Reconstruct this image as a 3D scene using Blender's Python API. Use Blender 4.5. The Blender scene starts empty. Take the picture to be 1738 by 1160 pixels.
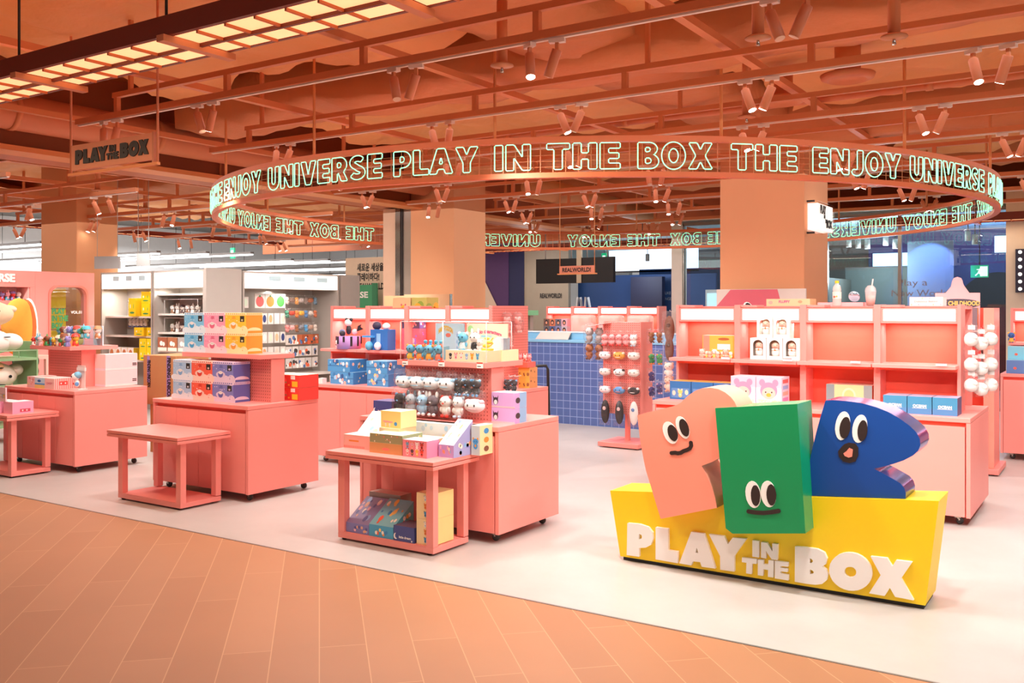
import bpy, math, random
from mathutils import Vector, Matrix, noise as mnoise
random.seed(7)
R = math.radians
C = bpy.context.scene.collection
sc = bpy.context.scene

# ---------------------------------------------------------------- camera, world, light, exposure
FPX = 1586.0
cd = bpy.data.cameras.new('camera'); cam = bpy.data.objects.new('camera', cd); C.objects.link(cam)
cam.location = (0, 0, 1.5); cam.rotation_euler = (R(90), 0, R(33.35))
cd.sensor_fit = 'HORIZONTAL'; cd.sensor_width = 36; cd.lens = FPX / 1738 * 36
cd.shift_y = (523 - 580) / 1738; cd.clip_end = 200
sc.camera = cam
sc.view_settings.view_transform = 'Standard'; sc.view_settings.look = 'None'
sc.view_settings.exposure = 0.05; sc.view_settings.gamma = 1.0; sc.view_settings.use_curve_mapping = False
sc.cycles.use_denoising = True
sc.cycles.max_bounces = 8; sc.cycles.diffuse_bounces = 6; sc.cycles.glossy_bounces = 3
sc.cycles.transparent_max_bounces = 24; sc.cycles.transmission_bounces = 6
sc.cycles.sample_clamp_indirect = 6; sc.cycles.caustics_reflective = False; sc.cycles.caustics_refractive = False

w = bpy.data.worlds.new('world'); sc.world = w; w.use_nodes = True
bg = w.node_tree.nodes['Background']; bg.inputs[0].default_value = (1.0, 0.97, 0.95, 1); bg.inputs[1].default_value = 0.36

WARM = (1.0, 0.97, 0.94)
def lamp(kind, name, loc, energy, color=WARM, size=0.1, target=None, spot=100, blend=0.6, size_y=None):
    d = bpy.data.lights.new(name, kind); d.energy = energy; d.color = color
    o = bpy.data.objects.new(name, d); C.objects.link(o); o.location = loc
    if kind == 'AREA':
        d.size = size
        if size_y: d.shape = 'RECTANGLE'; d.size_y = size_y
    elif kind == 'SPOT':
        d.spot_size = R(spot); d.spot_blend = blend; d.shadow_soft_size = size
    else: d.shadow_soft_size = size
    t = Vector(target) if target else Vector((loc[0], loc[1], loc[2] - 1))
    o.rotation_euler = (t - Vector(loc)).to_track_quat('-Z', 'Y').to_euler()
    return o
# track spots, plus one added to brighten the yellow sign (x, y, aim x, aim y, watts)
for (x, y, tx, ty, e) in [
    (-7.6, 4.45, -8.2, 5.2, 120), (-1.2, 2.95, -1.6, 4.9, 75), (-5.6, 4.45, -6.1, 5.1, 120), (-4.6, 4.45, -3.9, 4.7, 105), (-2.6, 4.45, -2.0, 5.2, 160),
    (-1.0, 4.45, -1.2, 5.3, 160), (0.4, 4.45, -0.3, 5.0, 150), (-3.4, 4.45, -2.6, 4.6, 120),
    (-9.4, 5.95, -9.6, 6.6, 130), (-7.4, 5.95, -7.4, 6.5, 120), (-5.4, 5.95, -5.4, 6.9, 150), (-3.9, 5.5, -2.9, 7.0, 105), (-1.4, 5.6, -1.5, 7.1, 100), (0.2, 5.95, 0.0, 6.4, 150),
    (-10.6, 7.45, -11.0, 7.9, 150), (-8.6, 7.45, -9.4, 8.2, 130), (-5.0, 8.0, -4.7, 9.1, 140), (-0.6, 7.45, -0.6, 8.6, 130),
    (-7.6, 8.95, -9.8, 9.6, 190), (-5.6, 8.95, -5.6, 10.2, 170), (-2.2, 8.95, -2.2, 8.6, 130), (0.4, 8.95, 0.2, 9.6, 130),
    (-8.0, 11.95, -7.4, 13.6, 160), (-3.4, 11.95, -3.0, 12.0, 120), (-0.6, 11.95, -0.6, 12.6, 140), (-11.5, 5.4, -12.3, 6.6, 170), (-13.0, 9.0, -13.0, 10.0, 120)]:
    lamp('SPOT', 'track_or_added_spot', (x, y, 2.72), e * .88, WARM, 0.06, (tx, ty, 0.0), 125, 0.8)
for (x, tx, e) in [(-1.6, -2.6, 120), (0.2, -1.4, 120)]: lamp('SPOT', 'track_or_added_spot', (x, 2.95, 2.72), e, WARM, 0.06, (tx, 7.5, 0.75), 46, 0.7)  # added spots brightening the lower shelf bays, no fixture at these points
lamp('AREA', 'added_shop_wash', (-5.0, 8.6, 2.95), 240, (1.0, 0.98, 0.97), 11, None, size_y=8)  # added overhead fill to even out the shop, no such fixture
lamp('AREA', 'added_left_bay_wash', (-12.8, 10, 2.8), 130, (1.0, 0.94, 0.88), 6, None, size_y=9)  # added overhead fill lifting the dim left bay
lamp('AREA', 'added_rear_wash', (-5.5, 14.0, 2.7), 90, (1.0, 0.95, 0.9), 8, None, size_y=4)  # added broad fill so the rear does not fall dark
f = lamp('AREA', 'added_side_fill', (8.2, 1.6, 2.0), 230, (1.0, 0.98, 0.97), 5, (-4.0, 6.2, 0.7), size_y=3)  # added unseen fill from the right, for fronts and right-hand sides
lamp('AREA', 'concourse_light', (-2.5, 0.2, 3.6), 30, (1.0, 0.92, 0.82), 9, None, size_y=3.5)
lamp('AREA', 'white_shop_light', (-20, 13, 3.3), 900, (0.95, 0.97, 1.0), 7, None, size_y=10)
lamp('POINT', 'added_hall_fill', (-8.3, 16.9, 2.2), 36, (0.8, 0.9, 1.0), .3)  # added point lights without fixtures, to brighten the dark hall walls
lamp('POINT', 'added_hall_fill', (-10.4, 16.4, 2.3), 25, (1.0, 0.95, 0.9), .3)
lamp('POINT', 'added_room_fill', (-3.5, 16.3, 2.2), 150, (0.75, 0.92, 1.0), .3)  # added bare points that lift the glazed room's ceiling and walls
lamp('POINT', 'added_room_fill', (-2.1, 17.6, 2.3), 45, (0.35, 0.5, 1.0), .25)
lamp('SPOT', 'blue_gobo', (-2.7, 15.9, 2.6), 160, (0.2, 0.35, 1.0), .02, (-2.7, 16.6, 2.15), 62, .3)

# ---------------------------------------------------------------- materials
def lin(h):
    h = h.lstrip('#'); o = []
    for i in (0, 2, 4):
        c = int(h[i:i+2], 16) / 255
        o.append(c / 12.92 if c <= 0.04045 else ((c + 0.055) / 1.055) ** 2.4)
    return (*o, 1)
_mats = {}
def mat(h, rough=0.5, metal=0.0, emit=0.0, noise=0.05, scale=9.0, bump=0.0, alpha=1.0, trans=0.0, bscale=None, spec=0.5):
    key = (h, rough, metal, emit, noise, scale, bump, alpha, trans, bscale, spec)
    if key in _mats: return _mats[key]
    m = bpy.data.materials.new('m_' + h.strip('#')); m.use_nodes = True
    nt = m.node_tree; b = nt.nodes['Principled BSDF']
    tc = nt.nodes.new('ShaderNodeTexCoord'); nz = nt.nodes.new('ShaderNodeTexNoise')
    nz.inputs['Scale'].default_value = scale; nz.inputs['Detail'].default_value = 3
    nt.links.new(tc.outputs['Object'], nz.inputs['Vector'])
    mp = nt.nodes.new('ShaderNodeMapRange'); mp.inputs[3].default_value = 1 - noise; mp.inputs[4].default_value = 1 + noise
    nt.links.new(nz.outputs[0], mp.inputs[0])
    mx = nt.nodes.new('ShaderNodeMix'); mx.data_type = 'RGBA'; mx.blend_type = 'MULTIPLY'
    mx.inputs['Factor'].default_value = 1; mx.inputs[6].default_value = lin(h)
    nt.links.new(mp.outputs[0], mx.inputs[7]); nt.links.new(mx.outputs[2], b.inputs['Base Color'])
    b.inputs['Roughness'].default_value = rough; b.inputs['Metallic'].default_value = metal
    b.inputs['Specular IOR Level'].default_value = spec
    if emit:
        b.inputs['Emission Color'].default_value = lin(h); b.inputs['Emission Strength'].default_value = emit
    if alpha < 1: b.inputs['Alpha'].default_value = alpha
    if trans: b.inputs['Transmission Weight'].default_value = trans
    if bump:
        n2 = nt.nodes.new('ShaderNodeTexNoise'); n2.inputs['Scale'].default_value = bscale or scale; n2.inputs['Detail'].default_value = 4
        nt.links.new(tc.outputs['Object'], n2.inputs['Vector'])
        bp = nt.nodes.new('ShaderNodeBump'); bp.inputs['Strength'].default_value = bump; bp.inputs['Distance'].default_value = 0.05
        nt.links.new(n2.outputs[0], bp.inputs['Height']); nt.links.new(bp.outputs[0], b.inputs['Normal'])
    _mats[key] = m
    return m
def node_mat(name):
    m = bpy.data.materials.new(name); m.use_nodes = True; nt = m.node_tree
    return m, nt, nt.nodes['Principled BSDF'], nt.nodes.new('ShaderNodeTexCoord')

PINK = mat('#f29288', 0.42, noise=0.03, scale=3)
PINK_SHADED = mat('#f2614a', 0.5, noise=0.03, scale=3)  # same pink paint, deepened: recess shading and red bounce put into the colour
ORANGE = mat('#dd9058', 0.6, noise=0.06, scale=2)
ORANGE_D = mat('#b56136', 0.6, noise=0.06, scale=2)
COLUMN = mat('#d99b6e', 0.7, noise=0.03, scale=2)
BLANKET_SHADED = mat('#cc7e4a', 0.65, noise=0.12, scale=1.3, bump=0.9, bscale=2.6)  # blanket darkened: the shade on slab and beams put into the colour
BLANKET = mat('#eaa567', 0.65, noise=0.12, scale=1.3, bump=0.9, bscale=2.6)
BLACK = mat('#17130f', 0.5); DARK = mat('#2b2320', 0.6); WHITE = mat('#f3efea', 0.5, noise=0.02)
CREAM = mat('#f2d9a6', 0.55); CARD = mat('#b98555', 0.8, noise=0.08)
STEEL = mat('#b9b4ad', 0.25, 1.0); GREY = mat('#a89f96', 0.55, noise=0.03); GREY_D = mat('#6d6660', 0.6)
LIGHTBOX = mat('#fff8f2', 0.5, emit=1.6, noise=0.0); LENS = mat('#fff4e6', 0.4, emit=30, noise=0.0)
LENS_OFF = mat('#d9b090', 0.3)
LADGLOW = mat('#ffbf88', 0.6, emit=1.15, noise=0.02, scale=1.5)
TUBE_W = mat('#f4f8ff', 0.4, emit=6, noise=0)
YELLOW = mat('#fad015', 0.42, noise=0.02); NEON = mat('#98ffc6', 0.4, emit=1.3, noise=0)

def pegboard():
    m, nt, b, tc = node_mat('pegboard')
    geo = nt.nodes.new('ShaderNodeSeparateXYZ'); nt.links.new(tc.outputs['Object'], geo.inputs[0])
    def mth(op, a, b2=None):
        n = nt.nodes.new('ShaderNodeMath'); n.operation = op
        for i, v in enumerate((a, b2)):
            if v is None: continue
            if isinstance(v, (int, float)): n.inputs[i].default_value = v
            else: nt.links.new(v, n.inputs[i])
        return n.outputs[0]
    S = 1 / 0.025
    u = mth('ADD', geo.outputs[0], geo.outputs[1])
    fu = mth('SUBTRACT', mth('FRACT', mth('MULTIPLY', u, S)), 0.5); fz = mth('SUBTRACT', mth('FRACT', mth('MULTIPLY', geo.outputs[2], S)), 0.5)
    d = mth('SQRT', mth('ADD', mth('MULTIPLY', fu, fu), mth('MULTIPLY', fz, fz)))
    hole = mth('LESS_THAN', d, 0.17)
    mx = nt.nodes.new('ShaderNodeMix'); mx.data_type = 'RGBA'; nt.links.new(hole, mx.inputs['Factor'])
    mx.inputs[6].default_value = lin('#f29288'); mx.inputs[7].default_value = lin('#a83a28')
    nt.links.new(mx.outputs[2], b.inputs['Base Color']); b.inputs['Roughness'].default_value = 0.5
    return m
PEG = pegboard()
def tiles(name, c1, mortar, bw, bh, ms, rot=0, c2=None, rough=0.35, offset=0.0, axis='xz'):
    m, nt, b, tc = node_mat(name)
    br = nt.nodes.new('ShaderNodeTexBrick'); br.offset = offset; br.squash = 1
    br.inputs['Color1'].default_value = lin(c1); br.inputs['Color2'].default_value = lin(c2 or c1); br.inputs['Mortar'].default_value = lin(mortar)
    br.inputs['Scale'].default_value = 1; br.inputs['Brick Width'].default_value = bw; br.inputs['Row Height'].default_value = bh
    br.inputs['Mortar Size'].default_value = ms; br.inputs['Mortar Smooth'].default_value = 0.1; br.inputs['Bias'].default_value = 0
    mp = nt.nodes.new('ShaderNodeMapping')
    mp.inputs['Rotation'].default_value = (R(90), 0, 0) if axis == 'xz' else (0, 0, rot)
    nt.links.new(tc.outputs['Object'], mp.inputs[0]); nt.links.new(mp.outputs[0], br.inputs['Vector'])
    nz = nt.nodes.new('ShaderNodeTexNoise'); nz.inputs['Scale'].default_value = 1.2; nz.inputs['Detail'].default_value = 6
    nt.links.new(tc.outputs['Object'], nz.inputs['Vector'])
    mr = nt.nodes.new('ShaderNodeMapRange'); mr.inputs[3].default_value = 0.86; mr.inputs[4].default_value = 1.12
    nt.links.new(nz.outputs[0], mr.inputs[0])
    mx = nt.nodes.new('ShaderNodeMix'); mx.data_type = 'RGBA'; mx.blend_type = 'MULTIPLY'; mx.inputs['Factor'].default_value = 1
    nt.links.new(br.outputs[0], mx.inputs[6]); nt.links.new(mr.outputs[0], mx.inputs[7])
    nt.links.new(mx.outputs[2], b.inputs['Base Color']); b.inputs['Roughness'].default_value = rough
    return m
TILE_BLUE = tiles('blue_tiles', '#4f67a0', '#8fa4cf', 0.1, 0.1, 0.004, rough=0.3)
PLANKS = tiles('walkway_planks', '#ad7b57', '#c2966f', 1.25, 0.205, 0.0022, R(45), '#a4714d', 0.5, 0.37, 'xy')
def concrete():
    m, nt, b, tc = node_mat('concrete')
    n1 = nt.nodes.new('ShaderNodeTexNoise'); n1.inputs['Scale'].default_value = 0.7; n1.inputs['Detail'].default_value = 8; n1.inputs['Roughness'].default_value = 0.6
    nt.links.new(tc.outputs['Object'], n1.inputs['Vector'])
    cr = nt.nodes.new('ShaderNodeValToRGB'); cr.color_ramp.elements[0].position = 0.3; cr.color_ramp.elements[1].position = 0.75
    cr.color_ramp.elements[0].color = lin('#a8a29c'); cr.color_ramp.elements[1].color = lin('#c2bcb6')
    nt.links.new(n1.outputs[0], cr.inputs[0]); nt.links.new(cr.outputs[0], b.inputs['Base Color'])
    b.inputs['Roughness'].default_value = 0.38
    return m
CONCRETE = concrete()
def glass(tint, refl, rough=0.01, crinkle=0):
    m = bpy.data.materials.new('glass_pane'); m.use_nodes = True; nt = m.node_tree; nt.nodes.clear()
    o = nt.nodes.new('ShaderNodeOutputMaterial'); t = nt.nodes.new('ShaderNodeBsdfTransparent'); g = nt.nodes.new('ShaderNodeBsdfGlossy')
    t.inputs[0].default_value = tint; g.inputs['Roughness'].default_value = rough
    lw = nt.nodes.new('ShaderNodeLayerWeight'); lw.inputs[0].default_value = 0.5
    pw = nt.nodes.new('ShaderNodeMath'); pw.operation = 'POWER'; pw.inputs[1].default_value = 4.0; nt.links.new(lw.outputs['Facing'], pw.inputs[0])
    mr = nt.nodes.new('ShaderNodeMapRange'); mr.inputs[3].default_value = refl; mr.inputs[4].default_value = 0.6
    mx = nt.nodes.new('ShaderNodeMixShader'); nt.links.new(pw.outputs[0], mr.inputs[0]); nt.links.new(mr.outputs[0], mx.inputs[0])
    if crinkle:
        tc = nt.nodes.new('ShaderNodeTexCoord'); nz = nt.nodes.new('ShaderNodeTexNoise'); nz.inputs['Scale'].default_value = crinkle; nz.inputs['Detail'].default_value = 4
        bp = nt.nodes.new('ShaderNodeBump'); bp.inputs['Strength'].default_value = 1.0; bp.inputs['Distance'].default_value = 0.03
        nt.links.new(tc.outputs['Object'], nz.inputs['Vector']); nt.links.new(nz.outputs[0], bp.inputs['Height']); nt.links.new(bp.outputs[0], g.inputs['Normal'])
    nt.links.new(t.outputs[0], mx.inputs[1]); nt.links.new(g.outputs[0], mx.inputs[2]); nt.links.new(mx.outputs[0], o.inputs[0])
    return m
GLASS = glass((0.85, 0.92, 0.95, 1), 0.05)
CLEAR = glass((0.985, 0.985, 0.985, 1), 0.012)
FILM = glass((0.99, 0.99, 0.99, 1), 0.07, 0.2, 26)

# ---------------------------------------------------------------- mesh helpers
def glyph_mesh(s, off=0.0, res=3, _c={}):
    k = (s, off, res)
    if k not in _c:
        cu = bpy.data.curves.new('t', 'FONT'); cu.body = s; cu.size = 1; cu.offset = off; cu.resolution_u = res; cu.fill_mode = 'BOTH'
        ob = bpy.data.objects.new('t', cu); C.objects.link(ob)
        me = ob.to_mesh()
        v = [tuple(x.co) for x in me.vertices]; f = [tuple(p.vertices) for p in me.polygons]
        ob.to_mesh_clear(); bpy.data.objects.remove(ob); bpy.data.curves.remove(cu)
        _c[k] = (v, f)
    return _c[k]
def fill2d(loops):
    cu = bpy.data.curves.new('t', 'CURVE'); cu.dimensions = '2D'; cu.fill_mode = 'BOTH'
    for lp in loops:
        s = cu.splines.new('POLY'); s.points.add(len(lp) - 1); s.use_cyclic_u = True
        for p, q in zip(s.points, lp): p.co = (q[0], q[1], 0, 1)
    ob = bpy.data.objects.new('t', cu); C.objects.link(ob); me = ob.to_mesh()
    v = [(x.co[0], x.co[1]) for x in me.vertices]; f = [tuple(p.vertices) for p in me.polygons]
    ob.to_mesh_clear(); bpy.data.objects.remove(ob); bpy.data.curves.remove(cu)
    return v, f
def edge_loops(v, f):
    """boundary loops of a flat face set"""
    key = {}; idx = []
    for p in v:
        q = (round(p[0], 4), round(p[1], 4)); idx.append(key.setdefault(q, len(key)))
    pts = list(key.keys()); cnt = {}
    for fc in f:
        g = [idx[i] for i in fc]
        for a, b in zip(g, g[1:] + g[:1]):
            if a != b: cnt[(a, b)] = cnt.get((a, b), 0) + 1
    nxt = {a: b for (a, b) in cnt if (b, a) not in cnt}
    loops = []
    while nxt:
        s = next(iter(nxt)); lp = [s]; c = nxt.pop(s)
        while c != s and c in nxt: lp.append(c); c = nxt.pop(c)
        if len(lp) > 2: loops.append([pts[i] for i in lp])
    return loops
class MB:
    def __init__(s, m=None): s.v = []; s.f = []; s.mi = []; s.sm = []; s.mats = []; s.m = m; s.M = None
    def _add(s, vs, fs, m=None, smooth=False):
        m = m or s.m
        if m not in s.mats: s.mats.append(m)
        k = s.mats.index(m); n = len(s.v)
        if s.M is not None: vs = [tuple(s.M @ Vector(p)) for p in vs]
        s.v += [tuple(p) for p in vs]
        for f in fs: s.f.append(tuple(i + n for i in f)); s.mi.append(k); s.sm.append(smooth)
        return s
    def box(s, x0, x1, y0, y1, z0, z1, m=None):
        v = [(x, y, z) for z in (z0, z1) for y in (y0, y1) for x in (x0, x1)]
        return s._add(v, [(0, 2, 3, 1), (4, 5, 7, 6), (0, 1, 5, 4), (2, 6, 7, 3), (0, 4, 6, 2), (1, 3, 7, 5)], m)
    def quad(s, a, b, c, d, m=None): return s._add([a, b, c, d], [(0, 1, 2, 3)], m)
    def grid(s, fn, nu, nv, m=None, smooth=True):
        v = [fn(i / nu, j / nv) for j in range(nv + 1) for i in range(nu + 1)]
        f = [(j * (nu + 1) + i, j * (nu + 1) + i + 1, (j + 1) * (nu + 1) + i + 1, (j + 1) * (nu + 1) + i) for j in range(nv) for i in range(nu)]
        return s._add(v, f, m, smooth)
    def lathe(s, prof, x=0, y=0, z=0, n=16, m=None, smooth=True):
        v = []; f = []; k = len(prof)
        for i in range(n):
            a = 2 * math.pi * i / n
            for r, h in prof: v.append((x + r * math.cos(a), y + r * math.sin(a), z + h))
        for i in range(n):
            j = (i + 1) % n
            for q in range(k - 1): f.append((i * k + q, j * k + q, j * k + q + 1, i * k + q + 1))
        return s._add(v, f, m, smooth)
    def ell(s, cx, cy, cz, rx, ry, rz, m=None, n=12, k=8, lump=0.0):
        v = [(cx, cy, cz - rz)]; f = []
        for j in range(1, k):
            t = math.pi * j / k - math.pi / 2
            for i in range(n):
                a = 2 * math.pi * i / n
                q = 1 + (lump * mnoise.noise((i * 1.7 + cx * 31, j * 1.3 + cz * 17, cy * 23)) if lump else 0)
                v.append((cx + q * rx * math.cos(t) * math.cos(a), cy + q * ry * math.cos(t) * math.sin(a), cz + q * rz * math.sin(t)))
        v.append((cx, cy, cz + rz)); L = len(v) - 1
        for i in range(n):
            j = (i + 1) % n
            f.append((0, 1 + j, 1 + i)); f.append((L, 1 + (k - 2) * n + i, 1 + (k - 2) * n + j))
            for q in range(k - 2): f.append((1 + q * n + i, 1 + q * n + j, 1 + (q + 1) * n + j, 1 + (q + 1) * n + i))
        return s._add(v, f, m, True)
    def tube(s, pts, r, n=6, closed=False, m=None, smooth=True):
        pts = [Vector(p) for p in pts]; N = len(pts); v = []; f = []
        for i, p in enumerate(pts):
            a = pts[i - 1] if (i or closed) else p; b = pts[(i + 1) % N] if (i < N - 1 or closed) else p
            d = (b - a); d = d.normalized() if d.length > 1e-9 else Vector((0, 0, 1))
            u = d.cross(Vector((0.13, 0.21, 0.97)) if abs(d.z) < 0.9 else Vector((1, 0.1, 0))).normalized(); w2 = d.cross(u)
            for q in range(n):
                t = 2 * math.pi * (q + 0.5) / n; v.append(p + u * (r * math.cos(t)) + w2 * (r * math.sin(t)))
        for i in range(N if closed else N - 1):
            j = (i + 1) % N
            for q in range(n): f.append((i * n + q, i * n + (q + 1) % n, j * n + (q + 1) % n, j * n + q))
        if not closed: f += [tuple(range(n))[::-1], tuple((N - 1) * n + q for q in range(n))]
        return s._add(v, f, m, smooth)
    def bar(s, a, b, w2, h, m=None):
        """rectangular bar from a to b"""
        a = Vector(a); b = Vector(b); d = (b - a).normalized()
        u = d.cross(Vector((0, 0, 1))); u = u.normalized() if u.length > 1e-6 else Vector((1, 0, 0)); t = u.cross(d)
        v = []
        for p in (a, b):
            for i, j in ((-1, -1), (1, -1), (1, 1), (-1, 1)): v.append(p + u * (i * w2 / 2) + t * (j * h / 2))
        return s._add(v, [(3, 2, 1, 0), (4, 5, 6, 7), (0, 1, 5, 4), (1, 2, 6, 5), (2, 3, 7, 6), (3, 0, 4, 7)], m)
    def slab(s, loops, y0, y1, m=None, side=None):
        """outline loops in x,z filled and given thickness from y0 (front) to y1"""
        v, f = fill2d(loops); n = len(v)
        s._add([(p[0], y0, p[1]) for p in v], f, m); s._add([(p[0], y1, p[1]) for p in v], [q[::-1] for q in f], m)
        for lp in loops:
            k = len(lp); vv = [(p[0], y0, p[1]) for p in lp] + [(p[0], y1, p[1]) for p in lp]
            s._add(vv, [(i, (i + 1) % k, k + (i + 1) % k, k + i) for i in range(k)], side or m, k > 26)
        return s
    def disc(s, cx, cz, rx, rz, y, m=None, n=16, rot=0):
        a = [(rx * math.cos(2 * math.pi * i / n), rz * math.sin(2 * math.pi * i / n)) for i in range(n)]
        c, t = math.cos(rot), math.sin(rot)
        return s._add([(cx + p * c - q * t, y, cz + p * t + q * c) for p, q in a], [tuple(range(n))], m)
    def text(s, body, h, x, y, z, m=None, off=0.0, depth=0.0, align='C', face='f', width=None, arch=0.0):
        """writing, cap height h, centred at x (along the face), baseline z; face f = -y, r = +x, t = top, b = +y"""
        v, f = glyph_mesh(body, off); 
        if not v: return s
        k = h / 0.73; xs = [p[0] for p in v]; w0, w1 = min(xs), max(xs); kx = k if width is None else width / (w1 - w0)
        sh = {'C': (w0 + w1) / 2, 'L': w0, 'R': w1}[align]
        P = []
        for px, pz, _ in v:
            a = (px - sh) * kx; q = pz * k - arch * ((px - (w0 + w1) / 2) / (w1 - w0) * 2) ** 2
            if face == 'f': P.append((x + a, y, z + q))
            elif face == 'r': P.append((y, x + a, z + q))
            elif face == 'b': P.append((x - a, y, z + q))
            elif face == 'd': P.append((x + q, y, z - a))
            else: P.append((x + a, z + q, y))
        s._add(P, f, m)
        if depth:
            D = {'f': (0, depth, 0), 'r': (-depth, 0, 0), 'b': (0, -depth, 0), 't': (0, 0, -depth), 'd': (0, depth, 0)}[face]
            n = len(P); Q = [(p[0] + D[0], p[1] + D[1], p[2] + D[2]) for p in P]
            cnt = {}
            key = {}; ix = [key.setdefault((round(p[0], 4), round(p[1], 4)), i) for i, p in enumerate(v)]
            for fc in f:
                g = [ix[i] for i in fc]
                for a, b in zip(g, g[1:] + g[:1]): cnt[(a, b)] = 1
            s._add(P + Q, [(a, a + n, b + n, b) for (a, b) in cnt if (b, a) not in cnt], m)
        return s
    def build(s, name, parent=None, loc=(0, 0, 0), rot=0.0, bev=0.0, seg=2):
        me = bpy.data.meshes.new(name); me.from_pydata(s.v, [], s.f)
        for m in s.mats: me.materials.append(m)
        me.polygons.foreach_set('material_index', s.mi); me.polygons.foreach_set('use_smooth', s.sm); me.update()
        o = bpy.data.objects.new(name, me); C.objects.link(o); o.location = loc; o.rotation_euler = (0, 0, rot)
        if parent: o.parent = parent
        if bev:
            b = o.modifiers.new('bevel', 'BEVEL'); b.width = bev; b.segments = seg; b.limit_method = 'ANGLE'; b.angle_limit = R(50)
        return o
def tag(o, label, cat, group=None, kind=None):
    o['label'] = label; o['category'] = cat
    if group: o['group'] = group
    if kind: o['kind'] = kind
    return o
def thing(name, label, cat, loc=(0, 0, 0), rot=0.0, group=None):
    o = bpy.data.objects.new(name, None); C.objects.link(o); o.empty_display_size = 0.1
    o.location = loc; o.rotation_euler = (0, 0, rot)
    return tag(o, label, cat, group)
def struct(name, mb, label=None, cat='structure', bev=0.0):
    o = mb.build(name, bev=bev); o['kind'] = 'structure'
    if label: o['label'] = label; o['category'] = cat
    return o
_kids = {}
def dup(o, loc, rot=None, label=None, group=None):
    """a copy of a thing with copies of its parts and sub-parts"""
    r = o.copy(); C.objects.link(r); r.location = loc
    if rot is not None: r.rotation_euler = (0, 0, rot)
    if label: r['label'] = label
    if group: r['group'] = group
    for ch in list(o.children):
        c = ch.copy(); C.objects.link(c); c.parent = r
        for g in list(ch.children):
            d = g.copy(); C.objects.link(d); d.parent = c
    return r
ORD = 'first second third fourth fifth sixth seventh eighth ninth tenth eleventh twelfth thirteenth fourteenth fifteenth sixteenth seventeenth eighteenth nineteenth twentieth'.split()
# ---------------------------------------------------------------- the shell
struct('floor', MB(CONCRETE).box(-30, 9, 4.05, 30, -0.1, 0))
struct('floor', MB(PLANKS).box(-30, 9, -9, 4.05, -0.1, 0), 'orange plank walkway in front of the shop', 'floor')
struct('trim_1', MB(mat('#8d8a86', 0.4, 0.6)).box(-30, 9, 4.043, 4.057, -0.01, 0.002))
def lumpy(u, v, x0, x1, y0, y1, z, amp=0.1, fr=0.8):
    x = x0 + u * (x1 - x0); y = y0 + v * (y1 - y0)
    return (x, y, z + amp * mnoise.noise((x * fr, y * fr * 1.4, z * 3)) + amp * 0.5 * mnoise.noise((x * fr * 3.1, y * fr * 2.6, z)))
cl = MB(BLANKET_SHADED)
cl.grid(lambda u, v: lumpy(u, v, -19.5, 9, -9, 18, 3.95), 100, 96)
cl.box(-19.5, 9, -9, 18, 4.15, 4.3, ORANGE)
struct('ceiling', cl)
def sheet(x0, x1, y0, y1, z, seed):
    """fire blanket pinned under the slab, with a wavy drooping edge"""
    def fn(u, v):
        e = min(u, 1 - u, v, 1 - v); k = max(0, 1 - e * 9)
        x = x0 + u * (x1 - x0); y = y0 + v * (y1 - y0)
        n1 = mnoise.noise((x * .9, y * 1.1, seed)); n2 = mnoise.noise((x * 2.7, y * 2.2, seed + 5)); n3 = mnoise.noise((x * 6, y * 5, seed + 9))
        return (x + k * .3 * mnoise.noise((y * 1.4, seed, 3)), y + k * .3 * mnoise.noise((x * 1.4, seed, 7)), z + .15 * n1 + .085 * n2 + .03 * n3 - k * .08)
    b = MB(BLANKET); b.grid(fn, max(12, int((x1 - x0) / .12)), max(12, int((y1 - y0) / .12))); return b
for i, a in enumerate([(-8, -4.2, 2.9, 6.0, 3.72), (-2.9, -.3, 2.8, 6.1, 3.70), (.9, 4.5, 2.8, 6.1, 3.62), (-8, -4.1, 7.1, 9.8, 3.7), (-2.9, -.3, 7.2, 9.7, 3.66), (.9, 5, 7.1, 9.8, 3.6), (-8, -3, 10.9, 13.4, 3.68), (-2.6, 4, 10.9, 13.4, 3.66), (-15.5, -10, 5.3, 8.8, 3.66), (-15.5, -10, 10, 14, 3.62), (-19, -15.8, 6, 14, 3.66)]):
    struct('ceiling', sheet(*a, i * 3.3))
def lump_beam(x0, x1, y0, y1, z0, z1):
    """beam wrapped in quilted fire blanket: sides and a sagging underside"""
    b = MB(BLANKET_SHADED); ax = (x1 - x0) > (y1 - y0); n = int(max(x1 - x0, y1 - y0) / 0.22)
    ring = [(0, 1), (0, .5), (0, 0), (.25, -.08), (.5, -.1), (.75, -.08), (1, 0), (1, .5), (1, 1)]
    def fn(u, v):
        k = min(int(round(v * 8)), 8); a, h = ring[k]
        t = u * (x1 - x0 if ax else y1 - y0) + (x0 if ax else y0)
        d = 0.05 * mnoise.noise((t * 1.3, a * 3 + h, y0)) + 0.03 * mnoise.noise((t * 3.7, h * 2.3, a + x0))
        z = z0 + h * (z1 - z0) + (d * 1.8 if h < 0.6 else 0)
        c = (y0 + a * (y1 - y0) if ax else x0 + a * (x1 - x0)) + d * (1 if a > .5 else -1) * 0.6
        return (t, c, z) if ax else (c, t, z)
    b.grid(fn, n, 8); return b
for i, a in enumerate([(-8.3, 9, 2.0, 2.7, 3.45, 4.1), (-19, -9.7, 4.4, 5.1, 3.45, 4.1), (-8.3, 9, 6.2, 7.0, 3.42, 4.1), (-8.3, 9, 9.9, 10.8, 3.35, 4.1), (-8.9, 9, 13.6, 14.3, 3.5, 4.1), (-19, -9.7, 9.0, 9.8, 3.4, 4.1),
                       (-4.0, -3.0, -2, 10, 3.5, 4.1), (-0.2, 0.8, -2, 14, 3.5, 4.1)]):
    struct('ceiling_beam', lump_beam(*a))
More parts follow.
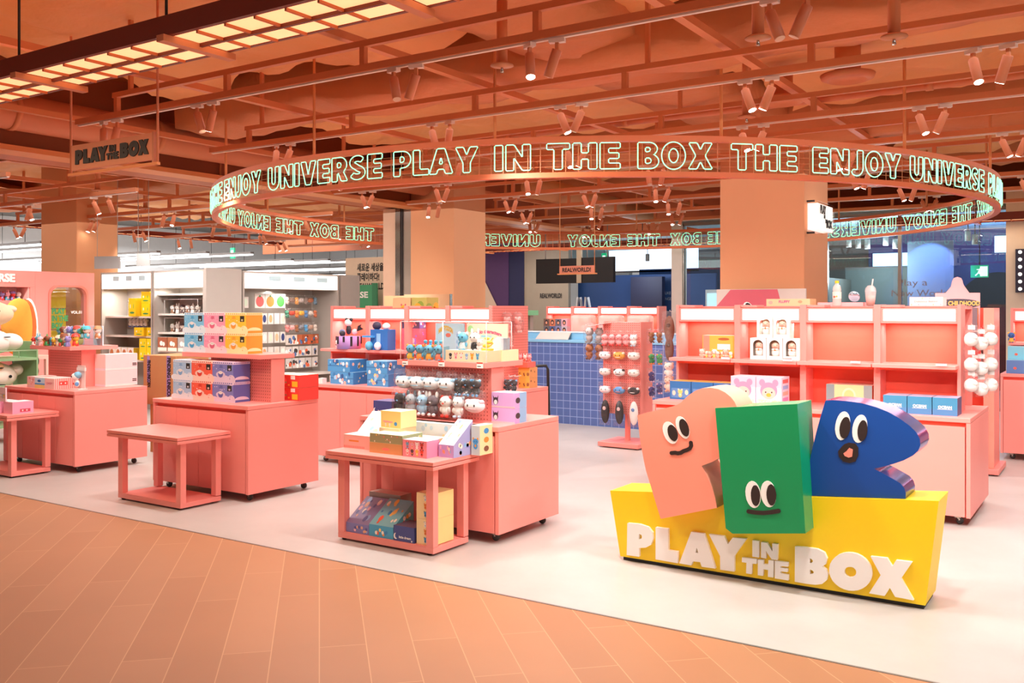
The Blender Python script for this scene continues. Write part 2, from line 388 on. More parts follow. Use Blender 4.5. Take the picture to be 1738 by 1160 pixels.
struct('ceiling_beam', MB(ORANGE_D).box(-9.6, -8.95, -4, 17, 3.02, 4.1))          # drop in the ceiling left of the ring
struct('ceiling_beam', MB(ORANGE).bar((-8.85, -4, 3.0), (-8.85, 17, 3.0), 0.3, 0.05))
struct('ceiling_beam', MB(ORANGE_D).box(-19.5, 9, 17.38, 17.46, 2.95, 4.2).box(-32, -19.5, 29.9, 30, 0, 4))
# shed beyond the orange ceiling
struct('ceiling', MB(mat('#6a655f', 0.8)).box(-32, -19.5, -2, 30, 3.9, 4.0))
struct('ceiling', MB(mat('#b4d3de', 0.8)).box(-14, 9, 17.46, 27, 2.95, 3.05).box(-6.6, 1, 15.24, 17.37, 2.96, 3.05))
def column(x0, x1, y0, y1):
    m = MB(COLUMN).box(x0, x1, y0, y1, 0, 4.1); struct('column', m, bev=0.012)
column(-3.828, -2.885, 10.073, 11.016); column(-8.93, -8.126, 10.814, 11.62); column(-14.1, -13.146, 8.108, 8.80)
struct('wall_partition', MB(mat('#d7b397', 0.7)).box(-9.48, -9.215, 10.83, 11.5, 0, 3.0))
struct('trim_2', MB(mat('#7c7268', 0.22, 0.9)).box(-9.215, -9.12, 10.80, 10.9, 0, 3.0).box(-9.09, -8.935, 10.83, 10.9, 0, 3.0, mat('#a39486', 0.3, 0.7)).box(-9.125, -9.085, 10.81, 10.88, 0, 3.0, DARK))
# far left white shop
struct('wall_left', MB(mat('#efeeec', 0.7, noise=0.03)).box(-24.6, -24.4, -2, 28, 0, 3.9).box(-24.4, -12.3, 25, 25.2, 0, 3.9))
# rear: hall with the dark blue walls
back = MB(mat('#a09a8c', 0.7)); back.box(-11.19, -10.06, 17.5, 17.6, 0, 3.0)
struct('wall_back', back)
struct('wall_back', MB(mat('#4d3066', 0.7)).box(-11.59, -11.19, 17.48, 17.6, 0, 3.0, mat('#1d2450', 0.7)).box(-12.6, -11.59, 17.47, 17.6, 0, 3.0)
       ._add([(-12.6, 17.455, 0), (-11.4, 17.455, 0), (-11.4, 17.455, 1.5), (-11.9, 17.455, 1.55), (-12.25, 17.455, 2.15), (-12.6, 17.455, 2.2)], [(0, 1, 2, 3, 4, 5)], mat('#d6c4b0', 0.7)))
struct('wall_back', MB(mat('#1b4784', 0.6)).box(-10.06, -6.7, 21.0, 21.1, 0, 2.45).box(-10.06, -8.2, 17.6, 17.7, 0, 1.2, mat('#101c3a', 0.6)).box(-8.6, -7.9, 17.55, 17.7, 0, 2.14, mat('#1a2140', .6)))
struct('window_1', MB(mat('#e9f4ff', 0.5, emit=1.5, noise=0)).box(-11.0, -8.6, 21.2, 21.22, 2.42, 2.95).box(-11.1, -8.5, 21.0, 21.04, 2.38, 2.42, STEEL))
struct('wall_right', MB(mat('#d9cbb8', 0.7)).box(-1.456, 4, 15.15, 15.35, 0, 3.2))
struct('wall_side', MB(mat('#bfb3a4', 0.7)).box(8.9, 9.0, -4, 30, 0, 4.1))
# glazed shopfront
for i, (x0, x1) in enumerate([(-6.44, -5.1), (-5.1, -4.0), (-4.0, -2.9), (-2.9, -1.46)]):
    o = MB(GLASS).box(x0, x1, 15.2, 15.212, 0.02, 2.95).build('window_%d' % (i + 2)); o['kind'] = 'structure'
    f = MB(mat('#8f8a84', 0.3, 0.8))
    f.box(x0 - 0.025, x0 + 0.025, 15.17, 15.24, 0, 2.95).box(x0, x1, 15.17, 15.24, 2.92, 2.97).box(x0, x1, 15.17, 15.24, 0, 0.05)
    f.build('window_frame', o)
struct('wall_partition', MB(mat('#c9c1b6', .6)).box(-6.64, -6.44, 15.15, 15.35, 0, 2.97))
# room behind the glass
struct('wall_rear', MB(mat('#27336a', 0.6)).box(-4.2, -1.2, 19.0, 19.1, 0, 3.0).box(-6.5, -4.2, 20.4, 20.5, 0, 3.0, mat('#a3a49a', .7)).box(-4.25, -4.1, 15.6, 19.1, 0, 2.0, mat('#43413a', .7)))
struct('wall_rear', MB(mat('#3c423e', 0.7)).box(-4.2, -3.0, 17.2, 17.3, 0, 2.22).box(-3.05, -2.35, 16.6, 16.62, 0, 2.6, mat('#55606e', .6)))
arch = MB(mat('#17130f', 0.7)); n = 24
arch._add([(-1.95 + .74 * math.cos(math.pi * i / n), 18.98, 1.35 + .8 * math.sin(math.pi * i / n)) for i in range(n + 1)] + [(-2.69, 18.98, 0), (-1.21, 18.98, 0)], [tuple(range(n + 1)) + (n + 1, n + 2)])
struct('door_1', arch)
struct('window_6', MB(mat('#dff4ff', 0.5, emit=1.4, noise=0)).box(-4.1, -3.1, 18.9, 18.92, 2.3, 2.55).box(-2.0, -1.45, 18.9, 18.92, 2.5, 2.8))
struct('wall_rear', MB(mat('#a4502c', 0.7)).box(-6.4, -4.9, 18.6, 18.7, 0, 2.5))
# ---------------------------------------------------------------- shop furniture
def caster(root, x, y):
    c = MB(STEEL).box(x - .02, x + .02, y - .012, y + .012, .045, .062).bar((x, y, .05), (x + .012, y, .03), .03, .012)
    o = c.build('caster', root)
    MB(mat('#3a3330', .5)).lathe([(0, -.011), (.018, -.011), (.025, -.007), (.025, .007), (.018, .011), (0, .011)], 0, 0, 0, 14).build('wheel', o, (x + .012, y, .026)).rotation_euler = (R(90), 0, R(25))
    return o
def cabinet(label, x0, x1, y0, y1, zt=.745, nd=4, back=False, group='pink display cabinets on casters'):
    r = thing('display_cabinet', label, 'cabinet', (x0, y0, 0), 0, group)
    W, D = x1 - x0, y1 - y0
    MB(PINK).box(0, W, 0.0, D, zt - .032, zt).build('countertop', r, bev=.003)
    MB(PINK_SHADED).box(.02, W - .03, .035, D - .03, .062, zt - .032).build('carcass', r)
    MB(PINK).box(W - .028, W, .004, D, .062, zt - .034).build('side_panel', r, bev=.002)
    MB(PINK).box(0, .024, .004, D, .062, zt - .034).build('side_panel', r, bev=.002)
    dw = (W - .06) / nd
    for i in range(nd):
        MB(PINK).box(.026 + i * dw + .0015, .026 + (i + 1) * dw - .0015, .006, .028, .066, zt - .062).build('door', r, bev=.0025)
        if back: MB(PINK).box(.026 + i * dw + .0015, .026 + (i + 1) * dw - .0015, D - .028, D - .006, .066, zt - .062).build('door', r, bev=.0025)
    for x in (.09, W - .09):
        for y in (.09, D - .09): caster(r, x, y)
    return r
def low_table(label, x0, x1, y0, y1, zt):
    """nesting table: two-tier top on four square legs with a bottom board"""
    r = thing('nesting_table', label, 'table', (x0, y0, 0), 0, 'low nesting tables in front of the cabinets')
    W, D = x1 - x0, y1 - y0
    MB(PINK).box(-.05, W + .05, -.065, D + .05, zt - .024, zt).build('tabletop', r, bev=.002)
    MB(PINK).box(-.035, W + .035, -.05, D + .035, zt - .028, zt - .024, mat('#a5402f', .6)).box(-.05, W + .05, -.065, D + .05, zt - .05, zt - .028).build('apron', r, bev=.002)
    for x in (0, W - .055):
        for y in (0, D - .05): MB(PINK).box(x, x + .055, y, y + .05, .055, zt - .05).build('leg', r, bev=.002)
    MB(PINK).box(0, W, 0, D, .014, .05).box(0, W, 0, .05, .05, .0555).build('base_shelf', r, bev=.002)
    for x in (.03, W - .05):
        for y in (.03, D - .05): MB(BLACK).lathe([(0, 0), (.016, 0), (.016, .014), (0, .014)], x, y, 0, 10).build('foot', r)
    return r
def riser(label, x0, x1, y0, y1, zb, zs, sx0, sx1, sy0, sy1, cards=0):
    r = thing('pegboard_riser', label, 'display riser', (x0, y0, zb), 0, 'pegboard risers on the cabinets')
    W, D = x1 - x0, y1 - y0; H = zs - zb
    b = MB(PEG).box(.012, W - .012, .002, D - .002, 0, H - .04)
    b.box(0, .014, 0, D, 0, H - .04, PINK).box(W - .014, W, 0, D, 0, H - .04, PINK)
    b.build('pegboard', r)
    MB(PINK).box(sx0 - x0, sx1 - x0, sy0 - y0, sy1 - y0, H - .036, H).build('shelf', r, bev=.002)
    for i in range(cards):
        x = sx0 - x0 + .05 + i * (sx1 - sx0 - .12) / max(cards - 1, 1)
        MB(WHITE).box(x, x + .05, sy0 - y0 - .004, sy0 - y0 - .001, H - .035, H + .003).box(x, x + .05, sy0 - y0 - .0045, sy0 - y0 - .004, H - .006, H + .003, mat('#d8402e')).box(x + .006, x + .035, sy0 - y0 - .0045, sy0 - y0 - .004, H - .026, H - .021, BLACK).build('price_card', r)
    return r
def shelf_unit(label, x0, yf, zb, zt, bays, shelf_z, depth=.2, ov=.14, peg_end=False, face=0, deco=True):
    """illuminated shelving standing on a counter; faces -y"""
    r = thing('shelf_unit', label, 'shelving', (x0, yf, zb), face, 'pink shelf units with lit headers')
    H = zt - zb; x = 0; xs = [0]
    for b in bays: x += b; xs.append(x)
    MB(PINK_SHADED).box(.01, x - .01, depth, depth + .02, 0, H - .02).build('back_panel', r)
    for i, u in enumerate(xs):
        MB(PINK).box(u - .024 if i else 0, u + .024 if i < len(bays) else u, 0, depth + .02, 0, H).build('upright', r, bev=.002)
        if deco and i < len(bays): MB(PINK).box(u + .02, u + .16, .02, depth, H - .022, H - .002).build('top_cap', r, bev=.002)
    for i, b in enumerate(bays):
        u0 = xs[i] + .024; u1 = xs[i + 1] - .024
        h = MB(PINK).box(u0, u1, .012, .085, H - .14, H - .025).build('header', r)
        MB(LIGHTBOX).box(u0 + .02, u1 - .012, .004, .014, H - .122, H - .038).build('light_panel', h)
        s = MB(PINK).box(u0 - .03, u1 + .01, -ov, depth, shelf_z - zb - .026, shelf_z - zb)
        s.build('shelf', r, bev=.002)
        MB(PINK_SHADED).box(u0, u1, -.02, depth, shelf_z - zb - .05, shelf_z - zb - .026).build('shelf_bracket', r)
        lamp('AREA', 'header_lamp', (x0 + math.cos(face) * (u0 + u1) / 2 - math.sin(face) * .1, yf + math.sin(face) * (u0 + u1) / 2 + math.cos(face) * .1, zt - .15), 1.5, WARM, b * .8, None, size_y=.05)
    if peg_end: MB(PEG).box(x - .002, x + .016, .0, peg_end, 0, H).build('end_pegboard', r)
    return r

cabinet('pink cabinet under the striped candy boxes at far left', -9.10, -7.93, 4.87, 5.62)
cabinet('pink cabinet under the rows of gradient capsule boxes', -6.80, -5.63, 4.87, 5.62)
cabinet('pink cabinet behind the loaded nesting table and bagged plush', -4.49, -3.315, 4.88, 5.63)
low_table('pink nesting table with two lilac boxes, cut by the left frame', -8.90, -8.19, 4.44, 4.80, .56)
low_table('empty pink nesting table with nothing on it', -6.605, -5.84, 4.42, 4.79, .548)
low_table('pink nesting table loaded with pastel boxes on both levels', -4.272, -3.49, 4.44, 4.80, .58)
riser('pegboard riser carrying the colourful figure parade', -8.91, -8.348, 5.2, 5.35, .745, 1.135, -8.96, -8.278, 5.04, 5.54)
riser('pegboard riser between the two tiers of gradient boxes', -6.42, -5.69, 5.16, 5.30, .745, 1.13, -6.64, -5.68, 5.04, 5.40)
riser('pegboard riser hung with bagged plush under acrylic cases', -4.24, -3.52, 5.10, 5.25, .745, 1.14, -4.25, -3.496, 5.0, 5.45, 3)
cabinet('long pink cabinet under the lit shelves behind the centre displays', -6.66, -4.56, 6.56, 7.55, .76, 6)
cabinet('long pink cabinet behind the yellow sign', -3.25, -0.89, 7.03, 8.02, .745, 4)
shelf_unit('lit pink shelf unit holding the blue boxed sets, behind the centre', -6.82, 6.98, .76, 1.52, [.50, .50, .50, .50], 1.09, peg_end=.6)
shelf_unit('lit pink shelf unit behind the yellow sign, mostly empty bays', -3.20, 7.40, .745, 1.525, [.535, .535, .555, .575], 1.085)
# counter with blue tiles
r = thing('cash_counter', 'register counter faced with blue square tiles and light blue top', 'counter', (-7.0, 10.48, 0))
MB(TILE_BLUE).box(0, 3.1, 0, .6, 0, 1.05).build('tiled_front', r)
MB(mat('#7db6d8', .4)).box(-.01, 3.12, -.012, .62, 1.05, 1.085).box(0, 3.1, .25, .62, 1.085, 1.17, mat('#86bfdd', .4)).box(-.01, 3.12, .24, .64, 1.17, 1.18, mat('#cfe6f2', .4)).build('countertop', r, bev=.003)
for i, x in enumerate((.42, 1.32)):
    p = MB(mat('#c9bdb6', .5) if i == 0 else mat('#8d5a4a', .6, noise=.5, scale=30)); p._add([(-7.0 + x, 10.56, 1.088), (-7.0 + x + .5, 10.56, 1.088), (-7.0 + x + .47, 10.70, 1.18), (-7.0 + x, 10.70, 1.18)], [(0, 1, 2, 3)])
    p._add([(-7.0 + x, 10.57, 1.086), (-7.0 + x + .5, 10.57, 1.086), (-7.0 + x + .47, 10.71, 1.178), (-7.0 + x, 10.71, 1.178)], [(3, 2, 1, 0)])
    tag(p.build('price_board'), ['pale blank board leaning on the blue register counter', 'patterned sticker board leaning on the blue register counter'][i], 'board', 'boards on the register counter')
shelf_unit('lit pink shelf unit beyond the blue register counter', -8.62, 14.2, 1.0, 1.53, [.53, .53, .55, .55], 1.05, peg_end=.3)
cabinet('pink cabinet carrying the lit shelves beyond the register', -8.7, -6.4, 13.9, 14.8, 1.0, 4)
# green topped case left of it
r = thing('display_case', 'grey display case with green header left of the far shelves', 'display case', (-9.3, 12.6, 0))
MB(GREY).box(0, 1.1, 0, .5, 0, 1.15).build('body', r); MB(mat('#6fc08c', .5)).box(-.05, 1.2, -.02, .5, 1.38, 1.46).build('header', r); MB(GREY).box(0, 1.1, .4, .5, 1.15, 1.38).build('back_panel', r)
for k in range(2): MB(WHITE).box(.05, 1.05, .0, .38, 1.15 + .12 * k, 1.16 + .12 * k).build('shelf', r)

# neon free-standing pegboard tower right of centre
r = thing('pegboard_tower', 'tall pink pegboard stand on a square base hung with bagged plush', 'display stand', (-4.53, 9.17, 0))
MB(PINK).box(-.24, .24, -.24, .24, .012, .06).box(-.2, .2, -.2, .2, 0, .012, BLACK).build('base', r, bev=.004)
MB(PINK).box(-.022, .022, -.022, .022, .06, .38).build('post', r)
MB(PEG).box(-.215, .215, -.14, .14, .36, 1.345).box(-.225, -.21, -.145, .145, .36, 1.35, PINK).box(.21, .225, -.145, .145, .36, 1.35, PINK).build('pegboard', r)
# pegboard panel unit right of the yellow sign
r = thing('pegboard_tower', 'tall flat pink panel stand with wire-front shelves at right edge', 'display stand', (-1.25, 9.35, 0))
MB(PINK).box(-.25, .30, -.05, .55, .012, .06).box(-.2, .26, 0, .5, 0, .012, BLACK).build('base', r, bev=.004)
MB(PINK).box(.18, .25, .0, .5, .06, 1.5).box(-.2, .18, .42, .5, .06, 1.5, PINK_SHADED).box(.172, .258, -.008, .0, .06, 1.5, mat('#f39c88', .4)).build('panel', r, bev=.002)
for z in (.25, .86, 1.22):
    s = MB(PINK).box(-.2, .2, -.1, .42, z - .03, z).build('shelf', r, bev=.002)
    g = MB(mat('#e8b0a2', .3, .4)); g.tube([(-.2, -.095, z + .07), (.195, -.095, z + .07), (.195, .2, z + .07)], .004); 
    for x in (-.19, 0, .19): g.tube([(x, -.095, z), (x, -.095, z + .07)], .003)
    g.build('wire_rail', s)
cabinet('pink cabinet at the right edge under the blue animal boxes', -1.05, .45, 10.4, 11.2, .85, 3)
shelf_unit('lit pink shelf unit on the cabinet at the right edge', -1.0, 10.85, .85, 1.5, [.5, .5, .5], 1.15)
SC={'P':[(-2.345,0.884),(-2.279,0.905),(-2.182,0.932),(-2.128,0.948),(-2.088,0.964),(-2.061,0.989),(-2.028,1.018),(-1.989,1.044),(-1.95,1.058),(-1.905,1.063),(-1.86,1.058),(-1.822,1.042),(-1.79,1.019),(-1.768,0.993),(-1.75,0.955),(-1.744,0.901),(-1.753,0.84),(-1.775,0.772),(-1.809,0.715),(-1.853,0.684),(-1.892,0.659),(-1.956,0.63),(-1.93,0.588),(-1.898,0.524),(-1.879,0.465),(-1.868,0.409),(-2.2,0.308),(-2.29,0.57),(-2.303,0.622),(-2.328,0.747)],'G':[(-1.87,0.955),(-1.425,1.003),(-1.383,0.338),(-1.772,0.285),(-1.81,0.309)],'B':[(-1.327,1.012),(-1.281,1.017),(-1.213,1.015),(-1.146,1.009),(-1.08,0.994),(-1.015,0.971),(-0.961,0.942),(-0.914,0.909),(-0.882,0.879),(-0.864,0.844),(-0.862,0.814),(-0.872,0.785),(-0.898,0.758),(-0.94,0.731),(-0.993,0.707),(-1.044,0.688),(-1.083,0.676),(-1.036,0.654),(-0.988,0.631),(-0.956,0.614),(-0.937,0.591),(-0.93,0.566),(-0.931,0.538),(-1.405,0.501),(-1.41,0.567),(-1.41,0.674),(-1.397,0.747),(-1.373,0.849),(-1.35,0.934)],'L':{'P':[[(-2.462,0.23),(-2.383,0.234),(-2.328,0.223),(-2.301,0.195),(-2.297,0.16),(-2.312,0.122),(-2.343,0.102),(-2.386,0.094),(-2.386,0.042),(-2.466,0.041)],[(-2.386,0.176),(-2.371,0.173),(-2.367,0.161),(-2.373,0.148),(-2.388,0.144)]],'L':[[(-2.281,0.229),(-2.203,0.23),(-2.201,0.108),(-2.143,0.107),(-2.143,0.041),(-2.281,0.043)]],'A':[[(-2.062,0.231),(-1.984,0.231),(-1.918,0.045),(-1.999,0.043),(-2.008,0.068),(-2.052,0.065),(-2.062,0.041),(-2.134,0.042)],[(-2.029,0.148),(-2.019,0.118),(-2.036,0.116)]],'Y':[[(-1.956,0.232),(-1.869,0.233),(-1.846,0.192),(-1.818,0.231),(-1.74,0.235),(-1.809,0.131),(-1.809,0.045),(-1.89,0.043),(-1.891,0.119)]],'I':[[(-1.707,0.232),(-1.671,0.232),(-1.671,0.143),(-1.707,0.143)]],'N':[[(-1.659,0.229),(-1.627,0.229),(-1.596,0.186),(-1.598,0.229),(-1.567,0.23),(-1.57,0.144),(-1.601,0.144),(-1.633,0.186),(-1.631,0.143),(-1.659,0.144)]],'T':[[(-1.765,0.129),(-1.683,0.132),(-1.684,0.106),(-1.71,0.104),(-1.712,0.046),(-1.742,0.046),(-1.74,0.104),(-1.766,0.104)]],'H':[[(-1.676,0.131),(-1.645,0.133),(-1.646,0.11),(-1.619,0.112),(-1.618,0.136),(-1.59,0.137),(-1.591,0.047),(-1.621,0.046),(-1.62,0.083),(-1.647,0.083),(-1.648,0.047),(-1.677,0.046)]],'E':[[(-1.583,0.138),(-1.512,0.139),(-1.512,0.117),(-1.553,0.115),(-1.553,0.105),(-1.515,0.106),(-1.515,0.088),(-1.553,0.086),(-1.553,0.075),(-1.51,0.074),(-1.51,0.044),(-1.583,0.044)]],'B':[[(-1.475,0.231),(-1.418,0.234),(-1.357,0.233),(-1.321,0.22),(-1.308,0.191),(-1.315,0.16),(-1.333,0.146),(-1.312,0.133),(-1.304,0.106),(-1.309,0.078),(-1.333,0.054),(-1.369,0.044),(-1.418,0.042),(-1.476,0.043)],[(-1.397,0.178),(-1.388,0.177),(-1.38,0.167),(-1.386,0.156),(-1.398,0.153)],[(-1.397,0.12),(-1.385,0.118),(-1.375,0.109),(-1.382,0.099),(-1.397,0.095)]],'O':[[(-1.089,0.118),(-1.098,0.098),(-1.112,0.079),(-1.13,0.064),(-1.151,0.052),(-1.174,0.045),(-1.198,0.042),(-1.222,0.045),(-1.244,0.052),(-1.263,0.064),(-1.279,0.079),(-1.29,0.098),(-1.297,0.119),(-1.297,0.141),(-1.293,0.164),(-1.283,0.184),(-1.268,0.203),(-1.25,0.219),(-1.228,0.23),(-1.205,0.237),(-1.181,0.239),(-1.158,0.236),(-1.136,0.228),(-1.117,0.216),(-1.102,0.201),(-1.091,0.182),(-1.085,0.162),(-1.084,0.14)],[(-1.161,0.138),(-1.165,0.127),(-1.173,0.119),(-1.183,0.113),(-1.195,0.111),(-1.206,0.114),(-1.215,0.12),(-1.22,0.129),(-1.221,0.139),(-1.217,0.15),(-1.209,0.159),(-1.198,0.164),(-1.186,0.166),(-1.175,0.164),(-1.166,0.157),(-1.161,0.148)]],'X':[[(-1.091,0.234),(-1.012,0.237),(-0.987,0.199),(-0.968,0.233),(-0.893,0.234),(-0.945,0.145),(-0.886,0.045),(-0.973,0.048),(-0.998,0.089),(-1.023,0.044),(-1.098,0.045),(-1.042,0.146)]]},'F':{'P_w':[[(-2.103,0.816),(-2.097,0.797),(-2.095,0.779),(-2.097,0.762),(-2.104,0.749),(-2.114,0.741),(-2.127,0.738),(-2.141,0.742),(-2.155,0.751),(-2.168,0.765),(-2.178,0.783),(-2.184,0.802),(-2.187,0.821),(-2.184,0.838),(-2.177,0.851),(-2.167,0.859),(-2.154,0.861),(-2.14,0.857),(-2.126,0.848),(-2.113,0.834)],[(-2.035,0.849),(-2.028,0.83),(-2.025,0.811),(-2.027,0.795),(-2.032,0.782),(-2.04,0.775),(-2.051,0.773),(-2.064,0.778),(-2.077,0.788),(-2.089,0.802),(-2.099,0.82),(-2.105,0.839),(-2.108,0.858),(-2.107,0.874),(-2.102,0.886),(-2.093,0.894),(-2.082,0.895),(-2.069,0.891),(-2.056,0.881),(-2.044,0.866)]],'P_b':[[(-2.098,0.809),(-2.094,0.795),(-2.094,0.782),(-2.096,0.77),(-2.102,0.761),(-2.109,0.755),(-2.118,0.754),(-2.128,0.758),(-2.137,0.765),(-2.146,0.776),(-2.152,0.789),(-2.155,0.803),(-2.156,0.817),(-2.154,0.829),(-2.148,0.838),(-2.141,0.844),(-2.132,0.845),(-2.122,0.841),(-2.112,0.833),(-2.104,0.823)],[(-2.031,0.843),(-2.027,0.828),(-2.026,0.814),(-2.028,0.801),(-2.032,0.792),(-2.039,0.786),(-2.048,0.786),(-2.057,0.79),(-2.067,0.798),(-2.075,0.81),(-2.081,0.824),(-2.085,0.839),(-2.086,0.854),(-2.085,0.866),(-2.08,0.876),(-2.073,0.881),(-2.064,0.882),(-2.055,0.878),(-2.045,0.869),(-2.037,0.857)]],'P_m':[(-2.134,0.686),(-2.111,0.69),(-2.095,0.688),(-2.078,0.692),(-2.061,0.703),(-2.041,0.711),(-2.023,0.721),(-2.016,0.737),(-2.018,0.753)],'G_w':[[(-1.617,0.519),(-1.616,0.497),(-1.619,0.476),(-1.625,0.458),(-1.635,0.445),(-1.647,0.438),(-1.66,0.439),(-1.673,0.446),(-1.684,0.459),(-1.693,0.477),(-1.698,0.499),(-1.7,0.521),(-1.697,0.543),(-1.69,0.56),(-1.68,0.573),(-1.668,0.58),(-1.655,0.579),(-1.642,0.572),(-1.631,0.558),(-1.622,0.54)],[(-1.536,0.53),(-1.535,0.509),(-1.537,0.488),(-1.544,0.471),(-1.554,0.458),(-1.566,0.452),(-1.578,0.452),(-1.591,0.459),(-1.602,0.472),(-1.611,0.49),(-1.616,0.511),(-1.617,0.532),(-1.614,0.553),(-1.607,0.571),(-1.597,0.583),(-1.585,0.589),(-1.573,0.589),(-1.56,0.582),(-1.549,0.569),(-1.541,0.551)]],'G_b':[[(-1.619,0.509),(-1.62,0.492),(-1.622,0.476),(-1.627,0.463),(-1.634,0.454),(-1.641,0.45),(-1.649,0.451),(-1.657,0.458),(-1.663,0.469),(-1.667,0.484),(-1.669,0.501),(-1.669,0.518),(-1.666,0.534),(-1.661,0.548),(-1.655,0.557),(-1.647,0.56),(-1.639,0.559),(-1.632,0.552),(-1.626,0.541),(-1.621,0.526)],[(-1.533,0.522),(-1.534,0.505),(-1.537,0.488),(-1.542,0.475),(-1.548,0.466),(-1.556,0.462),(-1.564,0.463),(-1.572,0.47),(-1.578,0.481),(-1.583,0.497),(-1.585,0.514),(-1.585,0.531),(-1.582,0.547),(-1.577,0.561),(-1.57,0.57),(-1.562,0.574),(-1.554,0.572),(-1.546,0.565),(-1.54,0.554),(-1.536,0.539)]],'G_m':[(-1.684,0.416),(-1.64,0.415),(-1.601,0.418),(-1.562,0.426),(-1.521,0.438)],'B_w':[[(-1.201,0.882),(-1.206,0.859),(-1.214,0.839),(-1.225,0.822),(-1.237,0.812),(-1.248,0.809),(-1.259,0.814),(-1.268,0.825),(-1.274,0.843),(-1.277,0.864),(-1.275,0.888),(-1.27,0.911),(-1.262,0.932),(-1.252,0.948),(-1.24,0.958),(-1.228,0.961),(-1.217,0.956),(-1.208,0.945),(-1.202,0.927),(-1.2,0.906)],[(-1.116,0.873),(-1.121,0.85),(-1.129,0.83),(-1.139,0.814),(-1.151,0.805),(-1.162,0.802),(-1.173,0.806),(-1.182,0.817),(-1.188,0.834),(-1.19,0.855),(-1.189,0.878),(-1.184,0.901),(-1.176,0.921),(-1.166,0.937),(-1.154,0.947),(-1.143,0.949),(-1.132,0.945),(-1.123,0.934),(-1.117,0.917),(-1.115,0.896)]],'B_b':[[(-1.199,0.874),(-1.203,0.857),(-1.209,0.841),(-1.216,0.829),(-1.225,0.821),(-1.233,0.819),(-1.241,0.823),(-1.248,0.831),(-1.252,0.844),(-1.254,0.86),(-1.253,0.878),(-1.249,0.896),(-1.243,0.911),(-1.235,0.924),(-1.227,0.931),(-1.218,0.933),(-1.21,0.93),(-1.204,0.921),(-1.2,0.908),(-1.198,0.892)],[(-1.114,0.866),(-1.117,0.85),(-1.122,0.834),(-1.129,0.823),(-1.136,0.815),(-1.144,0.813),(-1.151,0.815),(-1.157,0.823),(-1.161,0.836),(-1.163,0.851),(-1.163,0.868),(-1.16,0.885),(-1.155,0.9),(-1.148,0.912),(-1.141,0.92),(-1.133,0.922),(-1.126,0.919),(-1.12,0.911),(-1.116,0.899),(-1.114,0.883)]],'B_m':[[(-1.23,0.79),(-1.207,0.8),(-1.174,0.797),(-1.16,0.778),(-1.16,0.738),(-1.174,0.705),(-1.202,0.694),(-1.235,0.699),(-1.258,0.723),(-1.261,0.752),(-1.244,0.774)]],'B_t':[[(-1.204,0.773),(-1.186,0.766),(-1.19,0.729),(-1.207,0.722),(-1.227,0.729),(-1.234,0.742),(-1.218,0.755)]]},'base':[(-2.587,0.405),(-0.774,0.549),(-0.835,0.013),(-2.519,0.005)]}
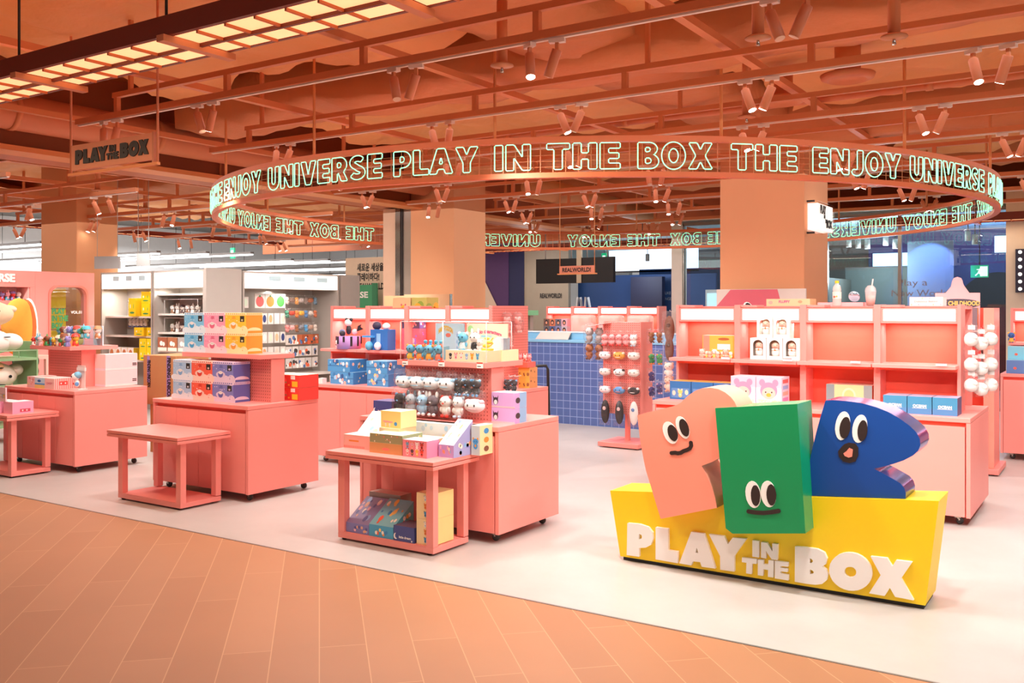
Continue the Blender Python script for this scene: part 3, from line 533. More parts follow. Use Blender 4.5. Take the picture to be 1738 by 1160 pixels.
# bold block capitals (height 1) as outlines for the neon tubes
def stroke_loop(path, w):
    L = []; n = len(path)
    for s in (1, -1):
        seq = range(n) if s == 1 else range(n - 1, -1, -1)
        for i in seq:
            a = Vector(path[max(i - 1, 0)]); c = Vector(path[min(i + 1, n - 1)]); d = (c - a).normalized() * s
            L.append((path[i][0] + d.y * w / 2, path[i][1] - d.x * w / 2))
    return L
def arc(cx, cy, rx, ry, a0, a1, n=9): return [(cx + rx * math.cos(R(a0 + (a1 - a0) * i / n)), cy + ry * math.sin(R(a0 + (a1 - a0) * i / n))) for i in range(n + 1)]
def block_glyphs():
    s = .27; G = {}
    G['T'] = [[(0, 1), (.74, 1), (.74, .77), (.505, .77), (.505, 0), (.235, 0), (.235, .77), (0, .77)]]
    G['H'] = [[(0, 1), (s, 1), (s, .62), (.5, .62), (.5, 1), (.77, 1), (.77, 0), (.5, 0), (.5, .38), (s, .38), (s, 0), (0, 0)]]
    G['E'] = [[(0, 1), (.64, 1), (.64, .78), (s, .78), (s, .61), (.6, .61), (.6, .39), (s, .39), (s, .22), (.64, .22), (.64, 0), (0, 0)]]
    G['L'] = [[(0, 1), (s, 1), (s, .23), (.62, .23), (.62, 0), (0, 0)]]
    G['I'] = [[(0, 1), (s, 1), (s, 0), (0, 0)]]
    G['N'] = [[(0, 1), (.27, 1), (.54, .5), (.54, 1), (.8, 1), (.8, 0), (.54, 0), (.26, .5), (.26, 0), (0, 0)]]
    G['V'] = [[(0, 1), (.29, 1), (.42, .42), (.55, 1), (.84, 1), (.56, 0), (.28, 0)]]
    G['Y'] = [[(0, 1), (.3, 1), (.42, .68), (.54, 1), (.84, 1), (.555, .38), (.555, 0), (.285, 0), (.285, .38)]]
    G['X'] = [[(0, 1), (.31, 1), (.43, .73), (.55, 1), (.86, 1), (.6, .51), (.87, 0), (.56, 0), (.43, .28), (.3, 0), (-.01, 0), (.26, .51)]]
    G['A'] = [[(.28, 1), (.58, 1), (.88, 0), (.6, 0), (.545, .18), (.315, .18), (.26, 0), (-.02, 0)], [(.43, .66), (.5, .39), (.36, .39)]]
    G['O'] = [arc(.43, .5, .43, .52, 0, 350, 27), arc(.43, .5, .165, .27, 0, -345, 18)]
    G['U'] = [[(0, 1), (s, 1), (s, .38)] + arc(.385, .36, .115, .13, 180, 360, 6) + [(.5, 1), (.77, 1), (.77, .36)] + arc(.385, .36, .385, .38, 0, -180, 12)]
    G['J'] = [[(.3, 1), (.57, 1), (.57, .34)] + arc(.26, .32, .31, .34, 0, -140, 9) + [(.12, .24)] + arc(.25, .32, .06, .1, -110, 0, 3) + [(.3, .34)]]
    G['P'] = [[(0, 1), (.38, 1)] + arc(.38, .665, .33, .335, 90, -90, 10) + [(s, .33), (s, 0), (0, 0)], [(s, .78), (.36, .78)] + arc(.36, .665, .08, .115, 80, -80, 4) + [(s, .55)]]
    G['R'] = [[(0, 1), (.38, 1)] + arc(.4, .68, .32, .32, 85, -50, 9) + [(.56, .4), (.76, 0), (.46, 0), (.32, .34), (s, .34), (s, 0), (0, 0)], [(s, .78), (.37, .78)] + arc(.37, .675, .08, .105, 80, -80, 4) + [(s, .57)]]
    G['B'] = [[(0, 1), (.4, 1)] + arc(.41, .75, .28, .25, 85, -60, 8) + [(.6, .52)] + arc(.43, .28, .31, .28, 50, -85, 9) + [(.42, 0), (0, 0)],
              [(s, .81), (.37, .81)] + arc(.37, .725, .07, .085, 80, -80, 4) + [(s, .64)], [(s, .41), (.39, .41)] + arc(.39, .3, .08, .105, 80, -80, 4) + [(s, .2)]]
    G['S'] = [stroke_loop(arc(.36, .715, .235, .165, 25, 245, 10) + arc(.36, .29, .245, .17, 75, -160, 10), .235)]
    return G
BLOCK = block_glyphs()

# ---------------------------------------------------------------- yellow floor sign with the letter blocks
r = thing('letter_sign', 'bright yellow tapered floor sign with white raised letters and three letter blocks', 'sign', (-1.68, 5.0, 0))
DX = -1.68; DY = 5.0
def P2(pts): return [(x - DX, z) for x, z in pts]
bs = P2(SC['base']); b = MB(YELLOW)
b.slab([[(bs[0][0], bs[0][1]), (bs[1][0], bs[1][1]), (bs[2][0], .022), (bs[3][0], .022)]], 0, .29); b.build('base', r, bev=.003)
MB(BLACK).box(bs[3][0] + .015, bs[2][0] - .01, .012, .275, 0, .022).build('plinth', r)
LW = mat('#f6efe8', .45, noise=.01)
for k in 'PLAYINTHEBOX':
    pass
for k, lps in SC['L'].items():
    MB(LW).slab([P2(q) for q in lps], -.022, .002).build('letter', r, bev=.0015)
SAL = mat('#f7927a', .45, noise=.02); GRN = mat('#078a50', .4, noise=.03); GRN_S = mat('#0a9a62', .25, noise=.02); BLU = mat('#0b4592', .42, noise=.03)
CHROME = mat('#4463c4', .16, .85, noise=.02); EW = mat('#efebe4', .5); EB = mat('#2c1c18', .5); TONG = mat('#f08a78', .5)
o = MB(SAL).slab([P2(SC['P'])], -.13, .12, SAL, mat('#fba58c', .35)).build('letter_block', r); o['label'] = 'salmon pink block shaped like the letter P'  # rim colour lightened to carry the strong light on the block's top
F = SC['F']
def face(o, key, y, mouth_r):
    for q in F[key + '_w']: MB(EW).slab([P2(q)], y - .004, y).build('eye', o)
    for q in F[key + '_b']: MB(EB).slab([P2(q)], y - .006, y - .003).build('pupil', o)
    if key + '_m' in F and mouth_r:
        m = MB(EB); pts = P2(F[key + '_m'])
        L = [];  n = len(pts)
        for s in (1, -1):
            seq = range(n) if s == 1 else range(n - 1, -1, -1)
            for i in seq:
                a = Vector(pts[max(i - 1, 0)]); c = Vector(pts[min(i + 1, n - 1)]); d = (c - a).normalized() * s
                L.append((pts[i][0] + d.y * mouth_r, pts[i][1] - d.x * mouth_r))
            e = Vector(pts[seq[-1]]); p = Vector(pts[seq[-2]]); d = (e - p).normalized()
            for q in (-50, 0, 50):
                t = math.atan2(d.y, d.x) + R(q); L.append((e.x + math.cos(t) * mouth_r, e.y + math.sin(t) * mouth_r))
        m.slab([L], y - .004, y).build('mouth', o)
face(o, 'P', -.13, .011)
g = P2(SC['G']); bt = lambda x: .405 + (x - bs[0][0]) * .144 / (bs[1][0] - bs[0][0])
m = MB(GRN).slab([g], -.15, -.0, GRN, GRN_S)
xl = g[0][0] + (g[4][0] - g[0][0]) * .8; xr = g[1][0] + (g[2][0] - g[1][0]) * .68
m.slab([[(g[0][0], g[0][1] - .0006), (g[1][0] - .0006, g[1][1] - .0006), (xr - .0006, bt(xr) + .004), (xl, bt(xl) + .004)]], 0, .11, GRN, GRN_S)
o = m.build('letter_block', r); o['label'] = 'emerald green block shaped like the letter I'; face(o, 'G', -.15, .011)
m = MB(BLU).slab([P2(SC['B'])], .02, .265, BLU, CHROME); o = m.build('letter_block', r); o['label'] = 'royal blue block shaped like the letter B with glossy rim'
face(o, 'B', .02, 0)
mo = MB(EB).slab([P2(F['B_m'][0])], .016, .02).build('mouth', o); MB(TONG).slab([P2(F['B_t'][0])], .013, .016).build('tongue', o)

# ---------------------------------------------------------------- the neon ring
RC = Vector((-5.55, 10.243)); RR = 4.5
fw = Vector((-math.sin(R(33.35)), math.cos(R(33.35)))); rg = Vector((math.cos(R(33.35)), math.sin(R(33.35))))
def ring(a, rad, z):
    p = RC + rg * (rad * math.sin(a)) - fw * (rad * math.cos(a)); return Vector((p.x - RC.x, p.y - RC.y, z))
r = thing('ring_sign', 'large hanging circular sign with green neon words all round', 'sign', (RC.x, RC.y, 2.5))
def hoop(r0, r1, z0, z1, m, n=144):
    b = MB(m); v = []
    for i in range(n):
        a = 2 * math.pi * i / n; v += [ring(a, r0, z0), ring(a, r1, z0), ring(a, r1, z1), ring(a, r0, z1)]
    f = []
    for i in range(n):
        j = (i + 1) % n
        for q in range(4): f.append((i * 4 + q, j * 4 + q, j * 4 + (q + 1) % 4, i * 4 + (q + 1) % 4))
    return b._add(v, f, m)
ORF = mat('#cf6a3c', .5)
for z in ((0, .04), (.272, .315)): hoop(RR - .06, RR, z[0], z[1], ORF).build('hoop', r)
wm = MB(mat('#c9784e', .5))
for i in range(288):
    a = 2 * math.pi * i / 288
    p = ring(a, RR - .03, .04); q = ring(a, RR - .03, .272); t = ring(a + .0007, RR - .03, .04) - p
    wm._add([p - t, p + t, q + t, q - t], [(0, 1, 2, 3)])
for z in (.085, .13, .175, .22): 
    wm.tube([ring(2 * math.pi * i / 144, RR - .03, z) for i in range(144)], .0022, 3, True)
wm.build('wire_mesh', r)
words = [('THE', -67.2, -59.4), ('ENJOY', -58.2, -46.7), ('UNIVERSE', -45, -27), ('PLAY', -25.6, -16.2), ('IN', -14.5, -10.9), ('THE', -9.3, -2.2), ('BOX', -.5, 6.8),
 ('THE', 8.7, 15.7), ('ENJOY', 17.5, 29.1), ('UNIVERSE', 30.6, 47.6), ('PLAY', 49.5, 58.8), ('IN', 60.5, 64), ('THE', 65.7, 72.6), ('BOX', 74.5, 82),
 ('THE', 84, 91), ('ENJOY', 92.8, 105.2), ('UNIVERSE', 107, 124.8), ('PLAY', 127, 136.2), ('IN', 138, 141.6), ('THE', 143.3, 150), ('BOX', 151.4, 158.2), ('THE', 160.4, 167.4), ('ENJOY', 169.1, 180.5),
 ('UNIVERSE', -173.5, -155.5), ('PLAY', -153.6, -144), ('IN', -142.2, -138.4), ('THE', -135.1, -128.1), ('BOX', -126.1, -118.4), ('THE', -116.4, -108.3), ('ENJOY', -106.4, -94.2), ('UNIVERSE', -92.9, -75), ('PL', -73.3, -68.6)]
LH = .2; ACR = mat('#ffffff', .08, alpha=.12, noise=0)
for wd, a0, a1 in words:
    glyphs = []; x = 0
    for ch in wd:
        lo = min(p[0] for q in BLOCK[ch] for p in q); hi = max(p[0] for q in BLOCK[ch] for p in q)
        glyphs.append((x - lo, BLOCK[ch])); x += hi - lo + (.1 if ch != 'L' else .02)
    W = x - .1; b = MB(NEON)
    for dx, loops in glyphs:
        for lp in loops:
            pts = []; n = len(lp)
            for i in range(n):            # ease the corners, split the long straights
                p = Vector(lp[i]); q = Vector(lp[(i + 1) % n]); L = (q - p).length
                if L < .09: pts.append(p); continue
                c = min(.035, L * .3) / L; k = 3 if L > .4 else 1
                pts += [p.lerp(q, c + (1 - 2 * c) * j / k) for j in range(k + 1)]
            b.tube([ring(R(a0 + (a1 - a0) * (p.x + dx) / W), RR + .012, .058 + p.y * LH) for p in pts], .0046, 5, True)
    b.build('neon_word', r)
for i in range(16):
    a = 2 * math.pi * (i + .35) / 16; p = ring(a, RR - .03, .3)
    MB(ORANGE).tube([p, p + Vector((0, 0, 1.15))], .013, 6).build('hanger_rod', r)

# ---------------------------------------------------------------- other signs
r = thing('hanging_sign', 'brown hanging panel with black shop name above the left aisle', 'sign', (-6.9, 4.2, 2.53))
MB(mat('#dc9470', .6)).box(.02, 1.05, 0, .02, .04, .235).box(-.02, 1.09, -.005, .025, 0, .02, ORANGE).box(1.035, 1.055, -.005, .03, .02, .24, mat('#c77d5c')).build('panel', r)
for lps in SC['L'].values(): MB(BLACK).slab([[((x + 2.466) * .58 + .08, (z - .042) * .58 + .082) for x, z in q] for q in lps], -.008, 0).build('letter', r)
for x in (0, 1.08): MB(mat('#d98a63', .5)).tube([(x, .01, 0), (x, .01, 1.5)], .009, 6).build('hanger_rod', r)
r = thing('hanging_sign', 'small salmon hanging sign with dark lettering before black screens', 'sign', (-6.76, 11.5, 1.985))
MB(mat('#d9876a', .6)).box(0, .56, 0, .03, 0, .11).box(-.03, .59, -.01, .04, -.012, .004, ORANGE).build('panel', r)
MB(DARK).text('REALWORLD!', .06, .28, -.004, .025, DARK, .03, width=.46).build('lettering', r)
for x in (0.0, .56): MB(ORANGE).tube([(x, .015, 0), (x, .015, 1.95)], .006, 6).build('hanger_rod', r)
r = thing('lightbox_sign', 'glowing white box sign with black lettering on the right column', 'sign', (-2.80, 10.1, 2.34))
MB(mat('#fff6ee', .4, emit=.9, noise=0)).box(-.055, .05, 0, .6, 0, .28).build('lightbox', r)
MB(CLEAR).box(.05, .062, -.02, .62, -.02, .30).box(-.06, -.055, -.02, .62, -.02, .3).build('acrylic_cover', r)
b = MB(BLACK); b.text('PLAY', .085, .06, .064, .18, BLACK, .06, .004, 'L', 'r', width=.22); b.text('IN', .04, .20, .064, .13, BLACK, .05, .004, 'L', 'r'); b.text('THE', .04, .25, .064, .085, BLACK, .05, .004, 'L', 'r'); b.text('BOX', .085, .30, .064, .04, BLACK, .06, .004, 'L', 'r', width=.24); b.build('lettering', r)
for z in (-.04, .3): MB(DARK).box(-.08, .0, .05, .07, z, z + .02).build('bracket', r)
# banner boards at the rear left
r = thing('banner_board', 'tall beige banner with black Korean slogan left of the centre column', 'banner', (-11.7, 12.35, 0))
MB(mat('#d9c2a8', .7)).box(0, 1.3, 0, .04, 0, 2.39).build('board', r)
for t, z, w_ in (('새로운 세상을', 2.16, .62), ('플레이하다!', 1.99, .52), ('REALWORLD!', 1.83, .66)): MB(BLACK).text(t, .11, .28, -.004, z, BLACK, .03, align='L', width=w_).build('lettering', r)
r = thing('banner_board', 'green board with white letters in front of the Korean banner', 'banner', (-11.75, 12.15, 0))
MB(mat('#3d9464', .6)).box(0, .86, 0, .03, 0, 1.9).box(.86, .97, 0, .03, 0, 1.93, mat('#2f7a52', .6)).build('board', r); MB(WHITE).text('UNIVERSE', .105, .77, -.003, 1.68, WHITE, .03, align='R', width=.85).build('lettering', r)
r = thing('photo_board', 'beige board with white slanted writing behind the long cabinet', 'board', (-7.87, 9.4, 0))
MB(mat('#dcb58a', .7)).box(0, .74, 0, .04, 0, 1.675).box(.74, .755, 0, .04, 0, 1.675, STEEL).build('board', r); MB(mat('#e9e0d4')).text('PHOTO', .05, .28, -.003, 1.55, None, .03).build('lettering', r)
r = thing('photo_board', 'plain sand coloured board beside the steel jamb', 'board', (-8.3, 9.5, 0)); MB(mat('#dcae80', .7)).box(0, .35, 0, .03, 0, 1.66).build('board', r)
r = thing('poster_board', 'grey board with pink round shape and black shoes at the right column', 'poster', (-3.80, 9.9, 0))
b = MB(mat('#cfc6bc', .7)).box(0, .98, 0, .03, 0, 1.705); b._add([(.0, -.002, 1.52), (.10, -.002, 1.36), (.62, -.002, 1.2), (.72, -.002, 1.4), (.72, -.002, 1.55), (.68, -.002, 1.70), (.16, -.002, 1.70)], [(0, 1, 2, 3, 4, 5, 6)], mat('#cb5e6c', .6)); b.disc(.27, 1.46, .055, .07, -.004, BLACK, 14, .4); b.disc(.36, 1.49, .055, .08, -.004, WHITE, 14, .4).disc(.37, 1.49, .04, .07, -.005, BLACK, 14, .4); b.build('board', r)
r = thing('marquee_board', 'navy board edged with round bulbs on the right wall', 'sign', (-1.33, 15.08, 1.72))
MB(mat('#1e1f36', .5)).box(0, .8, 0, .06, 0, .62).build('board', r)
for k in range(6): MB(LIGHTBOX).ell(.06, -.01, .05 + k * .105, .025, .025, .025).build('bulb', r)
r = thing('exit_sign', 'green and white running figure exit sign behind the glass', 'exit sign', (-2.15, 17.0, 2.0))
GRE = mat('#19a46c', .4, emit=.9, noise=0); WE = mat('#f4fff8', .4, emit=1.0, noise=0)
b = MB(GRE).box(0, .26, 0, .04, 0, .2); b.box(.14, .25, -.002, 0, .02, .18, WE)
b.disc(.155, .16, .016, .016, -.004, WE); b.bar((.15, -.004, .14), (.12, -.004, .08), .004, .035, WE).bar((.12, -.004, .08), (.15, -.004, .05), .004, .018, WE).bar((.15, -.004, .05), (.17, -.004, .02), .004, .018, WE).bar((.12, -.004, .08), (.07, -.004, .03), .004, .018, WE).bar((.15, -.004, .13), (.19, -.004, .10), .004, .014, WE).bar((.145, -.004, .13), (.09, -.004, .13), .004, .014, WE)
b.build('lamp_box', r); MB(DARK).tube([(.13, .02, .2), (.13, .02, .95)], .008).build('hanger_rod', r)
for i, (x, y, z) in enumerate([(-10.9, 20.6, 2.6), (-18.2, 15.2, 2.7), (-5.65, 17.2, 2.2)]):
    r = thing('exit_sign', ['small green exit lamp by the bright strip window', 'small green exit lamp among the white shop lights', 'small green exit lamp seen through the glass by the column'][i], 'exit sign', (x, y, z))
    MB(GRE).box(0, .14, 0, .04, 0, .26).box(.03, .11, -.002, 0, .05, .2, WE).build('lamp_box', r); MB(DARK).tube([(.07, .02, .26), (.07, .02, .5)], .006).build('hanger_rod', r)
# dark screens under the rear soffit
for i, (x0, x1, a) in enumerate([(-9.95, -9.0, .12), (-8.95, -8.15, -.14)]):
    r = thing('hanging_screen', ['wide black hanging screen left of the pale post', 'wide black hanging screen right of the pale post'][i], 'screen', (x0, 16.0, 1.99), a)
    MB(mat('#120e10', .35)).box(0, x1 - x0, 0, .08, 0, .49).build('screen', r)
    for t in (.2, .8): MB(GREY).tube([(t * (x1 - x0), .04, .49), (t * (x1 - x0), .04, 1.1)], .012).build('hanger_rod', r)
tag(MB(mat('#c9bb9f', .6)).box(-9.0, -8.9, 15.97, 16.03, 1.99, 2.95).build('hanging_post'), 'pale post between the two black screens', 'post')
b = MB(mat('#9fb2cc', .5)); b.text('WOULD YOU LIKE TO TAKE', .06, -8.0, 17.9, 1.78, None, 0, width=.9).text('THE CHALLENGE NOW?', .06, -8.0, 17.9, 1.66, None, 0, width=.75)
struct('wall_back', MB(mat('#1b4784', .6)).box(-10.06, -6.9, 17.92, 18.0, 0, 2.2)); tag(b.build('wall_lettering'), 'pale lettering on the dark blue rear wall', 'lettering')
b = MB(mat('#7c6a66', .5)); b.text('Play a', .1, 0, 0, .16, None, .0, width=.42).text('New World', .1, .1, 0, 0, None, .0, width=.8); tag(b.build('wall_lettering', None, (-2.72, 15.19, 1.68)), 'script lettering on the glass shopfront', 'lettering')
b = MB(mat('#2a2a2a', .5)); b.text('REALWORLD!', .1, 0, 0, 0, None, .04, width=.55); tag(b.build('wall_lettering', None, (-10.5, 17.49, 1.72)), 'small black lettering on the grey rear wall', 'lettering')
# ---------------------------------------------------------------- ceiling services
TR = mat('#d58455', .55, noise=.04, scale=2); TRW = mat('#e9d9cd', .4)
def track(k, y, x0, x1, z=3.0):
    r = thing('track_rail', '%s orange lighting rail from the front, hung under the ceiling' % ORD[k], 'light track', (x0, y, z), 0, 'lighting rails under the ceiling')
    L = x1 - x0
    MB(TR).box(0, L, -.025, .025, 0, .045).build('lower_bar', r); MB(TRW).box(.02, L, -.012, .012, -.012, 0).build('conductor', r)
    MB(TR).box(.5, L, -.02, .02, .16, .2).build('upper_bar', r)
    for i in range(int((L - .1) / 1.3)): MB(TR).box(.52 + i * 1.3, .56 + i * 1.3, -.018, .018, .045, .16).build('spacer', r)
    for i in range(int(L / 3.9) + 1): MB(TR).box(.7 + i * 3.9, .73 + i * 3.9, -.015, .015, .2, .95).build('hanger_rod', r)
    return r
TY = [2.95, 4.45, 5.95, 7.45, 8.95, 10.45, 11.95, 13.45, 14.95]
TX = [(-2.0, 8), (-7.2, 8), (-7.4, 8), (-7.8, 8), (-8.7, 8), (-8.7, 8), (-8.7, 8), (-8.7, 8), (-8.7, 5)]
for k, (y, (x0, x1)) in enumerate(zip(TY, TX)): track(k, y, x0, x1)
for k, y in enumerate([5.2, 6.7, 8.3, 9.9, 11.5, 13.1, 14.7]):
    r = track(k, y, -15.65, -9.65, 2.86); r['label'] = '%s orange rail from the front in the left bay beyond the drop' % ORD[k]; r['group'] = 'lighting rails in the left bay'
for k, x in enumerate([-8.2, -6.2, -4.25, -2.25, -.25, 1.75, 3.75]):
    tag(MB(TR).box(-.03, .03, 0, 15, 0, .05).build('cross_bar', None, (x, 1.0, 3.24)), '%s orange cross bar from the left over the rails' % ORD[k], 'ceiling bar', 'cross bars over the rails')
for k, x in enumerate([-15.2, -13.4, -11.6, -10.2]):
    tag(MB(TR).box(-.03, .03, 0, 13, 0, .05).build('cross_bar', None, (x, 4.0, 3.1)), '%s orange cross bar from the left in the left bay' % ORD[k], 'ceiling bar', 'cross bars in the left bay')
# spotlights
def spot_proto(lit):
    r = thing('spotlight', 'x', 'spotlight')
    MB(TRW).box(-.045, .045, -.018, .018, -.022, 0).build('adapter', r)
    MB(TR).bar((0, 0, -.02), (0, 0, -.075), .02, .02).build('arm', r)
    b = MB(mat('#cf7c55', .5)); b.M = Matrix.Translation((0, 0, -.06)) @ Matrix.Rotation(R(22), 4, 'Y') @ Matrix.Rotation(R(8), 4, 'X')
    b.lathe([(0, 0), (.026, 0), (.028, -.004), (.028, -.155), (.025, -.155), (.025, -.14)], 0, 0, 0, 14); o = b.build('barrel', r)
    l = MB(LENS if lit else LENS_OFF); l.M = b.M; l.lathe([(0, -.158), (.025, -.156)], 0, 0, 0, 14); l.build('lens', o)
    return r
pro = {True: spot_proto(True), False: spot_proto(False)}; usedp = {True: False, False: False}
def spot(x, y, z, lit, rot, label, group):
    if not usedp[lit]:
        o = pro[lit]; o.location = (x, y, z); o.rotation_euler = (0, 0, rot); o['label'] = label; o['group'] = group; usedp[lit] = True; return o
    return dup(pro[lit], (x, y, z), rot, label, group)
random.seed(11)
PAIRS = {4.45: [(-6.75, 0, 1), (-5.6, 0, 1), (-3.72, 0, 0), (-2.72, 1, 0), (-1.35, 0, 0), (.3, 0, 0)],
         5.95: [(-6.4, 0, 0), (-4.6, 0, 0), (-3.4, 1, 0), (-2.0, 1, 1), (-.65, 1, 1), (.6, 1, 0)],
         7.45: [(-7.2, 0, 1), (-5.6, 0, 1), (-4.2, 1, 1), (-2.55, 1, 1), (-1.2, 1, 0), (.3, 1, 1)],
         8.95: [(-8.1, 1, 1), (-6.9, 0, 1), (-5.6, 1, 1), (-4.1, 0, 1), (-2.2, 1, 1), (-.8, 1, 1), (1, 0, 1)],
         10.45: [(-8.2, 1, 1), (-6.9, 1, 1), (-5.7, 1, 1), (-4.7, 1, 1), (-2.4, 1, 1), (-.6, 1, 1)],
         11.95: [(-7.6, 1, 1), (-6.4, 1, 1), (-5.2, 1, 1), (-2.2, 1, 1), (-.9, 1, 1)],
         13.45: [(-8.4, 1, 1), (-7.2, 0, 1), (-5.8, 1, 1), (-4.2, 1, 0), (-2.2, 1, 1)],
         14.95: [(-8.2, 1, 1), (-6.9, 1, 1), (-5.5, 0, 1), (-4.4, 1, 1)]}
for k, y in enumerate(TY):
    n = 0
    for x, a, b in PAIRS.get(y, []):
        for dx, lit, rt in ((-.09, a, R(170)), (.09, b, R(15))):
            spot(x + dx, y, 2.988, bool(lit), rt + random.uniform(-.6, .6), '%s spotlight from the left on the %s orange rail from the front' % (ORD[n], ORD[k]), 'spotlights on the front rails'); n += 1
for k, y in enumerate([5.2, 6.7, 8.3, 9.9, 11.5, 13.1]):
    n = 0
    for x in ([-14.2, -12.0, -10.3] if k % 2 else [-15.0, -13.0, -11.2]):
        for dx, lit in ((-.1, random.random() < .8), (.1, random.random() < .9)):
            spot(x + dx + random.uniform(-.2, .2) * (dx < 0), y, 2.848, lit, random.uniform(0, 6.2), '%s spotlight from the left on the %s rail of the left bay' % (ORD[n], ORD[k]), 'spotlights in the left bay'); n += 1
# ladder lights: dark side beams, glowing panels under rungs
def ladder(label, p0, p1, wdt, z, segs, rung=.22):
    d = Vector((p1[0] - p0[0], p1[1] - p0[1], 0)); L = d.length; rot = math.atan2(d.y, d.x)
    r = thing('ladder_light', label, 'ceiling light', (p0[0], p0[1], z), rot, 'glowing ladder lights')
    DB = mat('#7a2c12', .5)
    MB(DB).box(0, L, -.03, 0, 0, .11).build('side_beam', r); MB(DB).box(0, L, wdt * .5 - .01, wdt * .5 + .01, -.016, .0035).build('side_beam', r); MB(DB).box(0, L, wdt, wdt + .02, 0, .06).build('side_beam', r)
    s = L / segs
    for i in range(segs):
        MB(LADGLOW).box(i * s + .03, (i + 1) * s - .03, .005, wdt - .005, .004, .014).build('light_panel', r)
        n = int(s / rung)
        for q in range(1, n): MB(mat('#c4683a', .5)).box(i * s + q * rung - .006, i * s + q * rung + .006, .003, wdt - .003, -.012, .004).build('rung', r)
        if i: MB(mat('#d98a5c', .5)).box(i * s - .03, i * s + .03, -.06, wdt + .06, -.035, 0).build('cross_arm', r)
    for i in range(1, segs): MB(DARK).tube([(i * s, -.02, .1), (i * s, -.02, 1.0)], .008).build('hanger_rod', r)
    a = lamp('AREA', 'ladder_lamp', (p0[0] + d.x / 2, p0[1] + d.y / 2, z - .05), 60 if wdt > .3 else 18, (1, .72, .48), L, None, size_y=wdt); a.rotation_euler = (0, 0, rot)
    return r
ladder('wide glowing ladder light at the top left over the walkway', (-8.6, 3.17), (-1.4, 3.17), .36, 2.95, 5)
ladder('long thin ladder light along the far left bay', (-16.0, 14.6), (-16.0, 6.0), .25, 2.9, 5)
ladder('thin ladder light over the glass shopfront at right', (-3.4, 14.8), (3.0, 14.8), .25, 2.74, 4)
ladder('thin ladder light behind the ring before the dark hall', (-13.5, 16.6), (-6.0, 16.6), .25, 2.72, 4)
# round ducts
def duct(label, a, b, rad, m=None):
    t = MB(m or mat('#d07e55', .6, noise=.05, scale=2)); t.tube([a, b], rad, 28); o = t.build('round_duct'); n = int((Vector(b) - Vector(a)).length / 1.4)
    tag(o, label, 'duct', 'round ducts')
    for i in range(1, n):
        p = Vector(a).lerp(Vector(b), i / n); q = Vector(a).lerp(Vector(b), i / n + .004); MB(TR).tube([p, q], rad + .008, 28).build('collar', o)
    return o
duct('large round orange duct running back along the left ceiling drop', (-8.62, -3, 3.32), (-8.62, 10.75, 3.32), .17)
duct('round orange duct bending behind the right column', (-7.05, 11.2, 3.22), (-7.6, 16.3, 3.28), .16, mat('#c78a58', .6))
duct('thin orange pipe above the rails at centre', (-7, 8.4, 3.35), (7, 8.4, 3.35), .035)
duct('thin orange pipe above the rails at front', (-7, 3.9, 3.35), (7, 3.9, 3.35), .035)
# vertical conduit with sprinkler heads and two round diffusers
for i, (x, y) in enumerate([(-3.3, 4.9), (-2.55, 7.3), (-1.75, 5.2), (-1.1, 5.6), (-11.2, 7.2), (-12.6, 8.9)]):
    r = thing('sprinkler', '%s ceiling sprinkler drop from the left' % ORD[i] if i < 4 else ['nearer sprinkler drop in the left bay', 'farther sprinkler drop in the left bay'][i - 4], 'sprinkler', (x, y, 3.02), 0, 'sprinkler drops')
    MB(TR).tube([(0, 0, .02), (0, 0, .42 if i == 0 else .95)], .035, 12).build('pipe', r); MB(mat('#d08a60')).lathe([(0, .02), (.07, .02), (.075, .01), (0, .0)], 0, 0, 0, 16).build('escutcheon', r); MB(STEEL).lathe([(0, -.03), (.012, -.03), (.008, 0)], 0, 0, 0, 8).build('head', r)
for i, (x, y) in enumerate([(-2.55, 8.2), (-1.85, 7.65)]):
    r = thing('round_diffuser', ['round ceiling diffuser just above the ring', 'round ceiling diffuser above the twin lit spotlights at right'][i], 'diffuser', (x, y, 3.3))
    MB(mat('#d38356', .6)).lathe([(.0, .03), (.13, .03), (.15, .0), (.2, .02), (.21, .05), (0, .06)], 0, 0, 0, 28).build('plate', r); MB(TR).tube([(0, 0, .05), (0, 0, .28)], .1, 18).build('neck', r)
# fluorescent lines of the white shop at left
random.seed(5)
for i in range(14):
    y = 8.5 + i * 1.25
    r = thing('tube_light', '%s white linear tube light from the front in the far left shop' % ORD[i], 'ceiling light', (-23.5, y, 2.62 + .05 * (i % 3)), 0, 'linear tube lights of the white shop')
    MB(TUBE_W).box(0, 6.6, -.03, .03, 0, .03).build('tube', r); MB(GREY_D).box(0, 6.6, -.05, .05, .03, .08).build('housing', r)
    for x in (.5, 6.0): MB(DARK).tube([(x, 0, .08), (x, 0, 1.2)], .006).build('hanger_rod', r)
# lamps and cans in the glazed room
for i, (x, y, z) in enumerate([(-3.9, 16.2, 2.58), (-3.75, 16.2, 2.56), (-3.6, 16.2, 2.54), (-3.35, 16.4, 2.6), (-3.2, 16.4, 2.54), (-2.1, 16.3, 2.62), (-2.0, 16.3, 2.56), (-7.6, 18, 2.6), (-8.1, 19, 2.6), (-8.9, 19, 2.6)]):
    r = thing('can_spotlight', '%s grey can light from the left %s' % ((ORD[i], 'behind the right glass') if i < 7 else (ORD[i - 7], 'in the dark blue hall')), 'spotlight', (x, y, z), 0, 'grey can lights')
    MB(GREY).lathe([(0, .1), (.045, .1), (.045, -.06), (.038, -.06), (.038, -.04), (0, -.04)], 0, 0, 0, 14).build('barrel', r); MB(DARK).tube([(0, 0, .1), (0, 0, .4)], .008).build('stem', r)
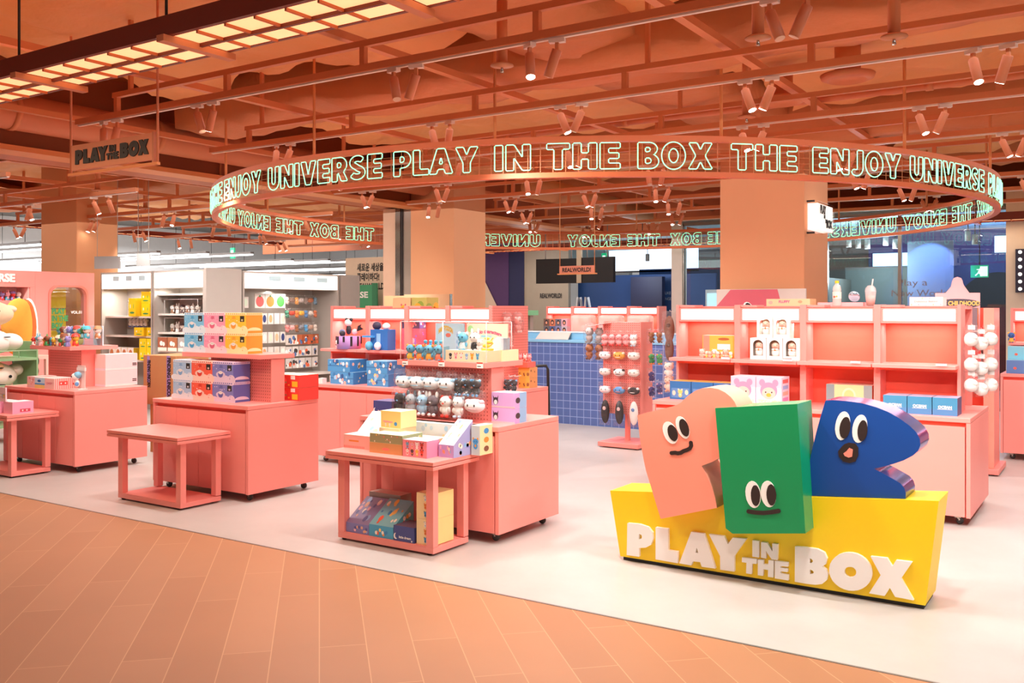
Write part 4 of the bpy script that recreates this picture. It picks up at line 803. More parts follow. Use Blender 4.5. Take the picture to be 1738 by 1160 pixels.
# ---------------------------------------------------------------- merchandise
random.seed(21)
def shade(h, k):
    v = [max(0, min(255, int(int(h[i:i+2], 16) * k))) for i in (1, 3, 5)]
    return '#%02x%02x%02x' % tuple(v)
def gift_box(name, label, cat, x, y, z, w, d, h, front, top=None, side=None, art=None, group=None, rot=0.0, bev=.0015):
    """carton with its printed front (-y), right (+x) and top; art(mb, w, d, h) adds the print"""
    b = MB(mat(front, .45)); t = mat(top or front, .45); s = mat(side or front, .45)
    v = [(0, 0, 0), (w, 0, 0), (w, d, 0), (0, d, 0), (0, 0, h), (w, 0, h), (w, d, h), (0, d, h)]
    b._add(v, [(0, 1, 5, 4)], mat(front, .45)); b._add(v, [(1, 2, 6, 5), (3, 0, 4, 7), (2, 3, 7, 6)], s); b._add(v, [(4, 5, 6, 7), (3, 2, 1, 0)], t)
    if art: art(b, w, d, h)
    return tag(b.build(name, None, (x, y, z), rot), label, cat, group)
def dots(cols, n, seed, f0=.12, f1=.9, r=.05, side=True):
    def art(b, w, d, h):
        rn = random.Random(seed)
        for i in range(n):
            m = mat(rn.choice(cols), .45); q = r * min(w, h) * rn.uniform(.6, 1.5) * 2
            b.disc(rn.uniform(.1, .9) * w, rn.uniform(f0, f1) * h, q * .5, q * .6, -.0006 - i * .00002, m, 10)
        if side:
            for i in range(n // 2):
                m = mat(rn.choice(cols), .45); q = r * min(d, h) * rn.uniform(.6, 1.5)
                c = (rn.uniform(.12, .88) * d, rn.uniform(f0, f1) * h)
                b._add([(w + .0006, c[0] + q * math.cos(k * .63), c[1] + q * math.sin(k * .63)) for k in range(10)], [tuple(range(10))], m)
    return art
def critter(b, x, z, s, body, acc, y=-.001, ears=1):
    """small printed animal: head, body, ears, eyes"""
    m = mat(body, .5); a = mat(acc, .5)
    b.disc(x, z + s * .32, s * .26, s * .32, y, m, 12); b.disc(x, z + s * .78, s * .34, s * .28, y - .0002, m, 14)
    if ears: b.disc(x - s * .24, z + s * 1.02, s * .1, s * .18, y, a, 8, .3).disc(x + s * .24, z + s * 1.02, s * .1, s * .18, y, a, 8, -.3)
    b.disc(x - s * .12, z + s * .78, s * .035, s * .05, y - .0004, BLACK, 6).disc(x + s * .12, z + s * .78, s * .035, s * .05, y - .0004, BLACK, 6)
    b.disc(x, z + s * .36, s * .12, s * .14, y - .0004, a, 10)
# --- capsule boxes: perforated strip, dark window, dome picture, cloud
def capsule_box(i, row, col, x, y, z, w, d, h, base, pale, deep, word, tier):
    rows = ['bottom', 'top'][row]
    lab = '%s gradient capsule box, %s row of the %s tier' % (word, rows, tier)
    def art(b, w, d, h):
        pm = mat(pale, .5); dm = mat(deep, .5)
        b.quad((0, -.0004, h * .88), (w, -.0004, h * .88), (w, -.0004, h), (0, -.0004, h), pm)
        for k in range(10): b.quad(*[(w * (.05 + k * .093 + dx), -.0008, h * (.91 + dz)) for dx, dz in ((0, 0), (.05, 0), (.05, .06), (0, .06))], dm)
        b.quad((w + .0004, 0, h * .88), (w + .0004, d, h * .88), (w + .0004, d, h), (w + .0004, 0, h), pm)
        for k in range(10): b._add([(w + .0008, d * (.05 + k * .093 + dx), h * (.91 + dz)) for dx, dz in ((0, 0), (.05, 0), (.05, .06), (0, .06))], [(0, 1, 2, 3)], dm)
        for cx, rz in ((.1, .18), (.35, .2), (.62, .26), (.9, .3)): b.disc(w * cx, h * .1, w * .2, h * rz * .9, -.0006 - cx * .0001, pm, 16)
        b.disc(w * .4, h * .36, w * .22, h * .16, -.001, mat(shade(pale, .97), .4), 18); b.disc(w * .4, h * .38, w * .12, h * .17, -.0013, dm, 14)
        b.disc(w * .4, h * .46, w * .1, h * .08, -.0016, WHITE, 12).disc(w * .37, h * .46, w * .012, h * .015, -.0018, BLACK, 6).disc(w * .43, h * .46, w * .012, h * .015, -.0018, BLACK, 6)
        b.disc(w * .42, h * .79, w * .09, h * .035, -.001, dm, 12).disc(w * .42, h * .72, w * .11, h * .03, -.0011, dm, 12)
        rn = random.Random(i)
        for k in range(9): b.disc(w * rn.uniform(.05, .7), h * rn.uniform(.55, .82), w * .022, h * .016, -.0007 - k * .00001, mat(rn.choice([pale, deep, '#ffffff']), .5), 7)
        critter(b, w * .84, h * .1, h * .2, pale, deep, -.0014)
        b._add([(w + .0006, d * .5 + d * .44 * math.cos(k * .35), h * .12 + h * .16 * math.sin(k * .35)) for k in range(10)], [tuple(range(10))], pm)
        for k in range(8):
            c = (d * rn.uniform(.15, .85), h * rn.uniform(.35, .8)); b._add([(w + .0007, c[0] + d * .03 * math.cos(q), c[1] + h * .025 * math.sin(q)) for q in (0, 1.2, 2.4, 3.6, 4.8)], [(0, 1, 2, 3, 4)], dm)
    o = gift_box('capsule_box', lab, 'toy box', x, y, z, w, d, h, base, shade(pale, 1), shade(deep, 1.0) if word in ('yellow', 'violet blue') else base, art, 'gradient capsule boxes')
    wn = MB(DARK).box(w * .72, w * .92, -.001, .0, h * .56, h * .84).build('window', o)
    MB(mat(shade(pale, .9), .6)).ell(w * .82, -.0012, h * .64, w * .05, .0006, h * .05).build('toy', wn)
    return o
tiers = [('lower', 4.98, .745, -6.677, [('pale blue', '#a9cdea', '#e4eef6', '#7fb0dc', .239), ('red orange', '#f0664c', '#fbd9c8', '#d93f2c', .26), ('violet blue', '#7f86c9', '#e6d4ea', '#5f68b0', .255)], .162, .17),
         ('upper', 5.08, 1.13, -6.663, [('sky blue', '#7fc5e8', '#dff0f8', '#4aa2d4', .254), ('candy pink', '#f5a3bd', '#fde0e4', '#e06a88', .266), ('yellow', '#f9c83c', '#fdeeb4', '#f0a23a', .252)], .166, .171)]
for tn, y, z, x0, cols, h, d in tiers:
    for row in (0, 1):
        x = x0
        for ci, (wd, base, pale, deep, w_) in enumerate(cols):
            capsule_box(ci * 7 + row, row, ci, x, y, z + row * h, w_ - .003, d, h - .001, base, pale, deep, wd, tn); x += w_
def red_art(b, w, d, h):
    Y = mat('#f3c32c'); b.disc(w * .45, h * .5, w * .16, h * .36, -.0008, mat('#f46a62'), 16).disc(w * .45, h * .5, w * .08, h * .2, -.001, mat('#9a8fd8'), 14)
    b.quad(*[(w * p, -.0008, h * q) for p, q in ((.78, .08), (.96, .08), (.96, .5), (.78, .5))], Y); b.quad(*[(w * p, -.0008, h * q) for p, q in ((.74, .66), (.88, .66), (.88, .95), (.74, .95))], WHITE)
    for k in range(7): b.disc(w * (.08 + k * .1), h * (.2 + .1 * (k % 3)), w * .03, h * .07, -.001, mat(['#f2b53c', '#e8907a', '#8fb27a'][k % 3]), 8)
    b.quad((w * .02, -.0007, h * .74), (w * .2, -.0007, h * .74), (w * .2, -.0007, h * .9), (w * .02, -.0007, h * .9), Y)
for k in range(2):
    gift_box('gift_box', '%s red and yellow carton beside the pegboard riser' % ['lower', 'upper'][k], 'box', -5.97, 5.38, .745 + .104 * k, .36, .22, .103, '#e8433a', '#f4e0c0', '#e8433a', red_art, 'red cartons')
# --- nesting table, top
gift_box('gift_box', 'flat pale pink box at the left front of the loaded table', 'box', -4.320, 4.541, .58, .245, .2, .088, '#f3bfb4', '#fbeee4', '#f0b0a4', lambda b, w, d, h: [b.quad((w * .2, -.0006, h * .5), (w * .55, -.0006, h * .5), (w * .55, -.0006, h * .62), (w * .2, -.0006, h * .62), mat('#e8943c'))] + [b.quad((w * (.02 + k * .05), -.0006, h * .03), (w * (.045 + k * .05), -.0006, h * .03), (w * (.045 + k * .05), -.0006, h * .2), (w * (.02 + k * .05), -.0006, h * .2), mat('#e87f74')) for k in range(15)])
gift_box('gift_box', 'gold flat box under the green one on the loaded table', 'box', -4.034, 4.478, .58, .27, .2, .066, '#cfa468', '#e8cf96', '#c79a5c', lambda b, w, d, h: b.disc(w * .5, h * .45, w * .12, h * .13, -.0006, mat('#f08a7a'), 12))
gift_box('gift_box', 'olive green flat box stacked on the gold box', 'box', -4.034, 4.480, .647, .268, .2, .056, '#9aa377', '#f6ecca', '#8f9a70', dots(['#f3d06a', '#f4efe0', '#e0796a'], 12, 3, r=.07))
gift_box('gift_box', 'rose pink box printed with many small animals', 'box', -3.756, 4.473, .58, .19, .125, .105, '#ee9aa6', '#f7e6ea', '#e08fae', lambda b, w, d, h: [critter(b, w * (.2 + .2 * (k % 4)), h * (.08 + .4 * (k // 4)), h * .36, ['#f6efe8', '#5f4a58', '#f8d25e', '#e0503c', '#7fb7dc', '#f2b8c4', '#ffffff', '#c7453a'][k], ['#d8402e', '#f2a33c', '#ffffff', '#3c3030'][k % 4]) for k in range(8)])
def slant_box(name, label, x, y, z, w, d, h0, h1, front, slope, side, art=None, group=None):
    b = MB(mat(front, .4)); v = [(0, 0, 0), (w, 0, 0), (w, d, 0), (0, d, 0), (0, 0, h0), (w, 0, h0), (w, d, h1), (0, d, h1)]
    b._add(v, [(0, 1, 5, 4)], mat(front, .4))._add(v, [(1, 2, 6, 5), (3, 0, 4, 7), (2, 3, 7, 6)], mat(side, .4))._add(v, [(4, 5, 6, 7)], mat(slope, .35))
    if art: art(b, w, d, h0, h1)
    return tag(b.build(name, None, (x, y, z)), label, 'box', group)
def slope_print(cols, n, seed, word=None):
    def art(b, w, d, h0, h1):
        rn = random.Random(seed); e = .001
        def S(u, v, off): return (u * w, v * d - off * .6, h0 + v * (h1 - h0) + off)
        for k in range(n):
            cu, cv, q = rn.uniform(.1, .9), rn.uniform(.08, .92), rn.uniform(.04, .12); m = mat(rn.choice(cols), .4)
            b._add([S(cu + q * .7 * math.cos(t * .63), cv + q * math.sin(t * .63), e + k * .00008) for t in range(10)], [tuple(range(10))], m)
        for k in range(n // 2): b.disc(w * rn.uniform(.1, .9), h0 * rn.uniform(.2, .8), w * .05, h0 * .16, -.0006 - k * .00001, mat(rn.choice(cols), .4), 9)
        for k in range(n // 2):
            v = rn.uniform(.25, .9); zz = rn.uniform(.15, .8) * (h0 + v * (h1 - h0)); q = d * .07
            b._add([(w + .0007, v * d + q * math.cos(t * .63), zz + q * math.sin(t * .63)) for t in range(10)], [tuple(range(10))], mat(rn.choice(cols), .4))
        if word: b.text(word, h0 * .26, w * .5, -.0008, h0 * .4, WHITE, .02)
    return art
slant_box('slant_box', 'lavender slant-top display box at the right of the loaded table', -3.554, 4.576, .58, .115, .2, .078, .215, '#b7a3dc', '#e6e4ef', '#a9a6d4', slope_print(['#f2c0d2', '#8fb9e4', '#fff3d8', '#7a6cb4', '#f0a27a'], 16, 5))
slant_box('slant_box', 'white and sky blue slant-top display box behind the pale pink box', -4.406, 4.753, .58, .26, .17, .06, .2, '#cfe4ee', '#eef1ec', '#bfd8ea', slope_print(['#8fc6e6', '#f5e3a6', '#e8f4fa', '#f3c2b4'], 14, 6))
for i, (x, y, z, w_, d, h, lb) in enumerate([(-3.428, 4.745, .58, .066, .14, .185, 'tall narrow cream box with blue toy pictures at the table corner')]):
    gift_box('gift_box', lb, 'box', x, y, z, w_, d, h, '#cfd8d4', '#f8efd8', '#f6dca6', lambda b, w, d, h: [b._add([(w + .0006, d * .5 + d * .2 * math.cos(t * .63), h * (.2 + .3 * k) + h * .1 * math.sin(t * .63)) for t in range(10)], [tuple(range(10))], mat(['#7a4f3c', '#e08a3a', '#3c8fc8'][k])) for k in range(3)] + [critter(b, w * .5, h * .2, h * .34, '#4fa3d8', '#f0a23a')])
gift_box('gift_box', 'pale blue wide box at the back of the loaded table', 'box', -4.009, 4.825, .58, .52, .12, .165, '#dcebf0', '#f8f4ea', '#d2e4ee', dots(['#a9d4ea', '#f7e3b8', '#ffffff', '#bcd7e8'], 16, 8, r=.09))
gift_box('gift_box', 'yellow square box raised on the stacked boxes', 'box', -4.073, 4.630, .722, .168, .16, .108, '#f5dd86', '#faf2d2', '#f6e6a8', lambda b, w, d, h: [b.disc(w * .75, h * .25, h * .12, h * .12, -.0007, mat('#3f86c8'), 12), b.quad((w * .12, -.0007, h * .34), (w * .6, -.0007, h * .3), (w * .6, -.0007, h * .38), (w * .12, -.0007, h * .42), mat('#f0a0a8'))] + [critter(b, w * (.25 + .2 * k), h * .06, h * .2, '#fdf6e8', '#f0b6c0') for k in range(2)] )
gift_box('gift_box', 'plain cream box under the yellow square box', 'box', -4.078, 4.619, .58, .17, .17, .141, '#ecd9ae', '#f6ead0', '#e6cf9c')
gift_box('gift_box', 'thin gold trimmed box behind the rose pink box', 'box', -3.835, 4.641, .58, .19, .14, .09, '#f2ddb0', '#faf3e2', '#e8c88a', dots(['#e0b060'], 5, 2))
# --- nesting table, lower level
slant_box('slant_box', 'dark lilac slant-top box at the left of the bottom shelf', -4.215, 4.455, .0555, .195, .2, .062, .195, '#7d78ae', '#8a7ba8', '#6a6aa0', slope_print(['#5a5590', '#f0b8c0', '#f5e0c8', '#8fa8d8', '#e4a888'], 18, 9))
slant_box('slant_box', 'turquoise slant-top box in the middle of the bottom shelf', -4.015, 4.452, .0555, .2, .2, .075, .205, '#4aa0c4', '#7cc0cf', '#5fb4c4', slope_print(['#f0953c', '#f5c86a', '#3a86bc', '#f6efe0', '#e8603c'], 16, 10))
def navy_art(b, w, d, h):
    b.disc(w * .1, h * .3, h * .17, h * .2, -.0006, WHITE, 18).disc(w * .16, h * .34, h * .15, h * .18, -.0008, mat('#3f4a86'), 18)
    b.text('little dream', h * .16, w * .55, -.0008, h * .2, WHITE, .03); b.disc(w * .88, h * .1, h * .06, h * .06, -.0008, WHITE, 8)
gift_box('gift_box', 'navy box with white moon print on the bottom shelf', 'box', -3.81, 4.45, .0555, .165, .16, .095, '#434c88', '#6b5a78', '#3a4278', navy_art)
def peng(b, w, d, h):
    for k in range(7): b.bar((w * (.05 + k * .06), -.0006, h * (.62 - k * .06)), (w * (.05 + k * .06), -.0006, 0), .0008, w * .012, mat('#c98a5c'))
    b.disc(w * .7, h * .22, w * .12, h * .3, -.0008, mat('#6f7f96'), 16).disc(w * .7, h * .2, w * .07, h * .2, -.001, mat('#d8d8d4'), 14).disc(w * .66, h * .4, w * .018, h * .03, -.0012, WHITE, 8).disc(w * .74, h * .4, w * .018, h * .03, -.0012, WHITE, 8)
gift_box('gift_box', 'grey carton with a plump bird print at the back of the bottom shelf', 'box', -4.21, 4.67, .0555, .27, .11, .225, '#a39a96', '#c9b8ae', '#8f7a6c', peng)
def cream_art(b, w, d, h):
    for k in range(3): critter(b, w * .55, h * (.08 + .3 * k), h * .2, ['#4fa3d8', '#e08a3a', '#f2efe6'][k], ['#3a3a44', '#d8402e', '#7ab0d8'][k])
for k in range(2):
    gift_box('gift_box', '%s cream toy carton at the right of the bottom shelf' % ['lower', 'upper'][k], 'box', -3.635, 4.46, .0555 + .158 * k, .125, .21, .157, '#f0d9a4', '#e8c88c', '#f0cf88', cream_art, 'cream toy cartons')
# --- middle cabinet top
gift_box('gift_box', 'navy box with moon print on the middle cabinet beside the plush', 'box', -4.46, 4.99, .745, .17, .16, .1, '#454a86', '#6a6090', '#5a5a98', navy_art)
def purple_art(b, w, d, h):
    b.quad((0, -.0006, 0), (w, -.0006, 0), (w, -.0006, h * .1), (0, -.0006, h * .1), mat('#efc6cc'))
    b.disc(w * .18, h * .42, w * .11, h * .26, -.0008, mat('#3a3038'), 14).disc(w * .18, h * .34, w * .075, h * .16, -.001, WHITE, 12)
    b._add([(w * .08, -.0009, h * .5), (w * .13, -.0009, h * .6), (w * .06, -.0009, h * .82)], [(0, 1, 2)], mat('#3a3038'))._add([(w * .28, -.0009, h * .5), (w * .23, -.0009, h * .6), (w * .30, -.0009, h * .82)], [(0, 1, 2)], mat('#3a3038'))
    b._add([(w + .0006, d * .4, 0), (w + .0006, d, 0), (w + .0006, d, h), (w + .0006, d * .4, h)], [(0, 1, 2, 3)], mat('#8fb6dc'))
    b._add([(w + .0008, d * .25 + d * .2 * math.cos(t * .63), h * .5 + h * .2 * math.sin(t * .63)) for t in range(10)], [tuple(range(10))], mat('#3a3038'))
for k in range(2):
    gift_box('gift_box', '%s lilac box of the stack at the right of the middle cabinet' % ['lower', 'upper'][k], 'box', -3.512, 5.09, .745 + .1 * k, .185, .14, .099, '#cfa9dd', '#f3ecf3', '#c6a2d8', purple_art, 'lilac boxes')
# --- plush in cellophane on hooks
def bag_plush(x, y, z, kind, label, cat, group, s=.1, rot=0.0):
    """soft toy in a clear bag hanging from a peg"""
    body, acc, style = kind
    r = thing('bagged_plush', label, cat, (x, y, z), rot, group)
    p = MB(mat(body, .85, noise=.04, scale=30)); a = mat(acc, .85); h = s
    if style == 'wide':
        p.ell(0, -.02, 0, h * .62, h * .36, h * .36, None, 14, 9).ell(-h * .42, -.02, h * .2, h * .16, h * .2, h * .14, a).ell(h * .42, -.02, h * .2, h * .16, h * .2, h * .14, a)
        p.ell(-h * .22, -.02 - h * .33, h * .04, h * .05, h * .03, h * .07, BLACK, 8, 6).ell(h * .2, -.02 - h * .33, h * .04, h * .05, h * .03, h * .07, BLACK, 8, 6).ell(0, -.02 - h * .3, -h * .14, h * .28, h * .05, h * .04, a, 10, 6)
    elif style == 'puff':
        p.ell(0, -.02, -h * .25, h * .46, h * .4, h * .46, None, 14, 10, .12).ell(h * .2, -.04, -h * .1, h * .24, h * .2, h * .2, a, 10, 7).box(-h * .22, h * .22, -.004, .0, h * .42, h * .72, mat('#e8e4e0', .4))
    elif style == 'pouch':
        p.ell(0, -.015, -h * .1, h * .3, h * .16, h * .75, None, 12, 10).ell(0, -.015 - h * .15, h * .12, h * .12, h * .03, h * .12, a, 10, 6).ell(-h * .06, -.015 - h * .17, h * .14, h * .02, h * .02, h * .03, BLACK, 6, 5).ell(h * .06, -.015 - h * .17, h * .14, h * .02, h * .02, h * .03, BLACK, 6, 5)
    else:
        p.ell(0, -.02, -h * .34, h * .28, h * .22, h * .32, None, 12, 8).ell(0, -.022, h * .12, h * .36, h * .28, h * .3, None, 14, 9)
        for sx in (-1, 1):
            if style == 'ears': p.ell(sx * h * .24, -.02, h * .42, h * .1, h * .08, h * .2, a, 8, 6)
            else: p.ell(sx * h * .26, -.02, h * .34, h * .11, h * .08, h * .11, a, 8, 6)
            p.ell(sx * h * .14, -.022 - h * .27, h * .14, h * .03, h * .02, h * .045, BLACK, 6, 5).ell(sx * h * .26, -.03, -h * .3, h * .1, h * .1, h * .16, None, 8, 6).ell(sx * h * .15, -.04, -h * .62, h * .11, h * .12, h * .09, a, 8, 6)
        p.ell(0, -.022 - h * .28, h * .04, h * .07, h * .03, h * .04, a, 8, 6)
    p.build('plush', r)
    rn = random.Random(int(x * 997 + z * 131)); 
    wv = h * (.72 if style == 'wide' else (.40 if style == 'pouch' else .5)); top = h * (.75 if style != 'pouch' else .9); bot = -h * (.8 if style not in ('wide', 'pouch') else (.55 if style == 'wide' else .95))
    g = MB(FILM); jit = [[(rn.uniform(-1, 1), rn.uniform(-1, 1), rn.uniform(-1, 1)) for _ in range(9)] for _ in range(9)]
    for sg in (1, -1):
        def fn(u, v):
            j = jit[int(round(v * 8))][int(round(u * 8))]; e = (1 - (2 * u - 1) ** 4) * (1 - (2 * v - 1) ** 4)
            return ((2 * u - 1) * wv + j[0] * .004, -.02 - sg * e * h * .42 + j[1] * .006, bot + v * (top - bot) + j[2] * .004)
        g.grid(fn, 8, 8, None, False)
    g.build('bag', r)
    MB(mat('#e3dcd6', .3, .6)).tube([(0, .0, top - .006), (0, .07, top - .002)], .0022, 5).tube([(0, -.002, top - .006), (0, -.004, top + .008)], .0022, 5).build('hook', r)
    return r
K = {'white': ('#eef0f2', '#9fd0ea', 'wide'), 'black': ('#2a2628', '#6aa0c8', 'bear'), 'grey': ('#a9b2ba', '#5a6a78', 'ears'), 'blue': ('#9fcbe8', '#f0f4f6', 'ears'), 'dark': ('#6a5f66', '#f0ecea', 'ears'),
     'bow': ('#f8f3ee', '#e0453a', 'bear'), 'pale': ('#f6f2ee', '#bcd0e0', 'bear'), 'fluffy': ('#f9f1f1', '#f3c0c8', 'wide'), 'pink': ('#f3a9a8', '#d8403c', 'bear'), 'lion': ('#f0a443', '#f6e6c8', 'wide'), 'spot': ('#f2efea', '#2c2828', 'wide'), 'cream': ('#efe4da', '#d8cfc8', 'wide'), 'sky': ('#5f9ed8', '#e07a5a', 'wide'),
     'inkcat': ('#2a2628', '#f2efea', 'wide'), 'slipper': ('#211d1e', '#f0c8c4', 'pouch'), 'longw': ('#f2ece6', '#6a9ad0', 'pouch'), 'brown': ('#9a5f38', '#7a4524', 'bear'), 'silver': ('#b4afac', '#8a8684', 'bear'), 'green': ('#3f9a58', '#f0843c', 'bear'), 'violet': ('#3f3a78', '#d8a8b8', 'bear'), 'rose': ('#f0a49c', '#f6d8d0', 'bear')}
row1 = [('white', 'first white plush from the left in the upper row over the middle cabinet'), ('white', 'second white plush from the left in the upper row over the middle cabinet'), ('white', 'third white plush from the left in the upper row over the middle cabinet'), ('white', 'fourth white plush from the left, beside the black plush, upper row'),
        ('black', 'leftmost black bagged plush in the upper row of the riser'), ('black', 'middle black bagged plush in the upper row of the riser'), ('black', 'rightmost black bagged plush in the upper row of the riser')]
xs = [-4.2, -4.085, -3.965, -3.83, -3.725, -3.655, -3.585]
for (k, lb), x in zip(row1, xs): bag_plush(x, 5.04, .985, K[k], lb, 'plush toy', 'bagged plush on the middle riser', .122 if k == 'white' else .1)
row2 = [('black', 'small black bagged plush at the left end of the lower row'), ('grey', 'grey bagged plush in the lower row of the riser'), ('blue', 'light blue bagged plush in the lower row of the riser'), ('dark', 'dark grey and white bagged plush in the lower row'), ('bow', 'white bagged plush with red ears and feet in the lower row'), ('pale', 'plain white bagged plush beside the red eared one'), ('fluffy', 'wide fluffy white and pink bagged plush at the lower right')]
xs2 = [-4.22, -4.12, -4.02, -3.93, -3.82, -3.715, -3.585]
for (k, lb), x in zip(row2, xs2): bag_plush(x, 5.02, .855, K[k], lb, 'plush toy', 'bagged plush on the middle riser', .128)
for i, x in enumerate((-3.49, -3.44)): bag_plush(x, 5.27, .99 - .004, K['black'], ['left', 'right'][i] + ' black bagged plush on the side of the middle riser', 'plush toy', 'bagged plush on the middle riser', .075)
# pegboard tower
T = {'front': []}
rows = [(1.17, ['pink', 'pink', 'pink', 'pink', 'pale'], .112), (.99, ['fluffy', 'lion', 'cream'], .116), (.81, ['cream', 'spot', 'cream'], .112), (.62, ['fluffy', 'sky', 'inkcat'], .112), (.40, ['slipper', 'slipper', 'longw'], .17)]
cn = {'fluffy': 'fluffy white', 'pink': 'pink', 'lion': 'orange maned', 'cream': 'cream', 'spot': 'white and black', 'pale': 'white', 'sky': 'blue', 'inkcat': 'black', 'slipper': 'long black', 'longw': 'long white', 'brown': 'brown', 'silver': 'silver grey', 'green': 'green', 'violet': 'violet', 'rose': 'rose'}
for ri, (z, ks, s) in enumerate(rows):
    for ci, k in enumerate(ks):
        x = -4.53 - .17 + ci * (.34 / (len(ks) - 1))
        bag_plush(x, 8.985, z, K[k], '%s bagged plush, %s in the %s row of the pegboard tower' % (cn[k], ORD[ci], ORD[ri]), 'plush toy', 'bagged plush on the pegboard tower', s)
for ci, (z, k) in enumerate([(1.22, 'silver'), (1.22, 'silver'), (1.04, 'brown'), (1.04, 'brown')]):
    bag_plush(-4.80 - .12 * (ci % 2), 9.06, z, K[k], '%s %s bagged plush on the left arm of the pegboard tower' % (['inner', 'outer'][ci % 2], cn[k]), 'plush toy', 'bagged plush on the pegboard tower', .15, R(-30))
for ci, (z, k) in enumerate([(1.2, 'brown'), (1.2, 'brown'), (.97, 'green'), (.97, 'green'), (.78, 'violet'), (.66, 'violet'), (.62, 'violet')]):
    bag_plush(-4.24 + .09 * (ci % 2), 9.12, z, K[k], '%s %s bagged plush on the right side of the pegboard tower' % (ORD[ci], cn[k]), 'plush toy', 'bagged plush on the pegboard tower', .1, R(60))
MB(WHITE)
tag(MB(WHITE)._add([(-4.9, 8.95, 1.30), (-4.70, 8.95, 1.33), (-4.62, 9.1, 1.345), (-4.86, 9.12, 1.31), (-4.9, 8.95, 1.304), (-4.70, 8.95, 1.334), (-4.62, 9.1, 1.349), (-4.86, 9.12, 1.314)], [(0, 1, 2, 3), (4, 5, 6, 7), (0, 1, 5, 4), (1, 2, 6, 5)]).build('paper_sheet'), 'white paper sheet lying on the top of the pegboard tower', 'paper')
# round white puffs hanging at the right shelf unit end
n = 0
for z, q in ((1.30, 3), (1.12, 3), (.97, 3)):
    for i in range(q):
        bag_plush(-.935 + .055 * i, 7.44 + .07 * i, z - .03 * (i == 1), ('#f8efe9', '#f8ddd6', 'puff'), '%s white puff in the %s row at the end of the right shelf unit' % (ORD[i], ORD[n // 3]), 'plush toy', 'bagged puffs at the right shelf end', .105); n += 1
for i, (y, z, s) in enumerate([(7.15, 1.36, .13), (7.33, 1.36, .13), (7.2, 1.2, .08)]):
    bag_plush(-4.78, y, z, K['rose'], ['larger rose plush nearer on the end pegboard', 'larger rose plush farther on the end pegboard', 'small rose plush under the larger ones on the end pegboard'][i], 'plush toy', 'rose plush on the end pegboard', s, R(90))
# --- toy figures
def toy(x, y, z, s, body, acc, kind, label, group, rot=0.0, cat='toy figure'):
    p = MB(mat(body, .35, noise=.02)); a = mat(acc, .35, noise=.02)
    p.lathe([(0, 0), (.2 * s, 0), (.24 * s, .08 * s), (.2 * s, .3 * s), (.12 * s, .42 * s), (0, .44 * s)], n=12, m=a)
    p.ell(0, 0, .64 * s, .3 * s, .27 * s, .27 * s, None, 14, 9)
    for q in (-1, 1):
        p.ell(q * .22 * s, -.03 * s, .28 * s, .07 * s, .09 * s, .13 * s, None, 8, 6).ell(q * .12 * s, -.25 * s, .66 * s, .035 * s, .03 * s, .05 * s, BLACK, 6, 5).ell(q * .1 * s, -.1 * s, .03 * s, .1 * s, .14 * s, .05 * s, None, 8, 6)
        if kind == 'ears': p.ell(q * .2 * s, 0, .95 * s, .07 * s, .06 * s, .18 * s, None, 8, 6)
        elif kind == 'round': p.ell(q * .24 * s, 0, .84 * s, .1 * s, .07 * s, .1 * s, a, 8, 6)
    if kind == 'hat': p.lathe([(.34 * s, .72 * s), (.3 * s, .78 * s), (.22 * s, .95 * s), (0, 1.0 * s)], n=14, m=a)
    elif kind == 'horn': p.lathe([(.12 * s, .86 * s), (0, 1.15 * s)], n=8, m=a)
    return tag(p.build('toy_figure', None, (x, y, z), rot), label, cat, group)
CO = ['#e2453c', '#7cc5dc', '#f6efe6', '#f0a63c', '#8a4a2c', '#4fb4c8', '#f3c544', '#d8d2cc', '#3f9a58', '#f4d6b8', '#9a8fd0', '#c84a3c', '#f2b8c0', '#5a8fd0']
CN = ['red', 'pale blue', 'ivory', 'orange', 'brown', 'teal', 'yellow', 'grey white', 'green', 'peach', 'lilac', 'brick red', 'soft pink', 'blue']
KN = ['round', 'ears', 'hat', 'plain', 'horn']
random.seed(3)
for i in range(11):
    c = i % 14; toy(-8.925 + i * .058 if i < 11 else 0, 5.06 + .015 * (i % 2), 1.135, .088 + .02 * (i % 3 == 1), CO[c], CO[(c * 5 + 2) % 14], KN[i % 5], '%s toy figure with %s, %s in the front line of the parade' % (CN[c], {'round': 'round ears', 'ears': 'long ears', 'hat': 'a hat', 'plain': 'bare head', 'horn': 'a crest'}[KN[i % 5]], ORD[i]), 'toy figures on the left riser')
tag(MB(mat('#9fd0e8')).box(-8.75, -8.62, 5.10, 5.2, 1.135, 1.215).build('step_block'), 'blue display step among the figures on the left riser', 'display step')
tag(MB(mat('#e9bd78')).box(-8.56, -8.42, 5.12, 5.2, 1.135, 1.21).build('step_block'), 'tan display step among the figures on the left riser', 'display step')
tag(MB(CLEAR).box(-8.86, -8.33, 5.2, 5.34, 1.20, 1.206).box(-8.86, -8.855, 5.2, 5.34, 1.135, 1.2).box(-8.335, -8.33, 5.2, 5.34, 1.135, 1.2).build('acrylic_stand'), 'clear acrylic bridge carrying the rear line of figures', 'display step')
for i in range(9):
    c = (i * 3 + 1) % 14; toy(-8.83 + i * .058, 5.27, 1.206, .105 + .02 * (i % 2), CO[c], CO[(c * 3 + 5) % 14], KN[(i + 2) % 5], '%s toy figure, %s on the clear bridge of the left riser' % (CN[c], ORD[i]), 'toy figures on the left riser')
for i in range(4): toy(-8.44 + .04 * i, 5.08 + .09 * i, 1.135 + (.07 if i > 1 else 0), .125, ['#f0d2b0', '#f3c544', '#e8dccf', '#f6efe6'][i], ['#8a4a2c', '#e2453c', '#4fb4c8', '#c98a5c'][i], 'hat', ['peach', 'yellow', 'ivory', 'white'][i] + ' hatted toy figure near the right end of the left riser', 'toy figures on the left riser')
